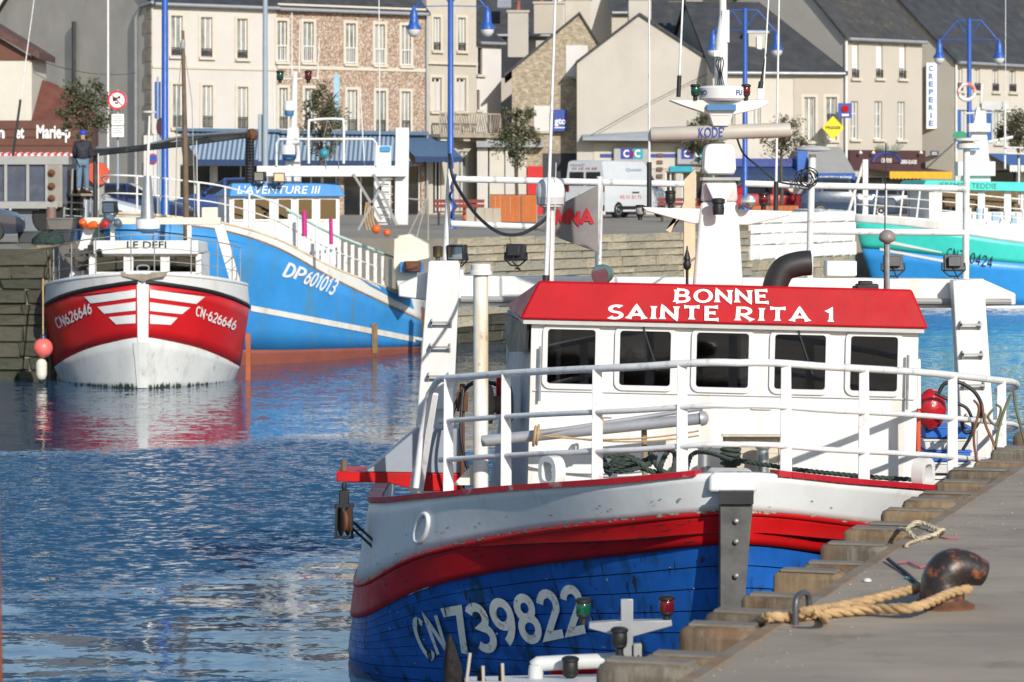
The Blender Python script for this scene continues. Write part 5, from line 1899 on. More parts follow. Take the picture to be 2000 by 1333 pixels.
teal = M('teal_hull', (.05, .60, .50), .4, var=.08)
azure = M('azure_hull', (.03, .28, .66), .4, var=.08)
BV4 = hull_parts(tb, S4, [('bulwark', 0, 1, white, 0), ('teal_hull', 1, 2, teal, 0), ('blue_hull', 2, 3, azure, 0), ('boot_line', 3, 4, white, .01)])
for q in ([(1730, 468), (1840, 492), (1838, 494), (1724, 474)], [(1720, 484), (1870, 512), (1868, 517), (1718, 489)]):
    m = MB(tb)
    decal(m, BV4, q, 10, 1, .02)
    m.build('white_flash', letw, tb, recalc=False)
m = MB(tb)
strokes(m, 'CN730424', quadmap(BV4, (1852, 484), (1940, 502), (1848, 502), (1936, 523), .045), .13, gap=.2)
m.build('registration_number', black, tb, recalc=False, smooth=0)
for h, r in ((.95, .030), (.62, .02), (.32, .02)):
    pts = [S4(0, 5.5 * i / 30, 1) - N4 * .08 + V((0, 0, h)) for i in range(31)]
    MB(tb).tube(pts, r, 6).build('rail', whitem, tb, smooth=60)
for k in range(12):
    p = S4(0, .15 + k * .42, 1) - N4 * .08
    MB(tb).bar(p, p + V((.12 if k % 3 else 0, 0, .96)), .055, .03, up=(0, 1, 0)).build('stanchion', whitem, tb)
DT = 106.0
m = MB(tb)
m.bar(px(1690, 432, DT - 2.5), px(1690, 312, DT - 2.5), .17, .17)
m.tube([px(1650, 440, DT - 2.5), px(1686, 318, DT - 2.5)], .05, 8)
m.build('fore_mast', white, tb)
TT = Matrix.Translation(px(1815, 440, DT)) @ Matrix.Rotation(radians(10), 4, 'Z')
m = MB(tb, TT)
hx = [(.45, .95), (1.2, 1.75), (2.0, 2.7), (2.95, 3.3), (3.4, 3.75), (4.0, 4.5)]
wall_holes(m, V((0, 0, -1.5)), (1, 0, 0), (0, 0, 1), 5.5, 2.85, [(a, 1.95, b, 2.65) for a, b in hx], .06)
m.add([V((0, 0, -1.5)), V((0, 2.5, -1.5)), V((0, 2.5, 1.35)), V((0, 0, 1.35))], [(0, 1, 2, 3)])
w4 = m.build('wheelhouse', whm, tb, smooth=20)
for a, b in hx:
    m = MB(tb, TT)
    m.box(((a + b) / 2, .03, .8), (b - a, .012, .7))
    m.build('pane', pane_t, w4)
m = MB(tb, TT)
m.box((2.7, 1.4, .2), (5, 2, .3)).box((1.5, 2.3, .7), (3, .1, 1.2))
m.build('cabin_fittings', intr, w4)
m = MB(tb, TT)
m.hexa([V((-.35, -.25, 1.25)), V((6, -.25, 1.1)), V((6, 2.8, 1.1)), V((-.35, 2.8, 1.25))], [V((-.15, -.1, 1.55)), V((6, -.1, 1.42)), V((6, 2.6, 1.42)), V((-.15, 2.6, 1.55))])
r4 = m.build('roof', teal, tb, bevel=.02)
m = MB(tb, TT)
text(m, 'JEREMIE - TEDDIE', (.25, -.21, 1.29), V((1, 0, -.024)), V((0, .45, 1)), .20, 2.1, shear=.2, lift=.02)
m.build('name_lettering', black, r4, recalc=False, smooth=0)
m = MB(tb)
m.bar(px(1905, 360, DT + 1), px(1915, 210, DT + 1), 1.0, .6, .28, .25, up=(0, 1, 0))
m.box(px(1912, 250, DT + .8), (.75, .4, .3)).box(px(1905, 330, DT + .8), (1.3, .6, .5))
m.tube([px(1915, 212, DT + 1), px(1918, 165, DT + 1)], .05, 8)
m.tube([px(1885, 222, DT + 1), px(1975, 218, DT + 1)], .04, 6)
m.tube([px(1930, 278, DT + 1), px(1978, 268, DT + 1)], .06, 6)
m4 = m.build('mast', white, tb, bevel=.02)
m = MB(tb)
m.tube([px(1888, 180, DT + .7) + V((.28 * cos(a), 0, .28 * sin(a))) for a in [2 * pi * k / 18 for k in range(18)]], .07, 8, closed=True)
m.build('life_ring', M('ring_white', (.72, .70, .68), .5, var=.05, dirt=(.6, .1, .06), da=.9, ds=2.5, dlo=.5, dhi=.52), m4, smooth=60)
m = MB(tb)
m.box(px(1944, 206, DT + .8), (.95, .04, .28))
m.build('name_board', M('board_grey', (.55, .55, .52), .6), m4)
m = MB(tb)
m.box(px(1892, 291, DT + .5), (.75, .2, .08))
m.build('radar_bar', azure, m4)
for x0, y0, y1 in ((1963, 330, 205), (1990, 310, 400), (1964, 0, 215)):
    MB(tb).tube([px(x0, y0, DT + .6), px(x0, y1, DT + .6)], .035 if y0 else .012, 6).build('post', whitem, m4)
for y in (288, 300):
    MB(tb).tube([px(1964, y, DT + .5), px(2030, y + 2, DT + .5)], .025, 6).build('rail', whitem, m4)
for k in range(14):
    p = px(1880 + k * 11, 430 + rr.uniform(-15, 10), DT - 1)
    MB(tb).box(p, (rr.uniform(.1, .3), .3, rr.uniform(.15, .4))).build('deck_gear', white if k % 3 else M('pale_blue_gear', (.35, .5, .62), .5), tb)
m = MB()
m.tube([px(1985, 610, 70), px(1972, 450, 70)], .012, 5)
m.build('slack_line', whitem, label='thin white line hanging at the right edge of the picture', cat='line')
bpy.data.objects.remove(bpy.data.objects['slack_line'])

# ------------------------------------------------ boat in the foreground, only its gantry and mast show
DF = 16.3
fb_ = thing('work_boat', 'small boat under the quay edge of which only grey mast and pipes show', 'fishing boat', px(1130, 1500, DF))
m = MB(fb_)
m.hexa([V((-1.0, 12.2, -.4)), V((.15, 11.9, -.4)), V((.9, 17.0, -.4)), V((-1.4, 17.0, -.4))], [V((-1.2, 12.0, .75)), V((.1, 11.7, .75)), V((.95, 17.2, .75)), V((-1.6, 17.2, .75))])
m.build('hull', redh, fb_, bevel=.05)
m = MB(fb_)
m.hexa([px(905, 1460, DF - .1), px(1200, 1460, DF - .1), px(1200, 1460, DF - 2), px(905, 1460, DF - 2)], [px(905, 1322, DF + .5), px(1200, 1316, DF + .5), px(1200, 1352, DF - 2.0), px(905, 1352, DF - 2.0)])
m.build('cabin', white, fb_, bevel=.02)
m = MB(fb_)
m.bar(px(1075, 1313, DF + .58), px(1200, 1308, DF + .58), .1, .03)
m.build('roof_trim', redp, fb_)
m = MB(fb_)
m.tube(spline([px(1046, 1460, DF), px(1046, 1330, DF), px(1050, 1302, DF), px(1068, 1296, DF), px(1250, 1288, DF)], 6), .040, 14)
pg = m.build('gantry_pipe', M('pipe_paint', (.60, .60, .58), .4, var=.08, dirt=(.4, .38, .34), da=.5), fb_, smooth=60)
m = MB(fb_)
m.hexa([px(1213, 1330, DF - .1), px(1236, 1330, DF - .1), px(1236, 1330, DF), px(1213, 1330, DF)], [px(1212, 1170, DF - .1), px(1237, 1170, DF - .1), px(1237, 1170, DF), px(1212, 1170, DF)])
lm = m.build('light_mast', M('mast_grey', (.34, .35, .36), .45, metal=.3, var=.1), fb_, bevel=.006)
for s in ((1150, 1221, 1216), (1312, 1216, 1232)):
    m = MB(fb_)
    m.bar(px(s[0], s[1], DF - .06), px(s[2], 1227, DF - .06), .06, .03, .08, .085)
    m.build('lamp_arm', MATS['mast_grey'], lm, bevel=.004)
nav_lamp(lm, fb_, px(1139, 1220, DF - .06), 1.0, greenl)
nav_lamp(lm, fb_, px(1302, 1215, DF - .06), 1.0, redl)
nav_lamp(lm, fb_, px(1210, 1280, DF - .16), 1.05, black)
nav_lamp(lm, fb_, px(1114, 1337, DF - .12), 1.05, black)
MB(fb_).box(px(1245, 1272, DF - .1), (.045, .05, .08)).build('junction_box', alu, lm, bevel=.006)
m = MB(fb_)
m.tube(spline([px(1215, 1278, DF - .15), px(1228, 1292, DF - .18), px(1245, 1290, DF - .15), px(1247, 1280, DF - .12)], 5), .006, 6)
m.build('lamp_cable', blackcable, lm)
for xx, yt, wd in ((878, 1240, 44), (938, 1305, 30), (976, 1300, 12)):
    t = thing('dan_buoy_flag', {878: 'tallest furled black flag of the three at the bottom edge', 938: 'middle furled black flag at the bottom edge', 976: 'small furled black flag on the right at the bottom edge'}[xx], 'flag', px(xx, 1500, DF - .3), group='furled black flags in the foreground')
    m = MB(t)
    rows = []
    for j in range(12):
        f = j / 11
        y = yt + (1470 - yt) * f
        r = (.006 + .5 * wd / 368 * (1 - math.exp(-2.2 * f * 1.6)))
        rows.append([px(xx + 14 * f, y, DF - .3) + V((r * (1 + .25 * sin(3 * a + 4 * f)) * cos(a), r * .6 * sin(a), 0)) for a in [2 * pi * k / 14 for k in range(15)]])
    m.grid(rows)
    m.build('cloth', M('black_cloth', (.007, .0065, .006), .85, var=.5, vs=20, bump=.01, bs=25), t, smooth=80)
    m = MB(t)
    m.tube([px(xx + 12, 1500, DF - .35), px(xx + (5 if xx != 878 else 40), yt - 4 + (40 if xx == 878 else 0), DF - .35)], .009, 6)
    m.build('staff', M('bleached_stick', (.45, .40, .32), .8), t)
# ================================================================ THE HOUSES ALONG THE FAR QUAY
class Facade:
    """a vertical plane from picture column x0 at distance d0 to x1 at d1"""

    def __init__(s, x0, d0, x1, d1):
        s.o = V(((x0 - 1000) / FP * d0, d0, 0))
        e = V(((x1 - 1000) / FP * d1, d1, 0))
        s.L = (e - s.o).length
        s.t = (e - s.o).normalized()
        s.n = V((s.t.y, -s.t.x, 0))       # towards the viewer

    def u(s, x):
        k = (x - 1000) / FP
        return (k * s.o.y - s.o.x) / (s.t.x - k * s.t.y)

    def z(s, x, y):
        d = s.o.y + s.t.y * s.u(x)
        return ZC - (y - HY) / FP * d

    def p(s, x, y, out=0.0):
        return s.o + s.t * s.u(x) + V((0, 0, s.z(x, y))) + s.n * out


slate = M('slate_roof', (.045, .048, .055), .75, var=.3, vs=1.5, bump=.02, bs=9, bst=(1, 1, 2.5), dirt=(.10, .10, .09), da=.5, ds=1.2)
slatel = M('lichen_slate', (.056, .056, .057), .8, var=.3, vs=2, bump=.02, bs=9, dirt=(.16, .12, .045), da=.6, ds=2.2, dlo=.55, dhi=.7)
cream_r = M('cream_render', (.56, .53, .49), .9, var=.06, vs=.7, bump=.006, bs=12, dirt=(.52, .46, .36), da=.5, ds=.6, dst=(1, 1, .5))
cream_t = M('cream_trim', (.58, .53, .44), .85, var=.06)
pebble = M('pebble_dash', (.33, .225, .16), .95, var=.5, vs=8, bump=.03, bs=14, dirt=(.56, .48, .40), da=.9, ds=11, dlo=.50, dhi=.56, dirt2=(.16, .085, .05), d2a=.8, d2s=13, d2lo=.55)
beige_r = M('beige_render', (.50, .455, .38), .9, var=.08, vs=.6, bump=.006, bs=12, dirt=(.42, .38, .31), da=.6, ds=.5)
grey_r = M('grey_render', (.56, .51, .44), .95, var=.12, vs=.5, bump=.008, bs=9, dirt=(.40, .37, .32), da=.7, ds=.45, dlo=.45, dhi=.75)
gable_r = M('gable_render', (.50, .465, .41), .9, var=.08, vs=.35, bump=.006, bs=9, dirt=(.38, .35, .31), da=.7, ds=.3, dlo=.5, dhi=.75)
warm_r = M('warm_render', (.57, .53, .455), .9, var=.06, vs=.6, bump=.004, bs=12, dirt=(.5, .43, .33), da=.4, ds=.7)
taupe_r = M('taupe_render', (.47, .42, .35), .9, var=.07, vs=.6, bump=.004, bs=12)
white_r = M('white_render', (.64, .615, .59), .85, var=.05, vs=.7, dirt=(.55, .52, .47), da=.4, ds=.8)
rubble = M('rubble_stone', (.42, .35, .25), .95, var=.4, vs=3.2, bump=.05, bs=5, bst=(1, 1, 2.2), dirt=(.24, .20, .145), da=.9, ds=4, dst=(1, 1, 2.6), dlo=.48, dhi=.58, dirt2=(.56, .49, .38), d2a=.7, d2s=5, d2lo=.55)
brown_p = M('brown_board', (.12, .045, .028), .6, var=.15)
tile_r = M('red_tile_roof', (.15, .052, .035), .8, var=.2, vs=2, bump=.03, bs=6, bst=(1, 1, 2))
winf = M('window_white', (.70, .70, .68), .5, var=.05)
curtain = M('curtained_glass', (.22, .23, .21), .12, var=.5, vs=1.6, dirt=(.42, .42, .38), da=.8, ds=.9, dst=(1.6, 1.6, .25), dlo=.45, dhi=.55)
darkg = M('dark_glass', (.018, .02, .024), .08, var=.3)
ironw = M('iron_guard', (.035, .034, .036), .6)
zinc = M('zinc_gutter', (.40, .42, .45), .45, metal=.4, var=.1)
navy = M('navy_canvas', (.020, .045, .115), .8, var=.12)
brickm = M('chimney_brick', (.30, .10, .06), .9, var=.25, vs=6)


def stripe_mat(name, a, b, period, axis=0):
    if name in MATS:
        return MATS[name]
    m = bpy.data.materials.new(name)
    m.use_nodes = True
    n, l = m.node_tree.nodes, m.node_tree.links
    bs = n['Principled BSDF']
    bs.inputs['Roughness'].default_value = .8
    tc = n.new('ShaderNodeTexCoord')
    sp = n.new('ShaderNodeSeparateXYZ')
    l.new(tc.outputs['Object'], sp.inputs[0])
    q = n.new('ShaderNodeMath')
    q.operation = 'PINGPONG'
    q.inputs[1].default_value = period
    l.new(sp.outputs[axis], q.inputs[0])
    g = n.new('ShaderNodeMath')
    g.operation = 'GREATER_THAN'
    g.inputs[1].default_value = period * .5
    l.new(q.outputs[0], g.inputs[0])
    mx = n.new('ShaderNodeMix')
    mx.data_type = 'RGBA'
    mx.inputs[6].default_value = (*a, 1)
    mx.inputs[7].default_value = (*b, 1)
    l.new(g.outputs[0], mx.inputs[0])
    l.new(mx.outputs[2], bs.inputs['Base Color'])
    MATS[name] = m
    return m


def window(root, wall, F, q, style):
    """one window: q = picture box; parts: window > frame pieces, pane, sill, guard, surround"""
    x0, y0, x1, y1 = q
    u0, u1 = F.u(x0), F.u(x1)
    xm = (x0 + x1) / 2
    z1, z0 = F.z(xm, y0), F.z(xm, y1)
    w_, h_ = u1 - u0, z1 - z0
    o = F.o + F.t * u0 + V((0, 0, z0))
    back = -F.n * .16
    m = MB(root)
    fw = .055

    def bx(a0, b0, a1, b1, off, th, mb):
        c = o + F.t * ((a0 + a1) / 2) + V((0, 0, (b0 + b1) / 2)) + F.n * off
        R = Matrix((F.t, -F.n, V((0, 0, 1)))).transposed()
        mb.box(c, (a1 - a0, th, b1 - b0), R=R)
    bx(0, 0, fw, h_, -.13, .05, m)
    bx(w_ - fw, 0, w_, h_, -.13, .05, m)
    bx(fw, 0, w_ - fw, fw, -.13, .05, m)
    bx(fw, h_ - fw, w_ - fw, h_, -.13, .05, m)
    if w_ > .35:
        bx(w_ / 2 - .03, fw, w_ / 2 + .03, h_ - fw, -.128, .05, m)
        if 'b' in style:
            for k in (1, 2):
                bx(fw, h_ * k / 3 - .02, w_ - fw, h_ * k / 3 + .02, -.126, .04, m)
    wd = m.build('window', winf if 'd' not in style else M('shutter_brown', (.09, .06, .05), .6), wall, smooth=0)
    m = MB(root)
    bx(fw * .5, fw * .5, w_ - fw * .5, h_ - fw * .5, -.155, .012, m)
    m.build('pane', darkg if 'k' in style else curtain, wd, smooth=0)
    if 's' in style:        # raised surround
        m = MB(root)
        t = .13
        bx(-t, -.0, -.002, h_ + t, .012, .05, m)
        bx(w_ + .002, 0, w_ + t, h_ + t, .012, .05, m)
        bx(-.002, h_ + .002, w_ + .002, h_ + t, .012, .05, m)
        m.build('surround', cream_t, wd, smooth=0)
    m = MB(root)
    bx(-.12, -.12, w_ + .12, -.004, .05, .2, m)
    m.build('sill', cream_t, wd, smooth=0)
    if 'g' in style or 'i' in style or 'w' in style:
        m = MB(root)
        gh = {'g': .55, 'i': .38, 'w': .75}['g' if 'g' in style else ('i' if 'i' in style else 'w')]
        bx(0, gh - .04, w_, gh, .03, .03, m)
        bx(0, .04, w_, .08, .03, .03, m)
        n = max(4, int(w_ / .10))
        for k in range(n + 1):
            a = (w_ - .03) * k / n
            bx(a, .08, a + .025, gh - .04, .03, .025, m)
        if 'i' in style:
            for k in range(5):
                a = w_ * k / 5
                bx(a + .02, .12, a + w_ / 5 - .02, .26, .035, .02, m)
        m.build('window_guard', winf if 'w' in style else ironw, wd, smooth=0)
    if 'S' in style:        # open shutters, blue
        for a in (-.42, w_ + .04):
            m = MB(root)
            bx(a, 0, a + .38, h_, .03, .04, m)
            m.build('shutter', M('blue_shutter', (.04, .13, .40), .6), wd, smooth=0)
    return wd


def house(name, label, F, zt, deep, wallm, wins, roofm=slate, rise=3.0, sidem=None, over=.25, gable=False, gutter=True, peak=None, parts=None):
    root = thing(name, label, 'house', F.o + V((0, 0, QZ)))
    m = MB(root)
    holes = []
    for q, st in wins:
        xm = (q[0] + q[2]) / 2
        holes.append((F.u(q[0]), F.z(xm, q[3]) - QZ, F.u(q[2]), F.z(xm, q[1]) - QZ))
    wall_holes(m, F.o + V((0, 0, QZ)), F.t, (0, 0, 1), F.L, zt - QZ, holes, .18)
    bk = -F.n * deep
    A, B = F.o, F.o + F.t * F.L
    U1 = V((0, 0, zt))
    U0 = V((0, 0, QZ))
    m.add([B + U0, B + bk + U0, B + bk + U1, B + U1], [(0, 1, 2, 3)])
    m.add([A + bk + U0, B + bk + U0, B + bk + U1, A + bk + U1], [(0, 1, 2, 3)])
    R = V((0, 0, zt + rise))
    if gable:
        pk = peak if peak is not None else .5
        P = A.lerp(B, pk)
        m.add([A + U1, B + U1, P + R], [(0, 1, 2)])
        m.add([A + bk + U1, B + bk + U1, P + bk + R], [(0, 1, 2)])
    else:
        mid = bk / 2
        m.add([B + U1, B + bk + U1, B + mid + R], [(0, 1, 2)])
    wall = m.build('wall', wallm, root, smooth=0, recalc=False)
    m = MB(root)
    m.add([A + U0, A + bk + U0, A + bk + U1, A + U1], [(0, 1, 2, 3)])
    if not gable:
        m.add([A + U1, A + bk + U1, A + bk / 2 + R], [(0, 1, 2)])
    m.build('side_wall', sidem or wallm, root, smooth=0, recalc=False)
    # roof slabs
    th = V((0, 0, .14))
    if gable:
        for e, sg in ((A, -1), (B, 1)):
            sl = (R - U1).z / ((e - P).length)
            ee = e + F.t * sg * over + V((0, 0, zt - over * sl))
            f0, f1 = F.n * .12, bk - F.n * .1
            m = MB(root)
            m.hexa([ee + f0, P + R + f0, P + R + f1, ee + f1], [ee + f0 + th, P + R + f0 + th, P + R + f1 + th, ee + f1 + th])
            m.build('roof', roofm, root, smooth=0)
    else:
        for nn, e0 in ((F.n, V((0, 0, 0))), (-F.n, bk)):
            sl = rise / (deep / 2)
            a = A + e0 + nn * over - F.t * .15 + V((0, 0, zt - over * sl))
            b = B + e0 + nn * over + F.t * .15 + V((0, 0, zt - over * sl))
            c = B + bk / 2 + F.t * .15 + R
            d = A + bk / 2 - F.t * .15 + R
            m = MB(root)
            m.hexa([a, b, c, d], [a + th, b + th, c + th, d + th])
            m.build('roof', roofm, root, smooth=0)
        if gutter:
            m = MB(root)
            m.tube([A + F.n * (over + .06) + V((0, 0, zt - over * sl + .06)), B + F.n * (over + .06) + V((0, 0, zt - over * sl + .06))], .08, 8)
            m.build('gutter', zinc, root, smooth=60)
    for q, st in wins:
        window(root, wall, F, q, st)
    return root


def chimney(root, x0, x1, y0, y1, d, mat, dep=.8, pots=2):
    m = MB(root)
    a, b = px(x0, y1, d), px(x1, y0, d)
    m.hexa([V((a.x, d, a.z)), V((b.x, d, a.z)), V((b.x, d + dep, a.z)), V((a.x, d + dep, a.z))], [V((a.x, d, b.z)), V((b.x, d, b.z)), V((b.x, d + dep, b.z)), V((a.x, d + dep, b.z))])
    c = m.build('chimney', mat, root, smooth=0)
    m = MB(root)
    m.hexa([V((a.x - .06, d - .06, b.z + .002)), V((b.x + .06, d - .06, b.z + .002)), V((b.x + .06, d + dep + .06, b.z + .002)), V((a.x - .06, d + dep + .06, b.z + .002))],
           [V((a.x - .06, d - .06, b.z + .12)), V((b.x + .06, d - .06, b.z + .12)), V((b.x + .06, d + dep + .06, b.z + .12)), V((a.x - .06, d + dep + .06, b.z + .12))])
    m.build('chimney_cap', taupe_r, c, smooth=0)
    for k in range(pots):
        MB(root).lathe([(.12, .12), (.10, .5), (.12, .52), (.12, .58), (.08, .6)], V((a.x + (b.x - a.x) * (k + .5) / pots, d + dep / 2, b.z)), n=12).build('chimney_pot', brickm, c)
    return c


def slabbox(root, F, x0, y0, x1, y1, out0, out1, mat, name, parent=None, bevel=0):
    """a box lying against a facade between two picture corners"""
    u0, u1 = F.u(x0), F.u(x1)
    xm = (x0 + x1) / 2
    z1, z0 = F.z(xm, y0), F.z(xm, y1)
    R = Matrix((F.t, -F.n, V((0, 0, 1)))).transposed()
    m = MB(root)
    m.box(F.o + F.t * ((u0 + u1) / 2) + V((0, 0, (z0 + z1) / 2)) + F.n * ((out0 + out1) / 2), (u1 - u0, out1 - out0, z1 - z0), R=R)
    return m.build(name, mat, parent or root, smooth=0, bevel=bevel)


def awning(root, F, x0, x1, ytop, ybot, out, mat, valm, vh=.25, name='awning'):
    m = MB(root)
    u0, u1 = F.u(x0), F.u(x1)
    xm = (x0 + x1) / 2
    zt, zb = F.z(xm, ytop), F.z(xm, ybot)
    a, b = F.o + F.t * u0, F.o + F.t * u1
    T_, B_ = V((0, 0, zt)), V((0, 0, zb))
    m.hexa([a + T_, b + T_, b + B_ + F.n * out, a + B_ + F.n * out], [p + V((0, 0, .03)) for p in (a + T_, b + T_, b + B_ + F.n * out, a + B_ + F.n * out)])
    o = m.build(name, mat, root, smooth=0)
    m = MB(root)
    v0, v1 = a + B_ + F.n * (out + .02), b + B_ + F.n * (out + .02)
    n = max(2, int((u1 - u0) / .25))
    rows = [[], [], []]
    for k in range(n * 4 + 1):
        f = k / (n * 4)
        p = v0.lerp(v1, f)
        rows[0].append(p + V((0, 0, .03)))
        rows[1].append(p + V((0, 0, -vh * .6)))
        rows[2].append(p + V((0, 0, -vh * (.82 + .18 * abs(sin(pi * k / 4))))))
    m.grid(rows)
    m.build('valance', valm, o, smooth=0)
    return o


# ---- cream house and pebble-dashed house share one front
FA = Facade(297, 134.5, 830, 142.3)
du = FA.u(540)
FA1 = Facade(297, 134.5, 540, 134.5 + FA.t.y * du)
FA2 = Facade(540.3, 134.5 + FA.t.y * (du + .01), 830, 142.3)
h1 = house('town_house', 'cream rendered house with grey windowless side wall at the left', FA1, 12.12, 16.5, cream_r,
           [((334, 31, 356, 110), 'is'), ((392, 34, 414, 112), 'is'), ((463, 37, 483, 115), 'is'), ((337, 165, 357, 250), 'gs'), ((395, 167, 415, 251), 'gs'), ((464, 170, 484, 253), 'gs'),
            ((352, 322, 415, 425), 'k'), ((425, 322, 520, 425), 'k')], sidem=grey_r, rise=5)
slabbox(h1, FA1, 297, 131, 540, 136, .0, .06, cream_t, 'string_course')
slabbox(h1, FA1, 297, 8, 540, 14, .0, .10, cream_t, 'cornice')
slabbox(h1, FA1, 297, 262, 540, 270, .0, .10, cream_t, 'string_course')
h2 = house('town_house', 'pebble-dashed brown house above the blue awnings', FA2, 12.12, 11, pebble,
           [((541.5, 41, 560, 121), 'ws'), ((592, 43, 612, 122), 'ws'), ((675, 46, 694, 125), 'ws'), ((732, 48, 751, 127), 'ws'), ((784, 50, 802, 129), 'ws'),
            ((545, 172, 561, 252), 'gs'), ((595, 173, 612, 254), 'gs'), ((678, 176, 697, 257), 'gs'), ((734, 178, 753, 258), 'gs'), ((784, 179, 801, 259), 'gs'),
            ((560, 325, 660, 428), 'k'), ((672, 325, 742, 428), 'k'), ((765, 322, 822, 430), 'k')], rise=4)
slabbox(h2, FA2, 541, 131, 830, 138, .0, .05, cream_t, 'string_course')
slabbox(h2, FA2, 541, 12, 830, 22, .0, .10, cream_t, 'cornice')
stripes = stripe_mat('striped_canvas', (.065, .12, .20), (.27, .34, .42), .10)
awning(h1, FA1, 350, 539, 257, 314, 1.7, stripes, navy)
awning(h2, FA2, 542, 765, 262, 316, 1.7, stripes, navy)
awning(h2, FA2, 770, 862, 268, 308, 1.8, M('blue_grey_canvas', (.06, .12, .21), .8, var=.1), navy)
slabbox(h2, FA2, 541, 256, 830, 263, .0, .35, M('dusty_blue', (.08, .15, .25), .6), 'fascia')
slabbox(h1, FA1, 340, 252, 540, 258, .0, .35, MATS['dusty_blue'], 'fascia')
# quoins, flue and downpipes on the grey side wall
sd = -FA.n
for k in range(15):
    z = QZ + .25 + k * .62
    ln = .75 if k % 2 else .5
    m = MB(h1)
    c = FA.o + sd * (ln / 2 + .01) - FA.t * .02 + V((0, 0, z))
    R = Matrix((sd, FA.t, V((0, 0, 1)))).transposed()
    m.box(c, (ln, .05, .58), R=R)
    m.build('quoin', M('quoin_stone', (.32, .285, .22), .95, var=.3, vs=2, bump=.02), h1, smooth=0)
m = MB(h1)
p = FA.o + sd * 1.35 - FA.t * .12
m.tube([p + V((0, 0, QZ)), p + V((0, 0, 11.5)), FA.o + sd * .9 - FA.t * .12 + V((0, 0, 12.0)), FA.o - FA.t * .1 + FA.n * .25 + V((0, 0, 12.1))], .075, 8)
m.build('downpipe', zinc, h1, smooth=60)
m = MB(h1)
p = FA.o + sd * 7.6 - FA.t * .14
m.tube([p + V((0, 0, 8.4)), p + V((0, 0, 11.6))], .09, 8)
m.build('flue', darkm, h1)
m = MB(h2)
e = FA.p(832, 30, .1)
m.tube([V((e.x, e.y, QZ)), V((e.x, e.y, 11.9))], .06, 8)
m.build('downpipe', zinc, h2)
m = MB(h2)
m.hexa([px(640, 240, 139.6), px(663, 240, 139.6), px(663, 240, 139.8), px(640, 240, 139.8)], [px(640, 146, 139.6), px(663, 146, 139.6), px(663, 146, 139.8), px(640, 146, 139.8)])
m.build('blue_panel', M('pale_blue_panel', (.30, .50, .62), .6), h2)

# ---- narrow beige house with a balcony
FB = Facade(833, 142.6, 930, 144.5)
h3 = house('town_house', 'narrow beige house with a timber balcony and arched windows', FB, 14.2, 9, beige_r,
           [((846, 34, 860, 99), 'is'), ((894, 35, 909, 100), 'is'), ((843, 152, 862, 218), 'ks'), ((891, 153, 910, 218), 'ks'), ((846, 295, 862, 420), 'k'), ((896, 296, 914, 420), '')], rise=2.5)
for x0 in (843, 891):
    for a in (0, 10):
        slabbox(h3, FB, x0 + a * .9, 160, x0 + a * .9 + 8.5, 217, -.10, -.05, cream_r, 'shutter_leaf')
slabbox(h3, FB, 833, 122, 930, 127, 0, .15, cream_t, 'string_course')
m = MB(h3)
bz = FB.z(890, 264)
b0, b1 = FB.u(834), FB.u(952)
R = Matrix((FB.t, -FB.n, V((0, 0, 1)))).transposed()
m.box(FB.o + FB.t * ((b0 + b1) / 2) + FB.n * .5 + V((0, 0, bz - .06)), (b1 - b0, 1.0, .14), R=R)
bal = m.build('balcony', M('weathered_timber', (.33, .29, .23), .85, var=.25, vs=4), h3, smooth=0)
tw = MATS['weathered_timber']
for zz in (bz + .06, bz + .98):
    m = MB(h3)
    m.bar(FB.o + FB.t * b0 + FB.n * .97 + V((0, 0, zz)), FB.o + FB.t * b1 + FB.n * .97 + V((0, 0, zz)), .07, .07)
    m.build('balcony_rail', tw, bal)
for k in range(7):
    a = FB.o + FB.t * (b0 + (b1 - b0) * k / 6) + FB.n * .97
    MB(h3).bar(a + V((0, 0, bz + .1)), a + V((0, 0, bz + .94)), .07, .07).build('baluster', tw, bal)
    if k < 6:
        b = FB.o + FB.t * (b0 + (b1 - b0) * (k + 1) / 6) + FB.n * .97
        for j in range(4):
            f0 = j / 4
            s_, e_ = (a, b) if k % 2 else (b, a)
            MB(h3).bar(s_.lerp(e_, f0 * .9 + .05) + V((0, 0, bz + .12)), s_.lerp(e_, min(1, f0 * .9 + .35)) + V((0, 0, bz + .92)), .05, .03).build('balcony_slat', tw, bal)
for x in (840, 885, 930):
    slabbox(h3, FB, x, 266, x + 12, 276, 0, .8, cream_t, 'bracket')
# ---- white narrow house
FC = Facade(930.5, 145.5, 979, 146.5)
h4 = house('town_house', 'narrow white house with one dark shutter beside the beige house', FC, 10.9, 8, white_r, [((933, 94, 942, 146), 'dk'), ((931.5, 176, 937, 215), 'dk')], rise=2.2)
# ---- arcade of cream pillars on the ground floor under both
FCp = Facade(931, 142.9, 1062, 142.9)
ar = thing('arcade', 'low cream arcade with folded doors and a red door between houses', 'shopfront', FCp.o + V((0, 0, QZ)))
slabbox(ar, FCp, 931, 276, 1062, 288, -1.5, .35, M('grey_lead', (.30, .31, .33), .6), 'canopy')
for x0, x1, mt in ((932, 953, cream_r), (956, 985, warm_r), (987, 1010, cream_r), (1012, 1028, warm_r)):
    slabbox(ar, FCp, x0, 290, x1, 432, -.3, 0, mt, 'pillar')
slabbox(ar, FCp, 1030, 325, 1060, 430, -.2, -.02, M('red_door', (.55, .012, .015), .5), 'door')
slabbox(ar, FCp, 931, 289, 1062, 436, -.5, -.42, M('arcade_dark', (.13, .10, .08), .8), 'back_wall')
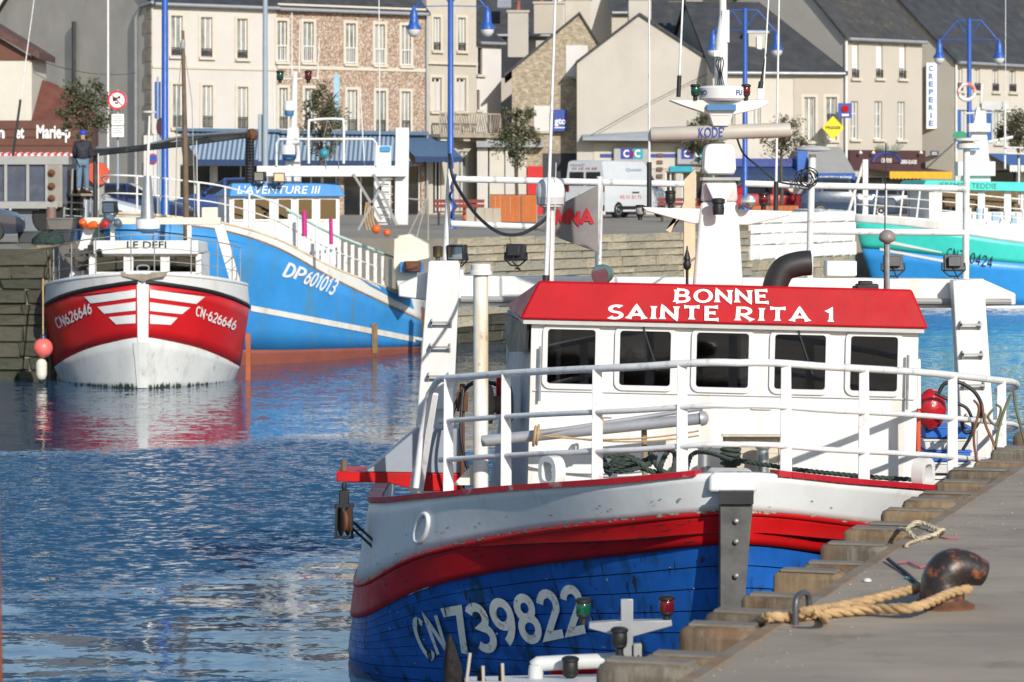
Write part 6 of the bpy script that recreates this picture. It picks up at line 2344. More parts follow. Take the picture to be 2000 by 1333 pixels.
# ---- rubble stone house, gable to the water
FD = Facade(1000, 143.2, 1200, 143.2)
h5 = house('stone_house', 'rubble stone house whose gable faces the harbour', FD, FD.z(1000, 138), 10, rubble, [], gable=True, peak=.66, rise=2.6, over=.35)
for q in ((1105, 89, 1148, 150), (1043, 207, 1080, 256)):
    wb_ = slabbox(h5, FD, *q, .0, .05, white_r, 'boarded_window')
    slabbox(h5, FD, q[0] - 3, q[3], q[2] + 3, q[3] + 5, .0, .14, taupe_r, 'sill', wb_)
chimney(h5, 1104, 1154, 0, 70, 143.6, beige_r, 1.0, 1)
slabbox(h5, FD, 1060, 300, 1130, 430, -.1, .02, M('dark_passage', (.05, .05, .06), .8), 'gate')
sg = thing('shop_sign', 'square blue sign with white letters on the stone house', 'sign', FD.p(1093, 257, .5))
slabbox(sg, FD, 1080, 215, 1107, 257, .35, .42, M('sign_blue', (.03, .07, .34), .5), 'panel')
m = MB(sg)
text(m, 'gto', FD.p(1083, 243, .42), FD.t, (0, 0, 1), .30, .52, bold=.03)
m.build('lettering', letw, sg, recalc=False, smooth=0)
m = MB(sg)
text(m, 'banque', FD.p(1084, 253, .42), FD.t, (0, 0, 1), .11, .5, bold=.02) if False else m.box(FD.p(1093, 250, .43), (.5, .01, .05))
m.build('underline', letw, sg, smooth=0)
m = MB(sg)
m.bar(FD.p(1093, 222, 0), FD.p(1093, 222, .36), .05, .05)
m.build('bracket', darkm, sg)
# ---- big plain gable with the bank below
FE = Facade(1127, 141.5, 1392, 141.5)
h6 = house('gable_house', 'plain beige gable house with the bank on its ground floor', FE, FE.z(1127, 124), 13, gable_r, [((1180, 335, 1262, 425), 'k'), ((1300, 335, 1320, 425), 'k'), ((1332, 335, 1385, 425), 'k')], gable=True, peak=.46, rise=2.2, over=.05)
chimney(h6, 1228, 1272, 0, 40, 142.2, gable_r, 1.2, 2)
m = MB(h6)
a, b = FE.p(1137, 272, .02), FE.p(1392, 274, .02)
a2, b2 = FE.p(1137, 275, 1.0), FE.p(1392, 277, 1.0)
m.hexa([a2, b2, b + V((0, 0, .0)), a], [a2 + V((0, 0, .12)), b2 + V((0, 0, .12)), b + V((0, 0, .55)), a + V((0, 0, .2))])
m.build('lean_to_roof', M('lead_grey_roof', (.30, .33, .37), .6, var=.1), h6, smooth=0)
slabbox(h6, FE, 1160, 280, 1392, 330, .0, .04, warm_r, 'bank_front')
slabbox(h6, FE, 1172, 301, 1392, 308, .04, .07, M('band_blue', (.03, .06, .30), .5), 'blue_band')
for k in range(9):
    slabbox(h6, FE, 1283, 300 + 13.5 * k, 1294, 307 + 13.5 * k, .05, .12, M('brown_stone', (.16, .10, .075), .8), 'brown_block')
cicb, cict = M('bank_blue', (.03, .05, .32), .4), M('bank_teal', (.02, .34, .44), .4)
for i, (x0, x1) in enumerate(((1198, 1268), (1322, 1375))):
    sgn = thing('bank_sign', ('large' if i == 0 else 'smaller, half hidden') + ' grey bank sign with blue and teal squares', 'sign', FE.p((x0 + x1) / 2, 326, .2), group='bank signs')
    slabbox(sgn, FE, x0, 287, x1, 322, .09, .3, M('sign_grey', (.36, .36, .37), .5), 'panel', bevel=.04)
    xa = x0 + 14 if i == 0 else x0 + 8
    slabbox(sgn, FE, xa, 291, xa + 23, 311, .3, .32, cicb, 'blue_square')
    slabbox(sgn, FE, xa + 23.2, 291, xa + 43, 311, .3, .32, cict, 'teal_square')
    m = MB(sgn)
    text(m, 'C', FE.p(xa + 5, 307, .32), FE.t, (0, 0, 1), .32, .26, bold=.03)
    text(m, 'C', FE.p(xa + 27, 307, .32), FE.t, (0, 0, 1), .32, .26, bold=.03)
    m.build('lettering', letw, sgn, recalc=False, smooth=0)
    m = MB(sgn)
    m.box(FE.p(xa + 23, 301, .34), (.10, .02, .28))
    m.build('red_letter', redp, sgn)
slabbox(h6, FE, 1255, 322, 1267, 334, .1, .14, cict, 'teal_strip')
slabbox(h6, FE, 1308, 325, 1352, 336, .1, .14, cict, 'teal_strip')
# ---- long low house with the slate roof and dormer
FG = Facade(1392.5, 140.3, 1647, 141.5)
h7 = house('town_house', 'low cream and taupe house under a long slate roof with a dormer', FG, FG.z(1500, 139), 9.5, warm_r,
           [((1570, 190, 1592, 276), 's'), ((1613, 190, 1634, 274), 's'), ((1470, 196, 1486, 250), ''), ((1418, 196, 1436, 250), ''), ((1480, 340, 1545, 420), 'k'), ((1410, 340, 1470, 420), 'k')], rise=3.3)
slabbox(h7, FG, 1550, 152, 1567, 292, 0, .03, taupe_r, 'painted_front')
slabbox(h7, FG, 1595, 152, 1610, 292, 0, .03, taupe_r, 'painted_front')
slabbox(h7, FG, 1637, 152, 1646, 292, 0, .03, taupe_r, 'painted_front')
slabbox(h7, FG, 1550, 152, 1646, 186, .031, .034, taupe_r, 'painted_front')
m = MB(h7)
a, b = px(1462, 128, 142.2), px(1496, 66, 142.2)
m.hexa([V((a.x, 142.2, a.z)), V((b.x, 142.2, a.z)), V((b.x, 145.5, a.z)), V((a.x, 145.5, a.z))], [V((a.x, 142.2, b.z)), V((b.x, 142.2, b.z)), V((b.x, 145.5, b.z)), V((a.x, 145.5, b.z))])
dm = m.build('dormer', beige_r, h7, smooth=0)
m = MB(h7)
c = px(1483, 92, 142.15)
m.box(c, (.22, .1, .95))
m.build('dormer_window', winf, dm)
m = MB(h7)
m.box(V(((a.x + b.x) / 2, 143.8, b.z + .08)), (b.x - a.x + .3, 3.2, .12))
m.build('dormer_roof', zinc, dm)
# roof of the gable house running behind: long slate roof to the left
FH = Facade(1272, 151, 1420, 151)
h7b = house('town_house', 'slate roofed house behind the plain gable with a stout chimney', FH, 9.6, 8, beige_r, [], rise=3.6)
chimney(h7b, 1340, 1372, 0, 62, 150.2, gable_r, 1.1, 2)
# ---- grey house with three windows a floor
FI = Facade(1649, 141.5, 1801, 145)
h8 = house('town_house', 'tall grey-beige house with three windows on each floor', FI, FI.z(1660, 70), 9, M('stone_grey_render', (.50, .455, .39), .9, var=.06, vs=.5, bump=.004, bs=12, dirt=(.42, .38, .33), da=.5, ds=.5),
           [((1664, 84, 1677, 153), 'i'), ((1711, 85, 1724, 153), 'i'), ((1756, 86, 1769, 154), 'i'), ((1662, 198, 1676, 272), 'b'), ((1708, 198, 1723, 272), 'b'), ((1753, 199, 1767, 273), 'b'), ((1665, 345, 1790, 425), 'k')], roofm=slatel, sidem=gable_r, rise=4.2)
for x0 in (1664, 1711, 1756):
    slabbox(h8, FI, x0 + 1.5, 88, x0 + 11.5, 134, -.1, -.04, winf, 'shutter_leaf')
m = MB(h8)
e = FI.p(1649, 80, .12)
m.tube([V((e.x, e.y, QZ)), V((e.x, e.y, FI.z(1650, 76)))], .07, 8)
m.build('downpipe', winf, h8)
# ---- creperie house at the right
FJ = Facade(1863, 146.5, 2080, 154)
h9 = house('town_house', 'cream house with blue shutters at the right edge', FJ, FJ.z(1866, 116), 9, warm_r,
           [((1870, 132, 1880, 178), 'i'), ((1903, 133, 1914, 178), 'i'), ((1938, 134, 1950, 179), 'i'), ((1971, 135, 1984, 180), 'i'), ((2010, 136, 2022, 180), 'i'),
            ((1876, 215, 1890, 280), 'S'), ((1912, 215, 1926, 280), 'S'), ((1942, 215, 1956, 280), ''), ((1972, 215, 1986, 280), ''), ((1880, 330, 1990, 420), 'k')], sidem=warm_r, rise=4.2)
m = MB(h9)
e = FJ.p(1864, 100, .1)
m.tube([V((e.x, e.y, QZ)), V((e.x, e.y, FJ.z(1864, 124)))], .06, 8)
m.build('downpipe', winf, h9)
awning(h9, FJ, 1930, 2060, 302, 325, 1.2, M('blue_awning', (.04, .11, .30), .8), winf, .3)
# ---- houses further back that close the view between the roofs
for nm, lab, x0, x1, d, ye, rise, wm, rm in (
        ('back_house', 'dark slate roof rising behind the beige and white houses', 905, 1075, 158, 62, 5.5, beige_r, slate),
        ('back_house', 'pale gabled house behind the chimneys of the stone house', 1085, 1205, 166, 40, 5.0, cream_r, slate),
        ('back_house', 'slate roof filling the gap left of the plain gable', 1195, 1300, 164, 20, 4.5, beige_r, slate),
        ('back_house', 'pale house showing above the long slate roof', 1305, 1600, 168, -10, 4.0, gable_r, slate),
        ('back_house', 'rubble stone house rising behind the cream house at the right', 1880, 2120, 186, 30, 7.0, rubble, slate),
        ('back_house', 'tall slate roof behind the grey-beige house', 1560, 1900, 190, 20, 6.0, gable_r, slatel),
        ('back_house', 'brown roofed house behind the cream house at the far left', 250, 900, 172, -40, 4.0, beige_r, slate),
        ('back_house', 'grey house closing the view behind the restaurant', -200, 60, 160, -60, 4.0, grey_r, slate)):
    Fz = Facade(x0, d, x1, d)
    if nm == 'back_house' and x0 == 1085:
        house(nm, lab, Fz, Fz.z(1100, ye), 8, wm, [], rm, rise, gable=True, peak=.55)
    else:
        hb_ = house(nm, lab, Fz, Fz.z(x0, ye), 10, wm, [], rm, rise)
        if x0 == 905:
            chimney(hb_, 992, 1032, 25, 112, 152.5, gable_r, .9, 1)
            chimney(hb_, 1043, 1100, 8, 66, 154, taupe_r, .9, 2)
            m = MB(hb_)
            m.box(px(985, 5, 157.2), (.7, .1, .9), R=Matrix.Rotation(radians(-45), 3, 'X'))
            m.build('skylight', zinc, hb_)
# ---- restaurant on the far left
FR = Facade(-90, 112, 178, 112)
rs = thing('restaurant', 'restaurant with brown fascia, white lettering and tiled roof at the left', 'restaurant', FR.o + V((0, 0, QZ)))
slabbox(rs, FR, -90, 300, 178, 436, -3, -.2, M('restaurant_dark', (.06, .035, .03), .6), 'shop_front')
fa_ = slabbox(rs, FR, -90, 236, 178, 300, -2, .3, brown_p, 'fascia')
for k in range(3):
    slabbox(rs, FR, -90, 252 + 16 * k, 178, 253.5 + 16 * k, .3, .33, M('brown_dark', (.07, .026, .018), .6), 'board_line', fa_)
slabbox(rs, FR, -90, 108, 62, 236, -3.5, 0, M('pale_cream', (.60, .57, .49), .85, var=.04), 'upper_wall')
m = MB(rs)
a0, a1 = FR.p(-90, 0, .35), FR.p(78, 112, .35)
m.hexa([FR.p(-90, 22, .4), FR.p(80, 117, .4), FR.p(80, 117, -3.5), FR.p(-90, 22, -3.5)], [FR.p(-90, 0, .4), FR.p(80, 104, .4), FR.p(80, 104, -3.5), FR.p(-90, 0, -3.5)])
m.build('verge_roof', M('brown_tile', (.11, .055, .045), .85, var=.3, vs=5, bump=.03, bs=8), rs, smooth=0)
m = MB(rs)
m.prism([FR.p(-90, 20, .06), FR.p(70, 118, .06), FR.p(-90, 118, .06)], FR.n * -.3)
m.build('gable_boards', brown_p, rs, smooth=0)
m = MB(rs)
m.hexa([FR.p(62.5, 237, .2), FR.p(180, 237, .2), FR.p(180, 237, -4), FR.p(62.5, 237, -4)], [FR.p(62.5, 152, -2.5), FR.p(118, 176, -2.5), FR.p(118, 176, -4), FR.p(62.5, 152, -4)])
m.build('tiled_roof', tile_r, rs, smooth=0)
awning(rs, FR, -60, 175, 298, 303, .9, stripe_mat('red_white_canvas', (.6, .04, .04), (.75, .73, .7), .12), stripe_mat('red_white_canvas', (.6, .04, .04), (.75, .73, .7), .12), .12)
m = MB(rs)
# blackletter-like lettering: broad-nib strokes
for s_, x, wd in (('n', -2, 14), ('et', 34, 16), ('Marie-p', 74, 66)):
    text(m, s_, FR.p(x, 270, .34), FR.t, (0, 0, 1), .42 if s_ != 'Marie-p' else .46, wd / 53.6, bold=.035)
m.build('lettering', letw, rs, recalc=False, smooth=0)
# ================================================================ STREET FURNITURE, VEHICLES, TREES, PEOPLE
lampblue = M('lamp_post_blue', (.02, .095, .40), .4, var=.1)
globe = M('globe_glass', (.62, .64, .66), .08, var=.05)


def gpt(x, d):
    return V(((x - 1000) / FP * d, d, QZ))


LAMP = [(322, 86, 'blue street lamp post rising beside the cream house'), (880, 96, 'blue street lamp post before the beige balcony house'),
        (1455, 111, 'blue street lamp post behind the radar mast'), (1893, 118, 'blue street lamp post before the cream house at the right')]
for x, d, lab in LAMP:
    b = gpt(x, d)
    t = thing('street_lamp', lab, 'street lamp', b, group='blue street lamps along the quay')
    H = 7.75 if x > 400 else 8.7
    MB(t).tube([b, b + V((0, 0, .9)), b + V((0, 0, .95)), b + V((0, 0, H))], [.13, .13, .10, .085], 14).build('pole', lampblue, t, smooth=50)
    MB(t).lathe([(.19, 0), (.19, .06), (.15, .12), (.14, .3)], b, n=16).build('base', lampblue, t)
    for s in (-1, 1):
        m = MB(t)
        q = [b + V((0, 0, H - .06)), b + V((s * .45, 0, H - .06)), b + V((s * 1.12, 0, H - .85))]
        m.tube(q, .028, 8)
        m.tube([b + V((0, 0, H - .78)), b + V((s * .45, 0, H - .08))], .018, 6)
        m.tube([b + V((0, 0, H - .78)), b + V((s * 1.05, 0, H - .80))], .016, 6)
        m.build('arm', lampblue, t, smooth=50)
        l0 = b + V((s * 1.15, 0, H - 1.5))
        sh = MB(t).lathe([(.25, .0), (.25, .03), (.15, .16), (.125, .30), (.12, .5), (.07, .6), (.03, .72)], l0, n=18).build('lamp_shade', lampblue, t, smooth=50)
        MB(t).lathe([(.21, -.005), (.20, -.1), (.14, -.2), (.05, -.25), (.001, -.255)], l0, n=18).build('globe', globe, sh, smooth=60)
# grey mast with a sign seen edge-on, white flagpole
b = gpt(518, 100)
t = thing('lighting_column', 'tall grey lighting column before the pebble-dashed house', 'street lamp', b)
MB(t).tube([b, b + V((0, 0, 11))], [.10, .07], 12).build('pole', M('column_grey', (.30, .36, .42), .5, var=.08), t, smooth=50)
MB(t).box(b + V((-.16, 0, 2.9)), (.10, .6, 1.55)).build('edge_on_sign', MATS['column_grey'], t, bevel=.03)
b = gpt(211, 112)
t = thing('flagpole', 'slim white flagpole beside the grey side wall', 'flagpole', b)
MB(t).tube([b, b + V((0, 0, 12))], [.05, .03], 8).build('pole', white, t, smooth=50)
MB(t).lathe([(.12, 0), (.12, .05), (.06, .1)], b, n=12).build('foot', alu, t)


# ---- road signs
def post_sign(name, lab, x, d, ytop, mat, r=.03):
    b = gpt(x, d)
    t = thing(name, lab, 'road sign', b)
    MB(t).tube([b, V((b.x, d, px(x, ytop, d).z))], r, 10).build('post', mat, t, smooth=50)
    return t


t = post_sign('road_sign', 'round red-ringed prohibition sign with two white plates', 230, 96, 175, MATS['column_grey'], .035)
MB(t).tube([gpt(233, 96) + V((0, -.01, 0)), gpt(233, 96) + V((0, -.01, .95))], .085, 12).build('blue_sleeve', lampblue, t)
c = px(229, 196, 95.9)
MB(t).lathe([(.30, 0), (.30, .012), (.29, .02)], c, axis=(.1, -1, 0), n=32).build('disc', M('sign_white', (.78, .78, .77), .4, var=.03), t)
m = MB(t)
n = 32
Xs = V((1, .1, 0)).normalized()
rows = [[c + Xs * r * cos(2 * pi * k / n) + V((0, -.030, r * 1.28 * sin(2 * pi * k / n) if False else r * sin(2 * pi * k / n))) for k in range(n + 1)] for r in (.30, .235)]
m.grid(rows)
m.bar(c + Xs * -.16 + V((0, -.034, .16)), c + Xs * .16 + V((0, -.034, -.16)), .012, .045, up=(0, 1, 0))
m.build('red_ring', M('sign_red', (.58, .015, .02), .4), t, smooth=0)
m = MB(t)
m.box(c + V((-.10, -.03, .03)), (.10, .008, .13)).box(c + V((-.02, -.03, .03)), (.06, .008, .10)).box(c + V((.06, -.03, .09)), (.08, .008, .07)).box(c + V((-.02, -.03, -.09)), (.10, .008, .05))
m.build('pictogram', black, t)
for k, (y0, y1) in enumerate(((223, 245), (247, 268))):
    a, b_ = px(218, y1, 95.8), px(242, y0, 95.8)
    m = MB(t)
    m.box((a + b_) / 2, (b_.x - a.x, .02, b_.z - a.z))
    pl = m.build('plate', MATS['sign_white'], t)
    for j in range(4 - k):
        m = MB(t)
        m.box((a + b_) / 2 + V((0, -.013, (.10 - .065 * j))), ((b_.x - a.x) * (.75 if j % 2 == 0 else .45), .004, .022))
        m.build('text_line', alu, pl)
t = post_sign('road_sign', 'narrow no parking sign seen from the side on a post', 313, 92, 235, MATS['column_grey'])
m = MB(t)
m.lathe([(.27, 0), (.27, .03)], px(314, 248, 91.9), axis=(.95, -.42, 0), n=24)
m.build('disc', M('sign_back', (.10, .035, .05), .5), t)
t = post_sign('road_sign', 'tall blue banner panel beside the blue lamp post', 308, 97, 150, MATS['column_grey'])
m = MB(t)
a, b_ = px(302, 232, 97), px(314, 160, 97)
m.box((a + b_) / 2, (b_.x - a.x, .03, b_.z - a.z))
m.build('panel', M('banner_blue', (.025, .09, .33), .6), t)
t = post_sign('road_sign', 'white board with a small no parking disc near the blue pole', 300, 104, 262, MATS['column_grey'])
m = MB(t)
a, b_ = px(281, 400, 104), px(314, 265, 104)
m.box((a + b_) / 2, (b_.x - a.x, .05, b_.z - a.z))
m.build('board', white_r, t)
MB(t).lathe([(.17, 0), (.17, .02)], px(299, 310, 103.9), axis=(0, -1, 0), n=20).build('red_disc', M('sign_red', (.5, .02, .03)), t)
MB(t).lathe([(.125, .021), (.125, .03)], px(299, 310, 103.9), axis=(0, -1, 0), n=20).build('blue_disc', lampblue, t)
# shop signs at the right
FI2 = FI
t = thing('hanging_sign', 'blue square sign with a red dot on the grey-beige house', 'sign', px(1650, 232, 140.6))
m = MB(t)
a, b_ = px(1637, 231, 140.6), px(1663, 202, 140.6)
m.box((a + b_) / 2, (b_.x - a.x, .12, b_.z - a.z))
m.build('panel', M('sign_blue', (.03, .07, .34)), t)
MB(t).lathe([(.17, 0), (.17, .02)], px(1651, 213, 140.5), axis=(0, -1, 0), n=18).build('red_dot', redp, t)
m = MB(t)
m.box(px(1651, 225, 140.5), (.32, .02, .10))
m.build('white_letters', letw, t)
MB(t).bar(px(1650, 210, 140.6), px(1650, 210, 141.6), .05, .05).build('bracket', darkm, t)
t = thing('hanging_sign', 'yellow diamond sign reading presse by the grey awning', 'sign', px(1627, 272, 140.2))
m = MB(t)
c = px(1627, 250, 140.2)
m.prism([c + V((-.5, 0, 0)), c + V((0, 0, -.54)), c + V((.5, 0, 0)), c + V((0, 0, .54))], (0, .15, 0))
m.build('panel', M('presse_yellow', (.80, .62, .01), .5, var=.05), t)
m = MB(t)
text(m, 'PRESSE', c + V((-.34, 0, -.055)), (1, 0, 0), (0, 0, 1), .12, .68, bold=.03)
m.build('lettering', black, t, recalc=False, smooth=0)
MB(t).bar(c + V((.1, .15, 0)), c + V((.1, 1.3, 0)), .05, .05).build('bracket', darkm, t)
t = thing('hanging_sign', 'tall white creperie sign with blue vertical lettering', 'sign', px(1819, 252, 147.2))
m = MB(t)
a, b_ = px(1809, 252, 147.2), px(1830, 123, 147.2)
m.box((a + b_) / 2, (b_.x - a.x, .14, b_.z - a.z))
pn = m.build('panel', M('sign_white', (.78, .78, .77)), t)
m = MB(t)
m.box(px(1830.3, 187, 147.2), (.035, .16, b_.z - a.z + .03))
m.build('blue_edge', M('edge_blue', (.03, .16, .42), .5), pn)
for k, ch in enumerate('CREPERIE'):
    m = MB(t)
    text(m, ch, px(1818.5, 139 + k * 15.3, 147.12), (1, 0, 0), (0, 0, 1), .25, .22 if ch != 'I' else .07, bold=.03, align='CENTER')
    m.build('letter', M('letter_blue', (.03, .14, .42), .5), pn, recalc=False, smooth=0)
for yy in (135, 240):
    MB(t).bar(px(1829, yy, 147.2), px(1829, yy, 148.3), .04, .04).build('bracket', darkm, t)
t = thing('hanging_sign', 'oval green sign beside the right blue lamp post', 'sign', px(1875, 274, 142))
m = MB(t)
m.lathe([(.33, 0), (.33, .1)], px(1875, 265, 142), axis=(0, -1, 0), n=24)
m.v = [V((p.x, p.y, px(1875, 265, 142).z + (p.z - px(1875, 265, 142).z) * .62)) for p in m.v]
m.build('panel', M('sign_green', (.02, .26, .13), .5), t)
MB(t).bar(px(1875, 265, 142), px(1880, 265, 146), .05, .05).build('bracket', darkm, t)
# shop fronts at the right
t = thing('creperie', 'brown creperie shopfront with blue arch and yellow awning', 'shopfront', FI.p(1725, 420, .3))
slabbox(t, FI, 1652, 294, 1800, 330, .0, .25, M('dark_maroon', (.075, .03, .032), .6), 'fascia')
m = MB(t)
pts = [FI.p(1722 + 26 * cos(a), 318 - 18 * sin(a), .27) for a in [pi * k / 12 for k in range(13)]]
m.prism(pts, FI.n * .05)
ar_ = m.build('sign_arch', MATS['dark_maroon'], t, smooth=0)
m = MB(t)
m.tube([FI.p(1722 + 27 * cos(a), 318 - 18 * sin(a), .3) for a in [pi * k / 14 for k in range(15)]], .07, 8)
m.build('arch_rim', M('rim_blue', (.03, .06, .27), .5), ar_)
m = MB(t)
text(m, 'CREPERIE', FI.p(1711, 318, .33), FI.t, (0, 0, 1), .20, .72, bold=.02)
text(m, 'BIERES-GLACES', FI.p(1750, 320, .26), FI.t, (0, 0, 1), .17, 1.15, bold=.03)
m.build('lettering', letw, t, recalc=False, smooth=0)
awning(t, FI, 1690, 1812, 330, 337, 1.5, M('brown_canvas', (.10, .05, .04), .8), M('yellow_canvas', (.66, .38, .03), .8, var=.12, vs=4), .32)
m = MB(t)
pt_ = FI.p(1722, 296, .4)
for k in range(40):
    a = rr.uniform(-.5, .5)
    m.tube([pt_ + V((a, 0, 0)), pt_ + V((a * 1.5, rr.uniform(-.1, .1), rr.uniform(.15, .42)))], .012, 4)
m.build('roof_plants', M('sage_leaf', (.20, .27, .22), .8), t)
for xx in (1665, 1690, 1783):
    m = MB(t)
    m.lathe([(.05, 0), (.09, .1), (.08, .14)], FI.p(xx, 296, .5), axis=(0, -.4, -1), n=10)
    m.build('spot_lamp', winf, t)
awn = thing('news_shop', 'news shop with a wide grey awning and blue valance', 'shopfront', FG.p(1610, 420, .3))
awning(awn, FG, 1566, 1642, 288, 340, 2.2, M('grey_canvas', (.30, .30, .295), .85, var=.08, vs=1.5), M('valance_blue', (.03, .10, .34), .8), .36)
m = MB(awn)
zv = FG.z(1604, 340)
text(m, 'MARIE DE LA MARINE', FG.o + FG.t * (FG.u(1604) - .75) + FG.n * 2.24 + V((0, 0, zv - .24)), FG.t, (0, 0, 1), .13, 1.5, bold=.02)
m.build('lettering', letw, awn, recalc=False, smooth=0)
slabbox(awn, FG, 1548, 290, 1568, 345, .3, .8, M('kiosk_blue', (.02, .11, .42), .5), 'side_panel')
slabbox(awn, FG, 1570, 345, 1640, 405, .05, .4, M('newsstand', (.12, .10, .10), .7, var=.6, vs=3, dirt=(.45, .08, .07), da=.8, ds=4), 'news_racks')
for k, (x0, x1, c) in enumerate(((1410, 1422, (.62, .52, .36)), (1440, 1452, (.62, .52, .36)), (1500, 1512, (.62, .52, .36)), (1530, 1545, (.62, .52, .36)))):
    slabbox(h7, FG, x0, 335, x1, 425, .02, .2, warm_r, 'shop_pillar')
slabbox(h7, FG, 1395, 310, 1548, 326, .0, .3, M('shop_blue', (.03, .06, .26), .6), 'shop_fascia')
awning(h7, FG, 1400, 1548, 325, 345, 1.3, navy, navy, .2)
# street plaque
t = thing('street_plaque', 'small dark street name plaque on the cream wall', 'plaque', FJ.o + V((-.9, .5, 5)))
m = MB(t)
q = px(1825, 300, 147)
m.box(q, (.42, .04, .24))
m.build('panel', M('plaque_navy', (.04, .05, .10), .4), t)
m = MB(t)
m.box(q + V((0, -.022, .04)), (.22, .004, .03)).box(q + V((0, -.022, -.04)), (.28, .004, .03))
m.build('text_lines', letw, t)
MB(t).bar(q + V((0, .02, 0)), q + V((0, .9, 0)), .05, .05).build('bracket', darkm, t)

# ---- trees
bark = M('bark', (.10, .08, .06), .9, var=.3, vs=8, bump=.02)
leafm = [M('leaf_olive', (.085, .10, .048), .7, var=.6, vs=2.5), M('leaf_dry', (.16, .125, .065), .7, var=.5, vs=2.5)]


def tree(lab, x, d, ytop, ybot, wpx, seed, dry=.2, n=3600, guard=False):
    q = random.Random(seed)
    b = gpt(x, d)
    t = thing('street_tree', lab, 'tree', b)
    zt, zb = px(x, ytop, d).z, px(x, ybot, d).z
    cz, hz, hw = (zt + zb) / 2, (zt - zb) / 2, wpx / 2 * d / FP
    m = MB(t)
    m.tube([b, b + V((.03, 0, (zb - QZ) * .5)), b + V((-.02, 0, zb - QZ)), b + V((.05, 0, cz - QZ)), b + V((0, 0, zt - QZ - .3))], [.085, .07, .06, .04, .015], 8)
    for k in range(14):
        a = q.uniform(0, 2 * pi)
        s = b + V((0, 0, q.uniform(zb - QZ - .1, cz - QZ + hz * .3)))
        e = V((b.x + hw * .8 * cos(a), b.y + hw * .8 * sin(a), s.z + q.uniform(.3, .9) * hz))
        m.tube([s, s.lerp(e, .5) + V((0, 0, .06)), e], [.03, .02, .006], 5)
    m.build('trunk', bark, t, smooth=60)
    cl = []
    for k in range(46):
        while True:
            p = V((q.uniform(-1, 1), q.uniform(-1, 1), q.uniform(-1, 1)))
            if .25 < p.length < 1:
                break
        cl.append((V((b.x + p.x * hw * (1 - .15 * p.z), b.y + p.y * hw, cz + p.z * hz)), q.uniform(.12, .42) * min(hw, hz) * 1.05))
    for nm, mt, lo, hi in (('crown', leafm[0], 0, int(n * (1 - dry))), ('dry_leaves', leafm[1], 0, int(n * dry))):
        vs, fs = [], []
        for i in range(hi):
            c, r = q.choice(cl)
            v = V((q.gauss(0, 1), q.gauss(0, 1), q.gauss(0, 1)))
            p = c + v.normalized() * r * q.uniform(.35, 1.15)
            a = V((q.gauss(0, 1), q.gauss(0, 1), q.gauss(0, .6))).normalized()
            e = a.cross(V((q.gauss(0, 1), q.gauss(0, 1), q.gauss(0, 1)))).normalized()
            s = q.uniform(.04, .085)
            k = len(vs)
            vs += [p - a * s, p + e * s * .42, p + a * s, p - e * s * .42]
            fs.append((k, k + 1, k + 2, k + 3))
        m = MB(t)
        m.add(vs, fs)
        m.build(nm, mt, t, smooth=0, recalc=False)
    return t


tree('round olive tree beside the no entry sign at the left', 168, 104, 155, 268, 105, 1)
tree('olive tree before the pebble-dashed house', 628, 112, 165, 312, 95, 2, .25)
tree('bushy olive tree before the stone house', 1008, 122, 195, 322, 88, 3, .15)
tree('olive tree half hidden behind the radar mast', 1376, 126, 222, 325, 78, 4, .3)
tree('sparse brown tree right of the radar scanner', 1526, 128, 222, 318, 92, 5, .5, 2000)
tree('olive tree at the right edge beyond the teal boat', 1990, 128, 212, 290, 84, 6, .3)


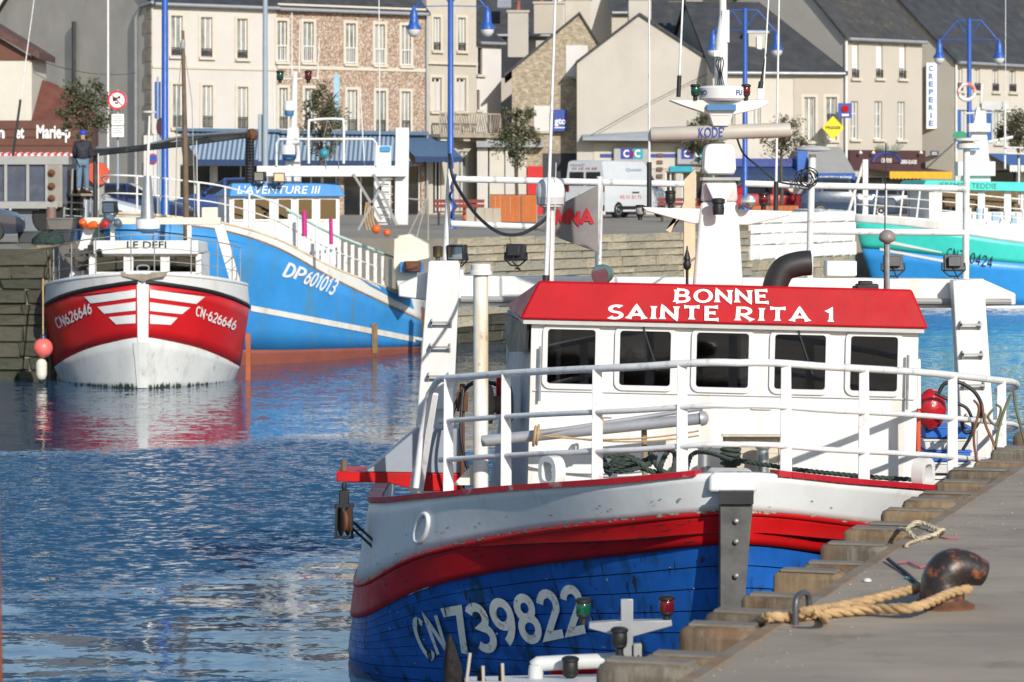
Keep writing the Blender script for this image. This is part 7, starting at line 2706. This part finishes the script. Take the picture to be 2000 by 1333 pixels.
# ---- vehicles
def vehicle(name, lab, cat, x, d, yaw, col, st, L, glass_from, wheels, R=.31, group=None, rail=None):
    b = gpt(x, d)
    t = thing(name, lab, cat, b, yaw, group)
    paint = M(name + '_paint_%02d%02d%02d' % tuple(int(c * 99) for c in col), col, .22, var=.04, coat=.6)
    m = MB()
    rows = []
    for (xx, zb, zbelt, zt, w_, wr) in st:
        rows.append([V((xx, -w_, zb)), V((xx, -w_ * 1.02, (zb + zbelt) / 2)), V((xx, -w_, zbelt)), V((xx, -wr, zt - .04)), V((xx, -wr * .8, zt)), V((xx, wr * .8, zt)), V((xx, wr, zt - .04)), V((xx, w_, zbelt)), V((xx, w_ * 1.02, (zb + zbelt) / 2)), V((xx, w_, zb))])
    m.grid(rows)
    n = len(rows[0])
    m.add(rows[0], [tuple(range(n))])
    m.add(rows[-1], [tuple(range(n))[::-1]])
    body = m.build('body', paint, t, smooth=35)
    # glazing
    for nm, idx in glass_from.items():
        for (i, j) in idx:
            A, B = rows[i], rows[j]
            m = MB()
            if nm == 'side_window':
                for s, (lo, hi) in ((-1, (2, 3)), (1, (7, 6))):
                    p = [A[lo].lerp(B[lo], .06), A[lo].lerp(B[lo], .94), A[hi].lerp(B[hi], .94), A[hi].lerp(B[hi], .06)]
                    up = lambda a, b_: a.lerp(b_, .12)
                    qd = [p[0].lerp(p[3], .1), p[1].lerp(p[2], .1), p[1].lerp(p[2], .93), p[0].lerp(p[3], .93)]
                    mm = MB()
                    mm.add([v + V((0, s * .012, .006)) for v in qd], [(0, 1, 2, 3)])
                    mm.build(nm, darkg, body, smooth=0)
                continue
            p = [A[3], A[6], B[6], B[3]] if nm == 'windscreen' else [A[3], A[6], B[6], B[3]]
            c = sum(p, V((0, 0, 0))) / 4
            up = (p[1] - p[0]).cross(p[3] - p[0]).normalized()
            if up.z < 0:
                up = -up
            m.add([c + (v - c) * .88 + up * .05 for v in p], [(0, 1, 2, 3)])
            m.build(nm, darkg, body, smooth=0)
    for xx in wheels:
        for s in (-1, 1):
            m = MB()
            wy = s * (st[3][4] - .08)
            m.lathe([(R * .6, -.10), (R * .95, -.10), (R, -.07), (R, .07), (R * .95, .10), (R * .6, .10)], V((xx, wy, R)), axis=(0, s, 0), n=20)
            wo = m.build('wheel', black, t)
            MB().lathe([(R * .62, .09), (R * .58, .105), (R * .2, .085), (R * .15, .11)], V((xx, wy, R)), axis=(0, s, 0), n=14).build('rim', steel, wo)
    for s in (-1, 1):
        m = MB()
        f = rows[1]
        m.box(V((st[0][0] + .06, s * st[0][4] * .74, st[0][2] - .02)), (.16, .28, .14))
        m.build('headlight', lens, body, bevel=.03)
        m = MB()
        m.box(V((st[-1][0] - .03, s * st[-1][4] * .9, st[-1][2] - .05)), (.12, .16, .34))
        m.build('tail_light', redl, body, bevel=.02)
    m = MB()
    m.box(V((st[0][0] + .0, 0, .42)), (.06, 1.2, .16))
    m.build('grille', black, body)
    for s in (-1, 1):
        m = MB()
        m.box(V((st[3][0] + .2, s * (st[3][4] + .1), st[3][2] + .08)), (.12, .16, .12))
        m.build('mirror', paint, body, bevel=.03)
    return t


HATCH = [(0, .30, .58, .60, .72, .60), (.16, .24, .66, .72, .84, .70), (.95, .22, .86, .93, .87, .76), (1.12, .22, .90, .98, .87, .74), (2.0, .22, .92, 1.43, .87, .60), (3.2, .22, .95, 1.45, .87, .60), (3.85, .24, .97, 1.08, .85, .66), (4.05, .32, .80, .86, .80, .66)]
HG = {'windscreen': [(3, 4)], 'rear_window': [(5, 6)], 'side_window': [(4, 5), (3, 4), (5, 6)]}
VAN = [(0, .35, .85, .9, .86, .78), (.12, .26, .98, 1.06, .95, .86), (.85, .26, 1.12, 1.26, .98, .88), (.98, .26, 1.16, 1.32, .98, .88), (1.75, .26, 1.25, 2.22, .98, .80), (2.0, .26, 1.28, 2.36, .98, .82), (5.1, .26, 1.3, 2.38, .98, .84), (5.2, .3, 1.3, 2.34, .97, .83)]
VG = {'windscreen': [(3, 4)], 'side_window': [(3, 4)]}
vehicle('parked_car', 'silver hatchback parked behind the red boat', 'car', 190 + 95, 94, radians(180), (.62, .65, .69), HATCH, 4.05, HG, (.75, 3.25))
vehicle('parked_car', 'dark navy hatchback behind the silver car', 'car', 372, 101, radians(178), (.02, .03, .09), HATCH, 4.05, HG, (.75, 3.25))
vehicle('parked_car', 'blue people carrier parked under the striped awning', 'car', 335, 112, radians(0), (.03, .06, .20), [(a, b, c * 1.1, e * 1.14, f, g) for a, b, c, e, f, g in HATCH], 4.05, HG, (.75, 3.25))
vehicle('parked_car', 'dark blue car nosing in at the left edge of the quay', 'car', 46, 72.5, radians(188), (.02, .025, .05), HATCH, 4.05, HG, (.75, 3.25))
v2 = vehicle('delivery_van', 'white lettered van parked before the bank, seen from behind', 'van', 1275, 130.8, radians(235), (.60, .63, .66), [(a, b, c, e, f, g) for a, b, c, e, f, g in VAN], 5.2, VG, (.9, 4.2), R=.34)
pr1, pr2 = M('print_grey_blue', (.36, .45, .55), .5), M('print_red', (.55, .12, .10), .5)


def van_text(s_, o_, hh, ww, mt_, rear=False):
    mm = MB()
    text(mm, s_, (0, 0, 0), (1, 0, 0), (0, 0, 1), hh, ww, bold=.02, lift=0)
    m = MB()
    for_v = []
    for p in mm.v:
        z = o_[2] + p.z
        k = max(0, z - 1.3) * .145
        for_v.append(V((5.23, o_[1] - p.x + ww / 2, z)) if rear else V((o_[0] + ww - p.x, .99 - k + .02, z)))
    m.add([(v if rear else v) for v in for_v], mm.f)
    m.build('van_lettering', mt_, v2, recalc=False, smooth=0)


van_text('Quentin', (0, -.35, 2.16), .10, .7, pr1, True)
van_text('02 31 51 71', (0, .0, 2.0), .09, 1.2, pr2, True)
van_text('Quentin', (2.3, 0, 1.95), .13, 1.2, pr1)
van_text('02 31 51 71', (2.5, 0, .80), .13, 1.6, pr2)
for s in (-1, 1):
    m = MB()
    m.box((5.215, s * .41, 1.62), (.02, .70, .56))
    m.build('rear_window', darkg, v2, bevel=.02)
m = MB()
m.box((5.22, 0, 1.0), (.02, .5, .11))
m.build('number_plate', winf, v2)
m = MB()
m.box((5.2, 0, .42), (.12, 1.9, .24))
m.build('bumper', black, v2, bevel=.03)
m = MB()
m.box((2.9, .99, .42), (2.4, .03, .14))
m.build('side_moulding', black, v2)
m = MB()
m.box((2.9, 1.0, 1.05), (.5, .02, .06))
m.build('door_slot', black, v2)
vehicle('parked_car', 'red car parked behind the orange barriers', 'car', 1600, 130, radians(182), (.42, .015, .02), HATCH, 4.05, HG, (.75, 3.25))
vehicle('parked_car', 'dark blue people carrier behind the teal boat', 'car', 1748, 127, radians(184), (.02, .045, .09), [(a, b, c * 1.1, e * 1.16, f, g) for a, b, c, e, f, g in HATCH], 4.05, HG, (.75, 3.25))
vehicle('parked_car', 'dark car with a red tail light beside the people carrier', 'car', 1840, 128, radians(184), (.02, .03, .05), HATCH, 4.05, HG, (.75, 3.25))

# ---- truck with glazed tanks, fish pump boom, man
D8 = 84
tr = thing('tank_truck', 'grey truck body with glazed tank panels on the left quay', 'truck', gpt(20, D8))
tm = M('truck_grey', (.36, .36, .35), .5, metal=.2, var=.12, vs=3, dirt=(.22, .20, .17), da=.6, ds=3)


def bxp(root, x0, y0, x1, y1, d0, d1, mat, name, parent=None, bevel=.01):
    a, b_ = px(x0, y1, D8), px(x1, y0, D8)
    m = MB(root)
    m.box(V(((a.x + b_.x) / 2, (d0 + d1) / 2, (a.z + b_.z) / 2)), (b_.x - a.x, d1 - d0, b_.z - a.z))
    return m.build(name, mat, parent or root, bevel=bevel, smooth=0)


tk = bxp(tr, -120, 312, 130, 400, D8 + .08, D8 + 2.2, M('tank_dark', (.07, .085, .12), .35, var=.25, dirt=(.16, .16, .17), da=.5, ds=2), 'tank', bevel=0)
bxp(tr, -120, 305, 134, 322, D8 - .02, D8 + 2.3, tm, 'top_frame', tk)
bxp(tr, -120, 394, 112, 408, D8 - .06, D8 + 2.3, tm, 'lower_frame', tk)
for x in (-70, -32, 8, 51, 88):
    bxp(tr, x, 322, x + 6, 394, D8 - .02, D8 + .1, tm, 'upright', tk)
bxp(tr, 94, 322, 122, 405, D8 - .02, D8 + .06, M('panel_taupe', (.28, .26, .22), .6, var=.15), 'end_panel', tk)
for y in (338, 364, 388):
    m = MB(tr)
    m.lathe([(.02, .0), (.10, .01), (.10, .05), (.04, .08), (.04, .14)], px(101, y, D8 - .03), axis=(0, -1, 0), n=14)
    m.build('valve', rustm, tk)
bxp(tr, 20, 398.2, 75, 412, D8 + .2, D8 + 2.2, M('bin_lid', (.16, .18, .18), .6), 'bin_lid')
bxp(tr, 2, 412.2, 72, 462, D8 + .25, D8 + 2.1, M('bin_grey', (.17, .19, .22), .6, var=.06), 'locker')
for x in (-60, 95):
    MB(tr).lathe([(.3, -.14), (.46, -.14), (.5, -.1), (.5, .1), (.46, .14), (.3, .14)], V((px(x, 0, D8).x, D8 + .35, QZ + .5)), axis=(0, 1, 0), n=20).build('wheel', black, tr)
m = MB(tr)
pa = px(158, 378, D8)
m.box(V((pa.x, D8 + .5, pa.z - .04)), (.62, .9, .06))
m.build('platform', M('platform_tan', (.30, .23, .14), .8), tr)
for x in (122, 136, 160, 172):
    MB(tr).tube([V((px(x, 0, D8).x, D8 + .2, QZ)), V((px(x + 3, 0, D8).x, D8 + .25, px(0, 330 if x < 140 else 380, D8).z))], .03, 6).build('ladder_rail', alu, tr)
for k in range(6):
    y = 395 + 13 * k
    MB(tr).bar(px(126, y, D8 + .2), px(162, y + 2, D8 + .2), .04, .03).build('ladder_rung', alu, tr)
bxp(tr, 124, 332, 150, 470, D8 + .7, D8 + 1.3, M('machinery_dark', (.05, .047, .042), .8, var=.5, vs=4), 'machinery')
m = MB(tr)
m.lathe([(.12, 0), (.13, .1), (.13, .7), (.11, .8)], V((px(100, 0, 80).x, 80, QZ)), n=14)
m.build('gas_bottle', M('bottle_brown', (.20, .12, .09), .6, var=.3), tr)
m = MB(tr)
m.lathe([(.30, -.12), (.32, -.10), (.12, -.08), (.12, .08), (.32, .10), (.30, .12)], px(190, 340, D8 + .6), axis=(.5, -1, 0), n=24)
m.build('hose_reel', M('reel_orange', (.55, .07, .02), .5, var=.15), tr)
bxp(tr, 182, 300, 196, 430, D8 + .7, D8 + .9, alu, 'reel_post')
# boom and pump hose
bm2 = M('boom_black', (.030, .032, .034), .5, var=.3, vs=2, dirt=(.20, .19, .17), da=.6, ds=2)
bt = thing('pump_boom', 'long dark crane boom with a ribbed hose reaching over the blue trawler', 'crane boom', px(186, 430, 82))
m = MB(bt)
m.bar(px(178, 300, 82), px(350, 282, 79), .15, .17, .14, .15)
m.build('boom', bm2, bt, bevel=.02)
m = MB(bt)
m.bar(px(350, 281, 79), px(500, 262, 76), .13, .17, .10, .14)
m.build('jib', M('jib_grey', (.16, .155, .145), .6, var=.2), bt, bevel=.02)
m = MB(bt)
m.tube(spline([px(190, 290, 82), px(260, 290, 80.5), px(350, 270, 79), px(430, 262, 77), px(485, 258, 76)], 5), .05, 8)
m.build('feed_hose', alu, bt, smooth=60)
m = MB(bt)
m.tube([px(186, 300, 82), V((px(186, 0, 82).x, 82, QZ))], .06, 12)
m.build('boom_column', bm2, bt)
m = MB(bt)
pts, rad = [], []
for k in range(60):
    y = 268 + (445 - 268) * k / 59
    pts.append(px(488 - 2 * k / 59, y, 76 - .0 * k))
    rad.append(.105 + .012 * (k % 2))
m.tube(pts, rad, 14)
m.build('ribbed_hose', black, bt, smooth=0)
m = MB(bt)
m.ball(px(492, 264, 76), .16, 10)
m.build('boom_joint', rustm, bt)


# ---- the man on the truck platform
def skinned(name, vs, es, rs, mat, parent, sub=2):
    me = bpy.data.meshes.new(name)
    me.from_pydata([tuple(v) for v in vs], es, [])
    o = bpy.data.objects.new(name, me)
    COL.objects.link(o)
    o.parent = parent
    me.materials.append(mat)
    sm = o.modifiers.new('skin', 'SKIN')
    sm.use_smooth_shade = True
    for i, v in enumerate(me.skin_vertices[0].data):
        r = rs[i]
        v.radius = (r, r) if not isinstance(r, tuple) else r
        v.use_root = i == 0
    o.modifiers.new('sub', 'SUBSURF').levels = sub
    o.modifiers['sub'].render_levels = sub
    return o


pb = V((pa.x, D8 + .35, pa.z))
man = thing('person', 'man in navy jacket, jeans and blue cap standing on the truck', 'person', pb, radians(12))
skin = M('skin', (.45, .26, .18), .6)
# skeleton seen from behind (he faces away from the harbour), heights in metres
PV = [(0, 0, .90), (0, .01, 1.10), (0, .01, 1.32), (0, .0, 1.42), (0, -.02, 1.49), (0, -.03, 1.60), (0, -.03, 1.68),
      (.17, .0, 1.36), (.22, .06, 1.10), (.17, .24, .98), (.13, .30, .97), (-.17, 0, 1.36), (-.23, .05, 1.10), (-.18, .22, .97), (-.14, .29, .96),
      (.09, 0, .86), (.10, -.01, .47), (.11, .02, .09), (.11, -.08, .03), (.11, .12, .03), (-.09, 0, .86), (-.10, -.01, .47), (-.11, .02, .09), (-.11, -.08, .03), (-.11, .12, .03)]
PE = [(0, 1), (1, 2), (2, 3), (3, 4), (4, 5), (5, 6), (2, 7), (7, 8), (8, 9), (9, 10), (2, 11), (11, 12), (12, 13), (13, 14), (0, 15), (15, 16), (16, 17), (17, 18), (17, 19), (0, 20), (20, 21), (21, 22), (22, 23), (22, 24)]
PR = [(.13, .10), (.13, .10), (.15, .10), .06, .055, .085, .06, .06, .045, .035, .035, .06, .045, .035, .035, .085, .06, .045, .04, .035, .085, .06, .045, .04, .035]
skinned('body', PV, PE, PR, skin, man)
jv = [0, 1, 2, 3, 7, 8, 9, 11, 12, 13]
ix = {v: i for i, v in enumerate(jv)}
skinned('jacket', [V(PV[v]) + V((0, 0, -.07 if v == 0 else 0)) for v in jv], [(ix[a], ix[b]) for a, b in PE if a in ix and b in ix], [(.19, .15), (.18, .15), (.20, .15), .09, .09, .075, .06, .09, .075, .06], M('navy_jacket', (.018, .020, .030), .8, var=.2), man)
tv = [0, 15, 16, 17, 20, 21, 22]
ix = {v: i for i, v in enumerate(tv)}
skinned('trousers', [PV[v] for v in tv], [(ix[a], ix[b]) for a, b in PE if a in ix and b in ix], [(.16, .13), .11, .085, .07, .11, .085, .07], M('denim', (.12, .19, .27), .8, var=.2, vs=6), man)
for s in (-1, 1):
    m = MB()
    m.box((s * .11, .03, .045), (.10, .28, .09))
    m.build('shoe', black, man, bevel=.03)
m = MB()
m.lathe([(.098, 0), (.105, .02), (.10, .07), (.07, .11), (.02, .125)], (0, -.03, 1.615), n=16)
m.box((0, .10, 1.625), (.13, .12, .015))
m.build('cap', M('cap_blue', (.012, .05, .42), .7), man, smooth=60)
# second person, mostly hidden behind the gas bottle
wb2 = gpt(80, 86.9)
p2 = thing('person', 'person in a faded red top half hidden behind the truck', 'person', wb2, radians(-30))
skinned('body', PV, PE, PR, skin, p2)
jvs = [V(PV[v]) for v in jv]
ix = {v: i for i, v in enumerate(jv)}
skinned('top', jvs, [(ix[a], ix[b]) for a, b in PE if a in ix and b in ix], [(.18, .14), (.17, .14), (.19, .14), .085, .09, .07, .055, .09, .07, .055], M('faded_red', (.32, .10, .08), .8), p2)
ix = {v: i for i, v in enumerate(tv)}
skinned('trousers', [PV[v] for v in tv], [(ix[a], ix[b]) for a, b in PE if a in ix and b in ix], [(.16, .13), .11, .085, .07, .11, .085, .07], M('dark_trousers', (.03, .035, .05), .8), p2)
m = MB()
m.lathe([(.10, -.06), (.11, 0), (.105, .06), (.06, .10), (.01, .11)], (0, -.03, 1.63), n=14)
m.build('hair', M('dark_hair', (.02, .015, .012), .7), p2, smooth=60)

# ---- barriers, blocks, benches on the far quay
orng = M('orange_panel', (.46, .12, .018), .6, var=.15, vs=2, bump=.004, bs=6, bst=(6, 1, .1))
k = 0
for x0, x1, d, lab in ((958, 1016, 112, 'long orange planter panel under the tree'), (1018, 1048, 112, 'short orange planter panel beside the satellite dome'), (1470, 1500, 118, 'orange barrier panel left of the red car'), (1503, 1558, 118, 'wider orange barrier panel in front of the red car'), (1340, 1366, 116, 'small orange panel behind the cream derrick post')):
    F = Facade(x0, d, x1, d)
    t = thing('barrier_panel', lab, 'barrier', F.o + V((0, 0, QZ)), group='orange barrier panels')
    H = .98 if x0 < 1100 else .55
    m = MB(t)
    nsl = max(3, int(F.L / .16))
    for j in range(nsl):
        m = MB(t)
        m.box(F.o + F.t * (F.L * (j + .5) / nsl) + V((0, 0, QZ + H / 2 + .02)), (F.L / nsl - .008, .03, H))
        m.build('slat', orng, t, smooth=0)
    m = MB(t)
    m.box(F.o + F.t * (F.L / 2) + V((0, .04, QZ + H + .03)), (F.L + .06, .1, .03))
    m.build('top_rail', darkm, t)
    for e in (0, F.L):
        MB(t).box(F.o + F.t * e + V((0, .045, QZ + H / 2)), (.05, .05, H)).build('post', alu, t)
conc = M('cast_concrete', (.45, .40, .32), .9, var=.15, vs=2, dirt=(.26, .24, .18), da=.6, ds=3, dst=(2, 2, .3))
for i, (x, lab) in enumerate(((918, 'leftmost concrete block on the far quay'), (938, 'second concrete block on the far quay'), (954, 'third concrete block on the far quay'), (970, 'rightmost concrete block on the far quay'))):
    p = gpt(x, 100)
    MB().hexa([p + V((-.15, -.2, 0)), p + V((.15, -.2, 0)), p + V((.15, .2, 0)), p + V((-.15, .2, 0))], [p + V((-.13, -.18, .62)), p + V((.13, -.18, .62)), p + V((.13, .18, .62)), p + V((-.13, .18, .62))]).build('concrete_block', conc, bevel=.03, label=lab, cat='block', group='concrete blocks on the quay')
for x, d, lab in ((897, 104, 'dark red bench beside the left blue lamp post'), (1330, 114, 'dark red bench before the bank')):
    p = gpt(x, d)
    t = thing('street_bench', lab, 'bench', p, group='dark red benches')
    for j in range(3):
        MB(t).box(p + V((0, -.15 + .15 * j, .46)), (1.7, .12, .05)).build('seat_slat', M('bench_red', (.20, .035, .025), .6), t)
    for j in range(2):
        MB(t).box(p + V((0, .28, .66 + .16 * j)), (1.7, .04, .12)).build('back_slat', MATS['bench_red'], t)
    for s in (-.7, .7):
        MB(t).box(p + V((s, .02, .22)), (.07, .4, .43)).build('leg', darkm, t)
p = gpt(907, 104.8)
MB().lathe([(.06, 0), (.06, .8), (.045, .86)], p, n=12).build('traffic_bollard', M('orange_plastic', (.70, .12, .02)), label='slim orange bollard behind the concrete blocks', cat='bollard')
# overhead wires
for a, b_, s, lab in ((px(75, 118, 111.5), px(265, 143, 134), .25, 'wire from the restaurant roof to the grey side wall'), (px(1107, 150, 143), px(1392, 160, 141.4), .6, 'slack wire crossing the plain gable'), (px(1137, 275, 141), px(1392, 140, 141.2), -.1, 'wire running up to the corner of the plain gable')):
    MB().tube(sag(a, b_, s), .014, 5).build('overhead_wire', darkm, label=lab, cat='wire')

# ---- clutter behind the red boat
whip(tr, tr, px(25, 305, D8), px(72, -40, D8), .020, .012, base=.32)
crm = [M('crate_dark', (.05, .06, .07), .6, var=.2), M('crate_blue', (.03, .08, .20), .6), M('crate_grey', (.16, .15, .13), .7, var=.2)]
for k, (x, d, z, mt, lab) in enumerate(((118, 74, 0, 0, 'dark fish crate on the quay beneath the truck ladder'), (119, 74, .3, 2, 'grey fish crate on top of the dark crate by the ladder'), (150, 75, 0, 1, 'navy fish crate right of the truck ladder'),
                                        (151, 75, .3, 0, 'black fish crate stacked on the navy crate'), (236, 78, 0, 2, 'grey fish crate on the quay behind the red wheelhouse'), (60, 73, 0, 0, 'dark fish crate near the left quay edge'))):
    b = gpt(x, d) + V((0, 0, z))
    t = thing('fish_crate', lab, 'crate', b, radians(8 * (k % 3) - 8), group='fish crates on the left quay')
    m = MB()
    m.hexa([V((-.28, -.18, 0)), V((.28, -.18, 0)), V((.28, .18, 0)), V((-.28, .18, 0))], [V((-.31, -.2, .25)), V((.31, -.2, .25)), V((.31, .2, .25)), V((-.31, .2, .25))])
    m.build('tub', crm[mt], t, bevel=.02)
    m = MB()
    ring(m, V((0, 0, .27)), (1, 0, 0), (0, 1, 0), .66, .44, .04, .05, .035)
    m.build('rim', crm[mt], t)
nt_ = M('net_green', (.03, .055, .045), .95, var=.6, vs=14, bump=.05, bs=18)
for x, d, r, lab in ((190, 76, .5, 'dark green net heap on the left quay behind the red boat'), (95, 71.5, .38, 'small dark net heap at the corner of the left quay')):
    b = gpt(x, d)
    m = MB()
    q = random.Random(int(x))
    m.lathe([(r, 0), (r * .98, r * .2), (r * .8, r * .5), (r * .45, r * .72), (.01, r * .8)], b, n=26)
    m.v = [p + V((q.uniform(-.06, .06), q.uniform(-.06, .06), q.uniform(-.02, .05))) * (1 if p.z > QZ + .02 else 0) for p in m.v]
    m.build('net_heap', nt_, label=lab, cat='net', smooth=80)
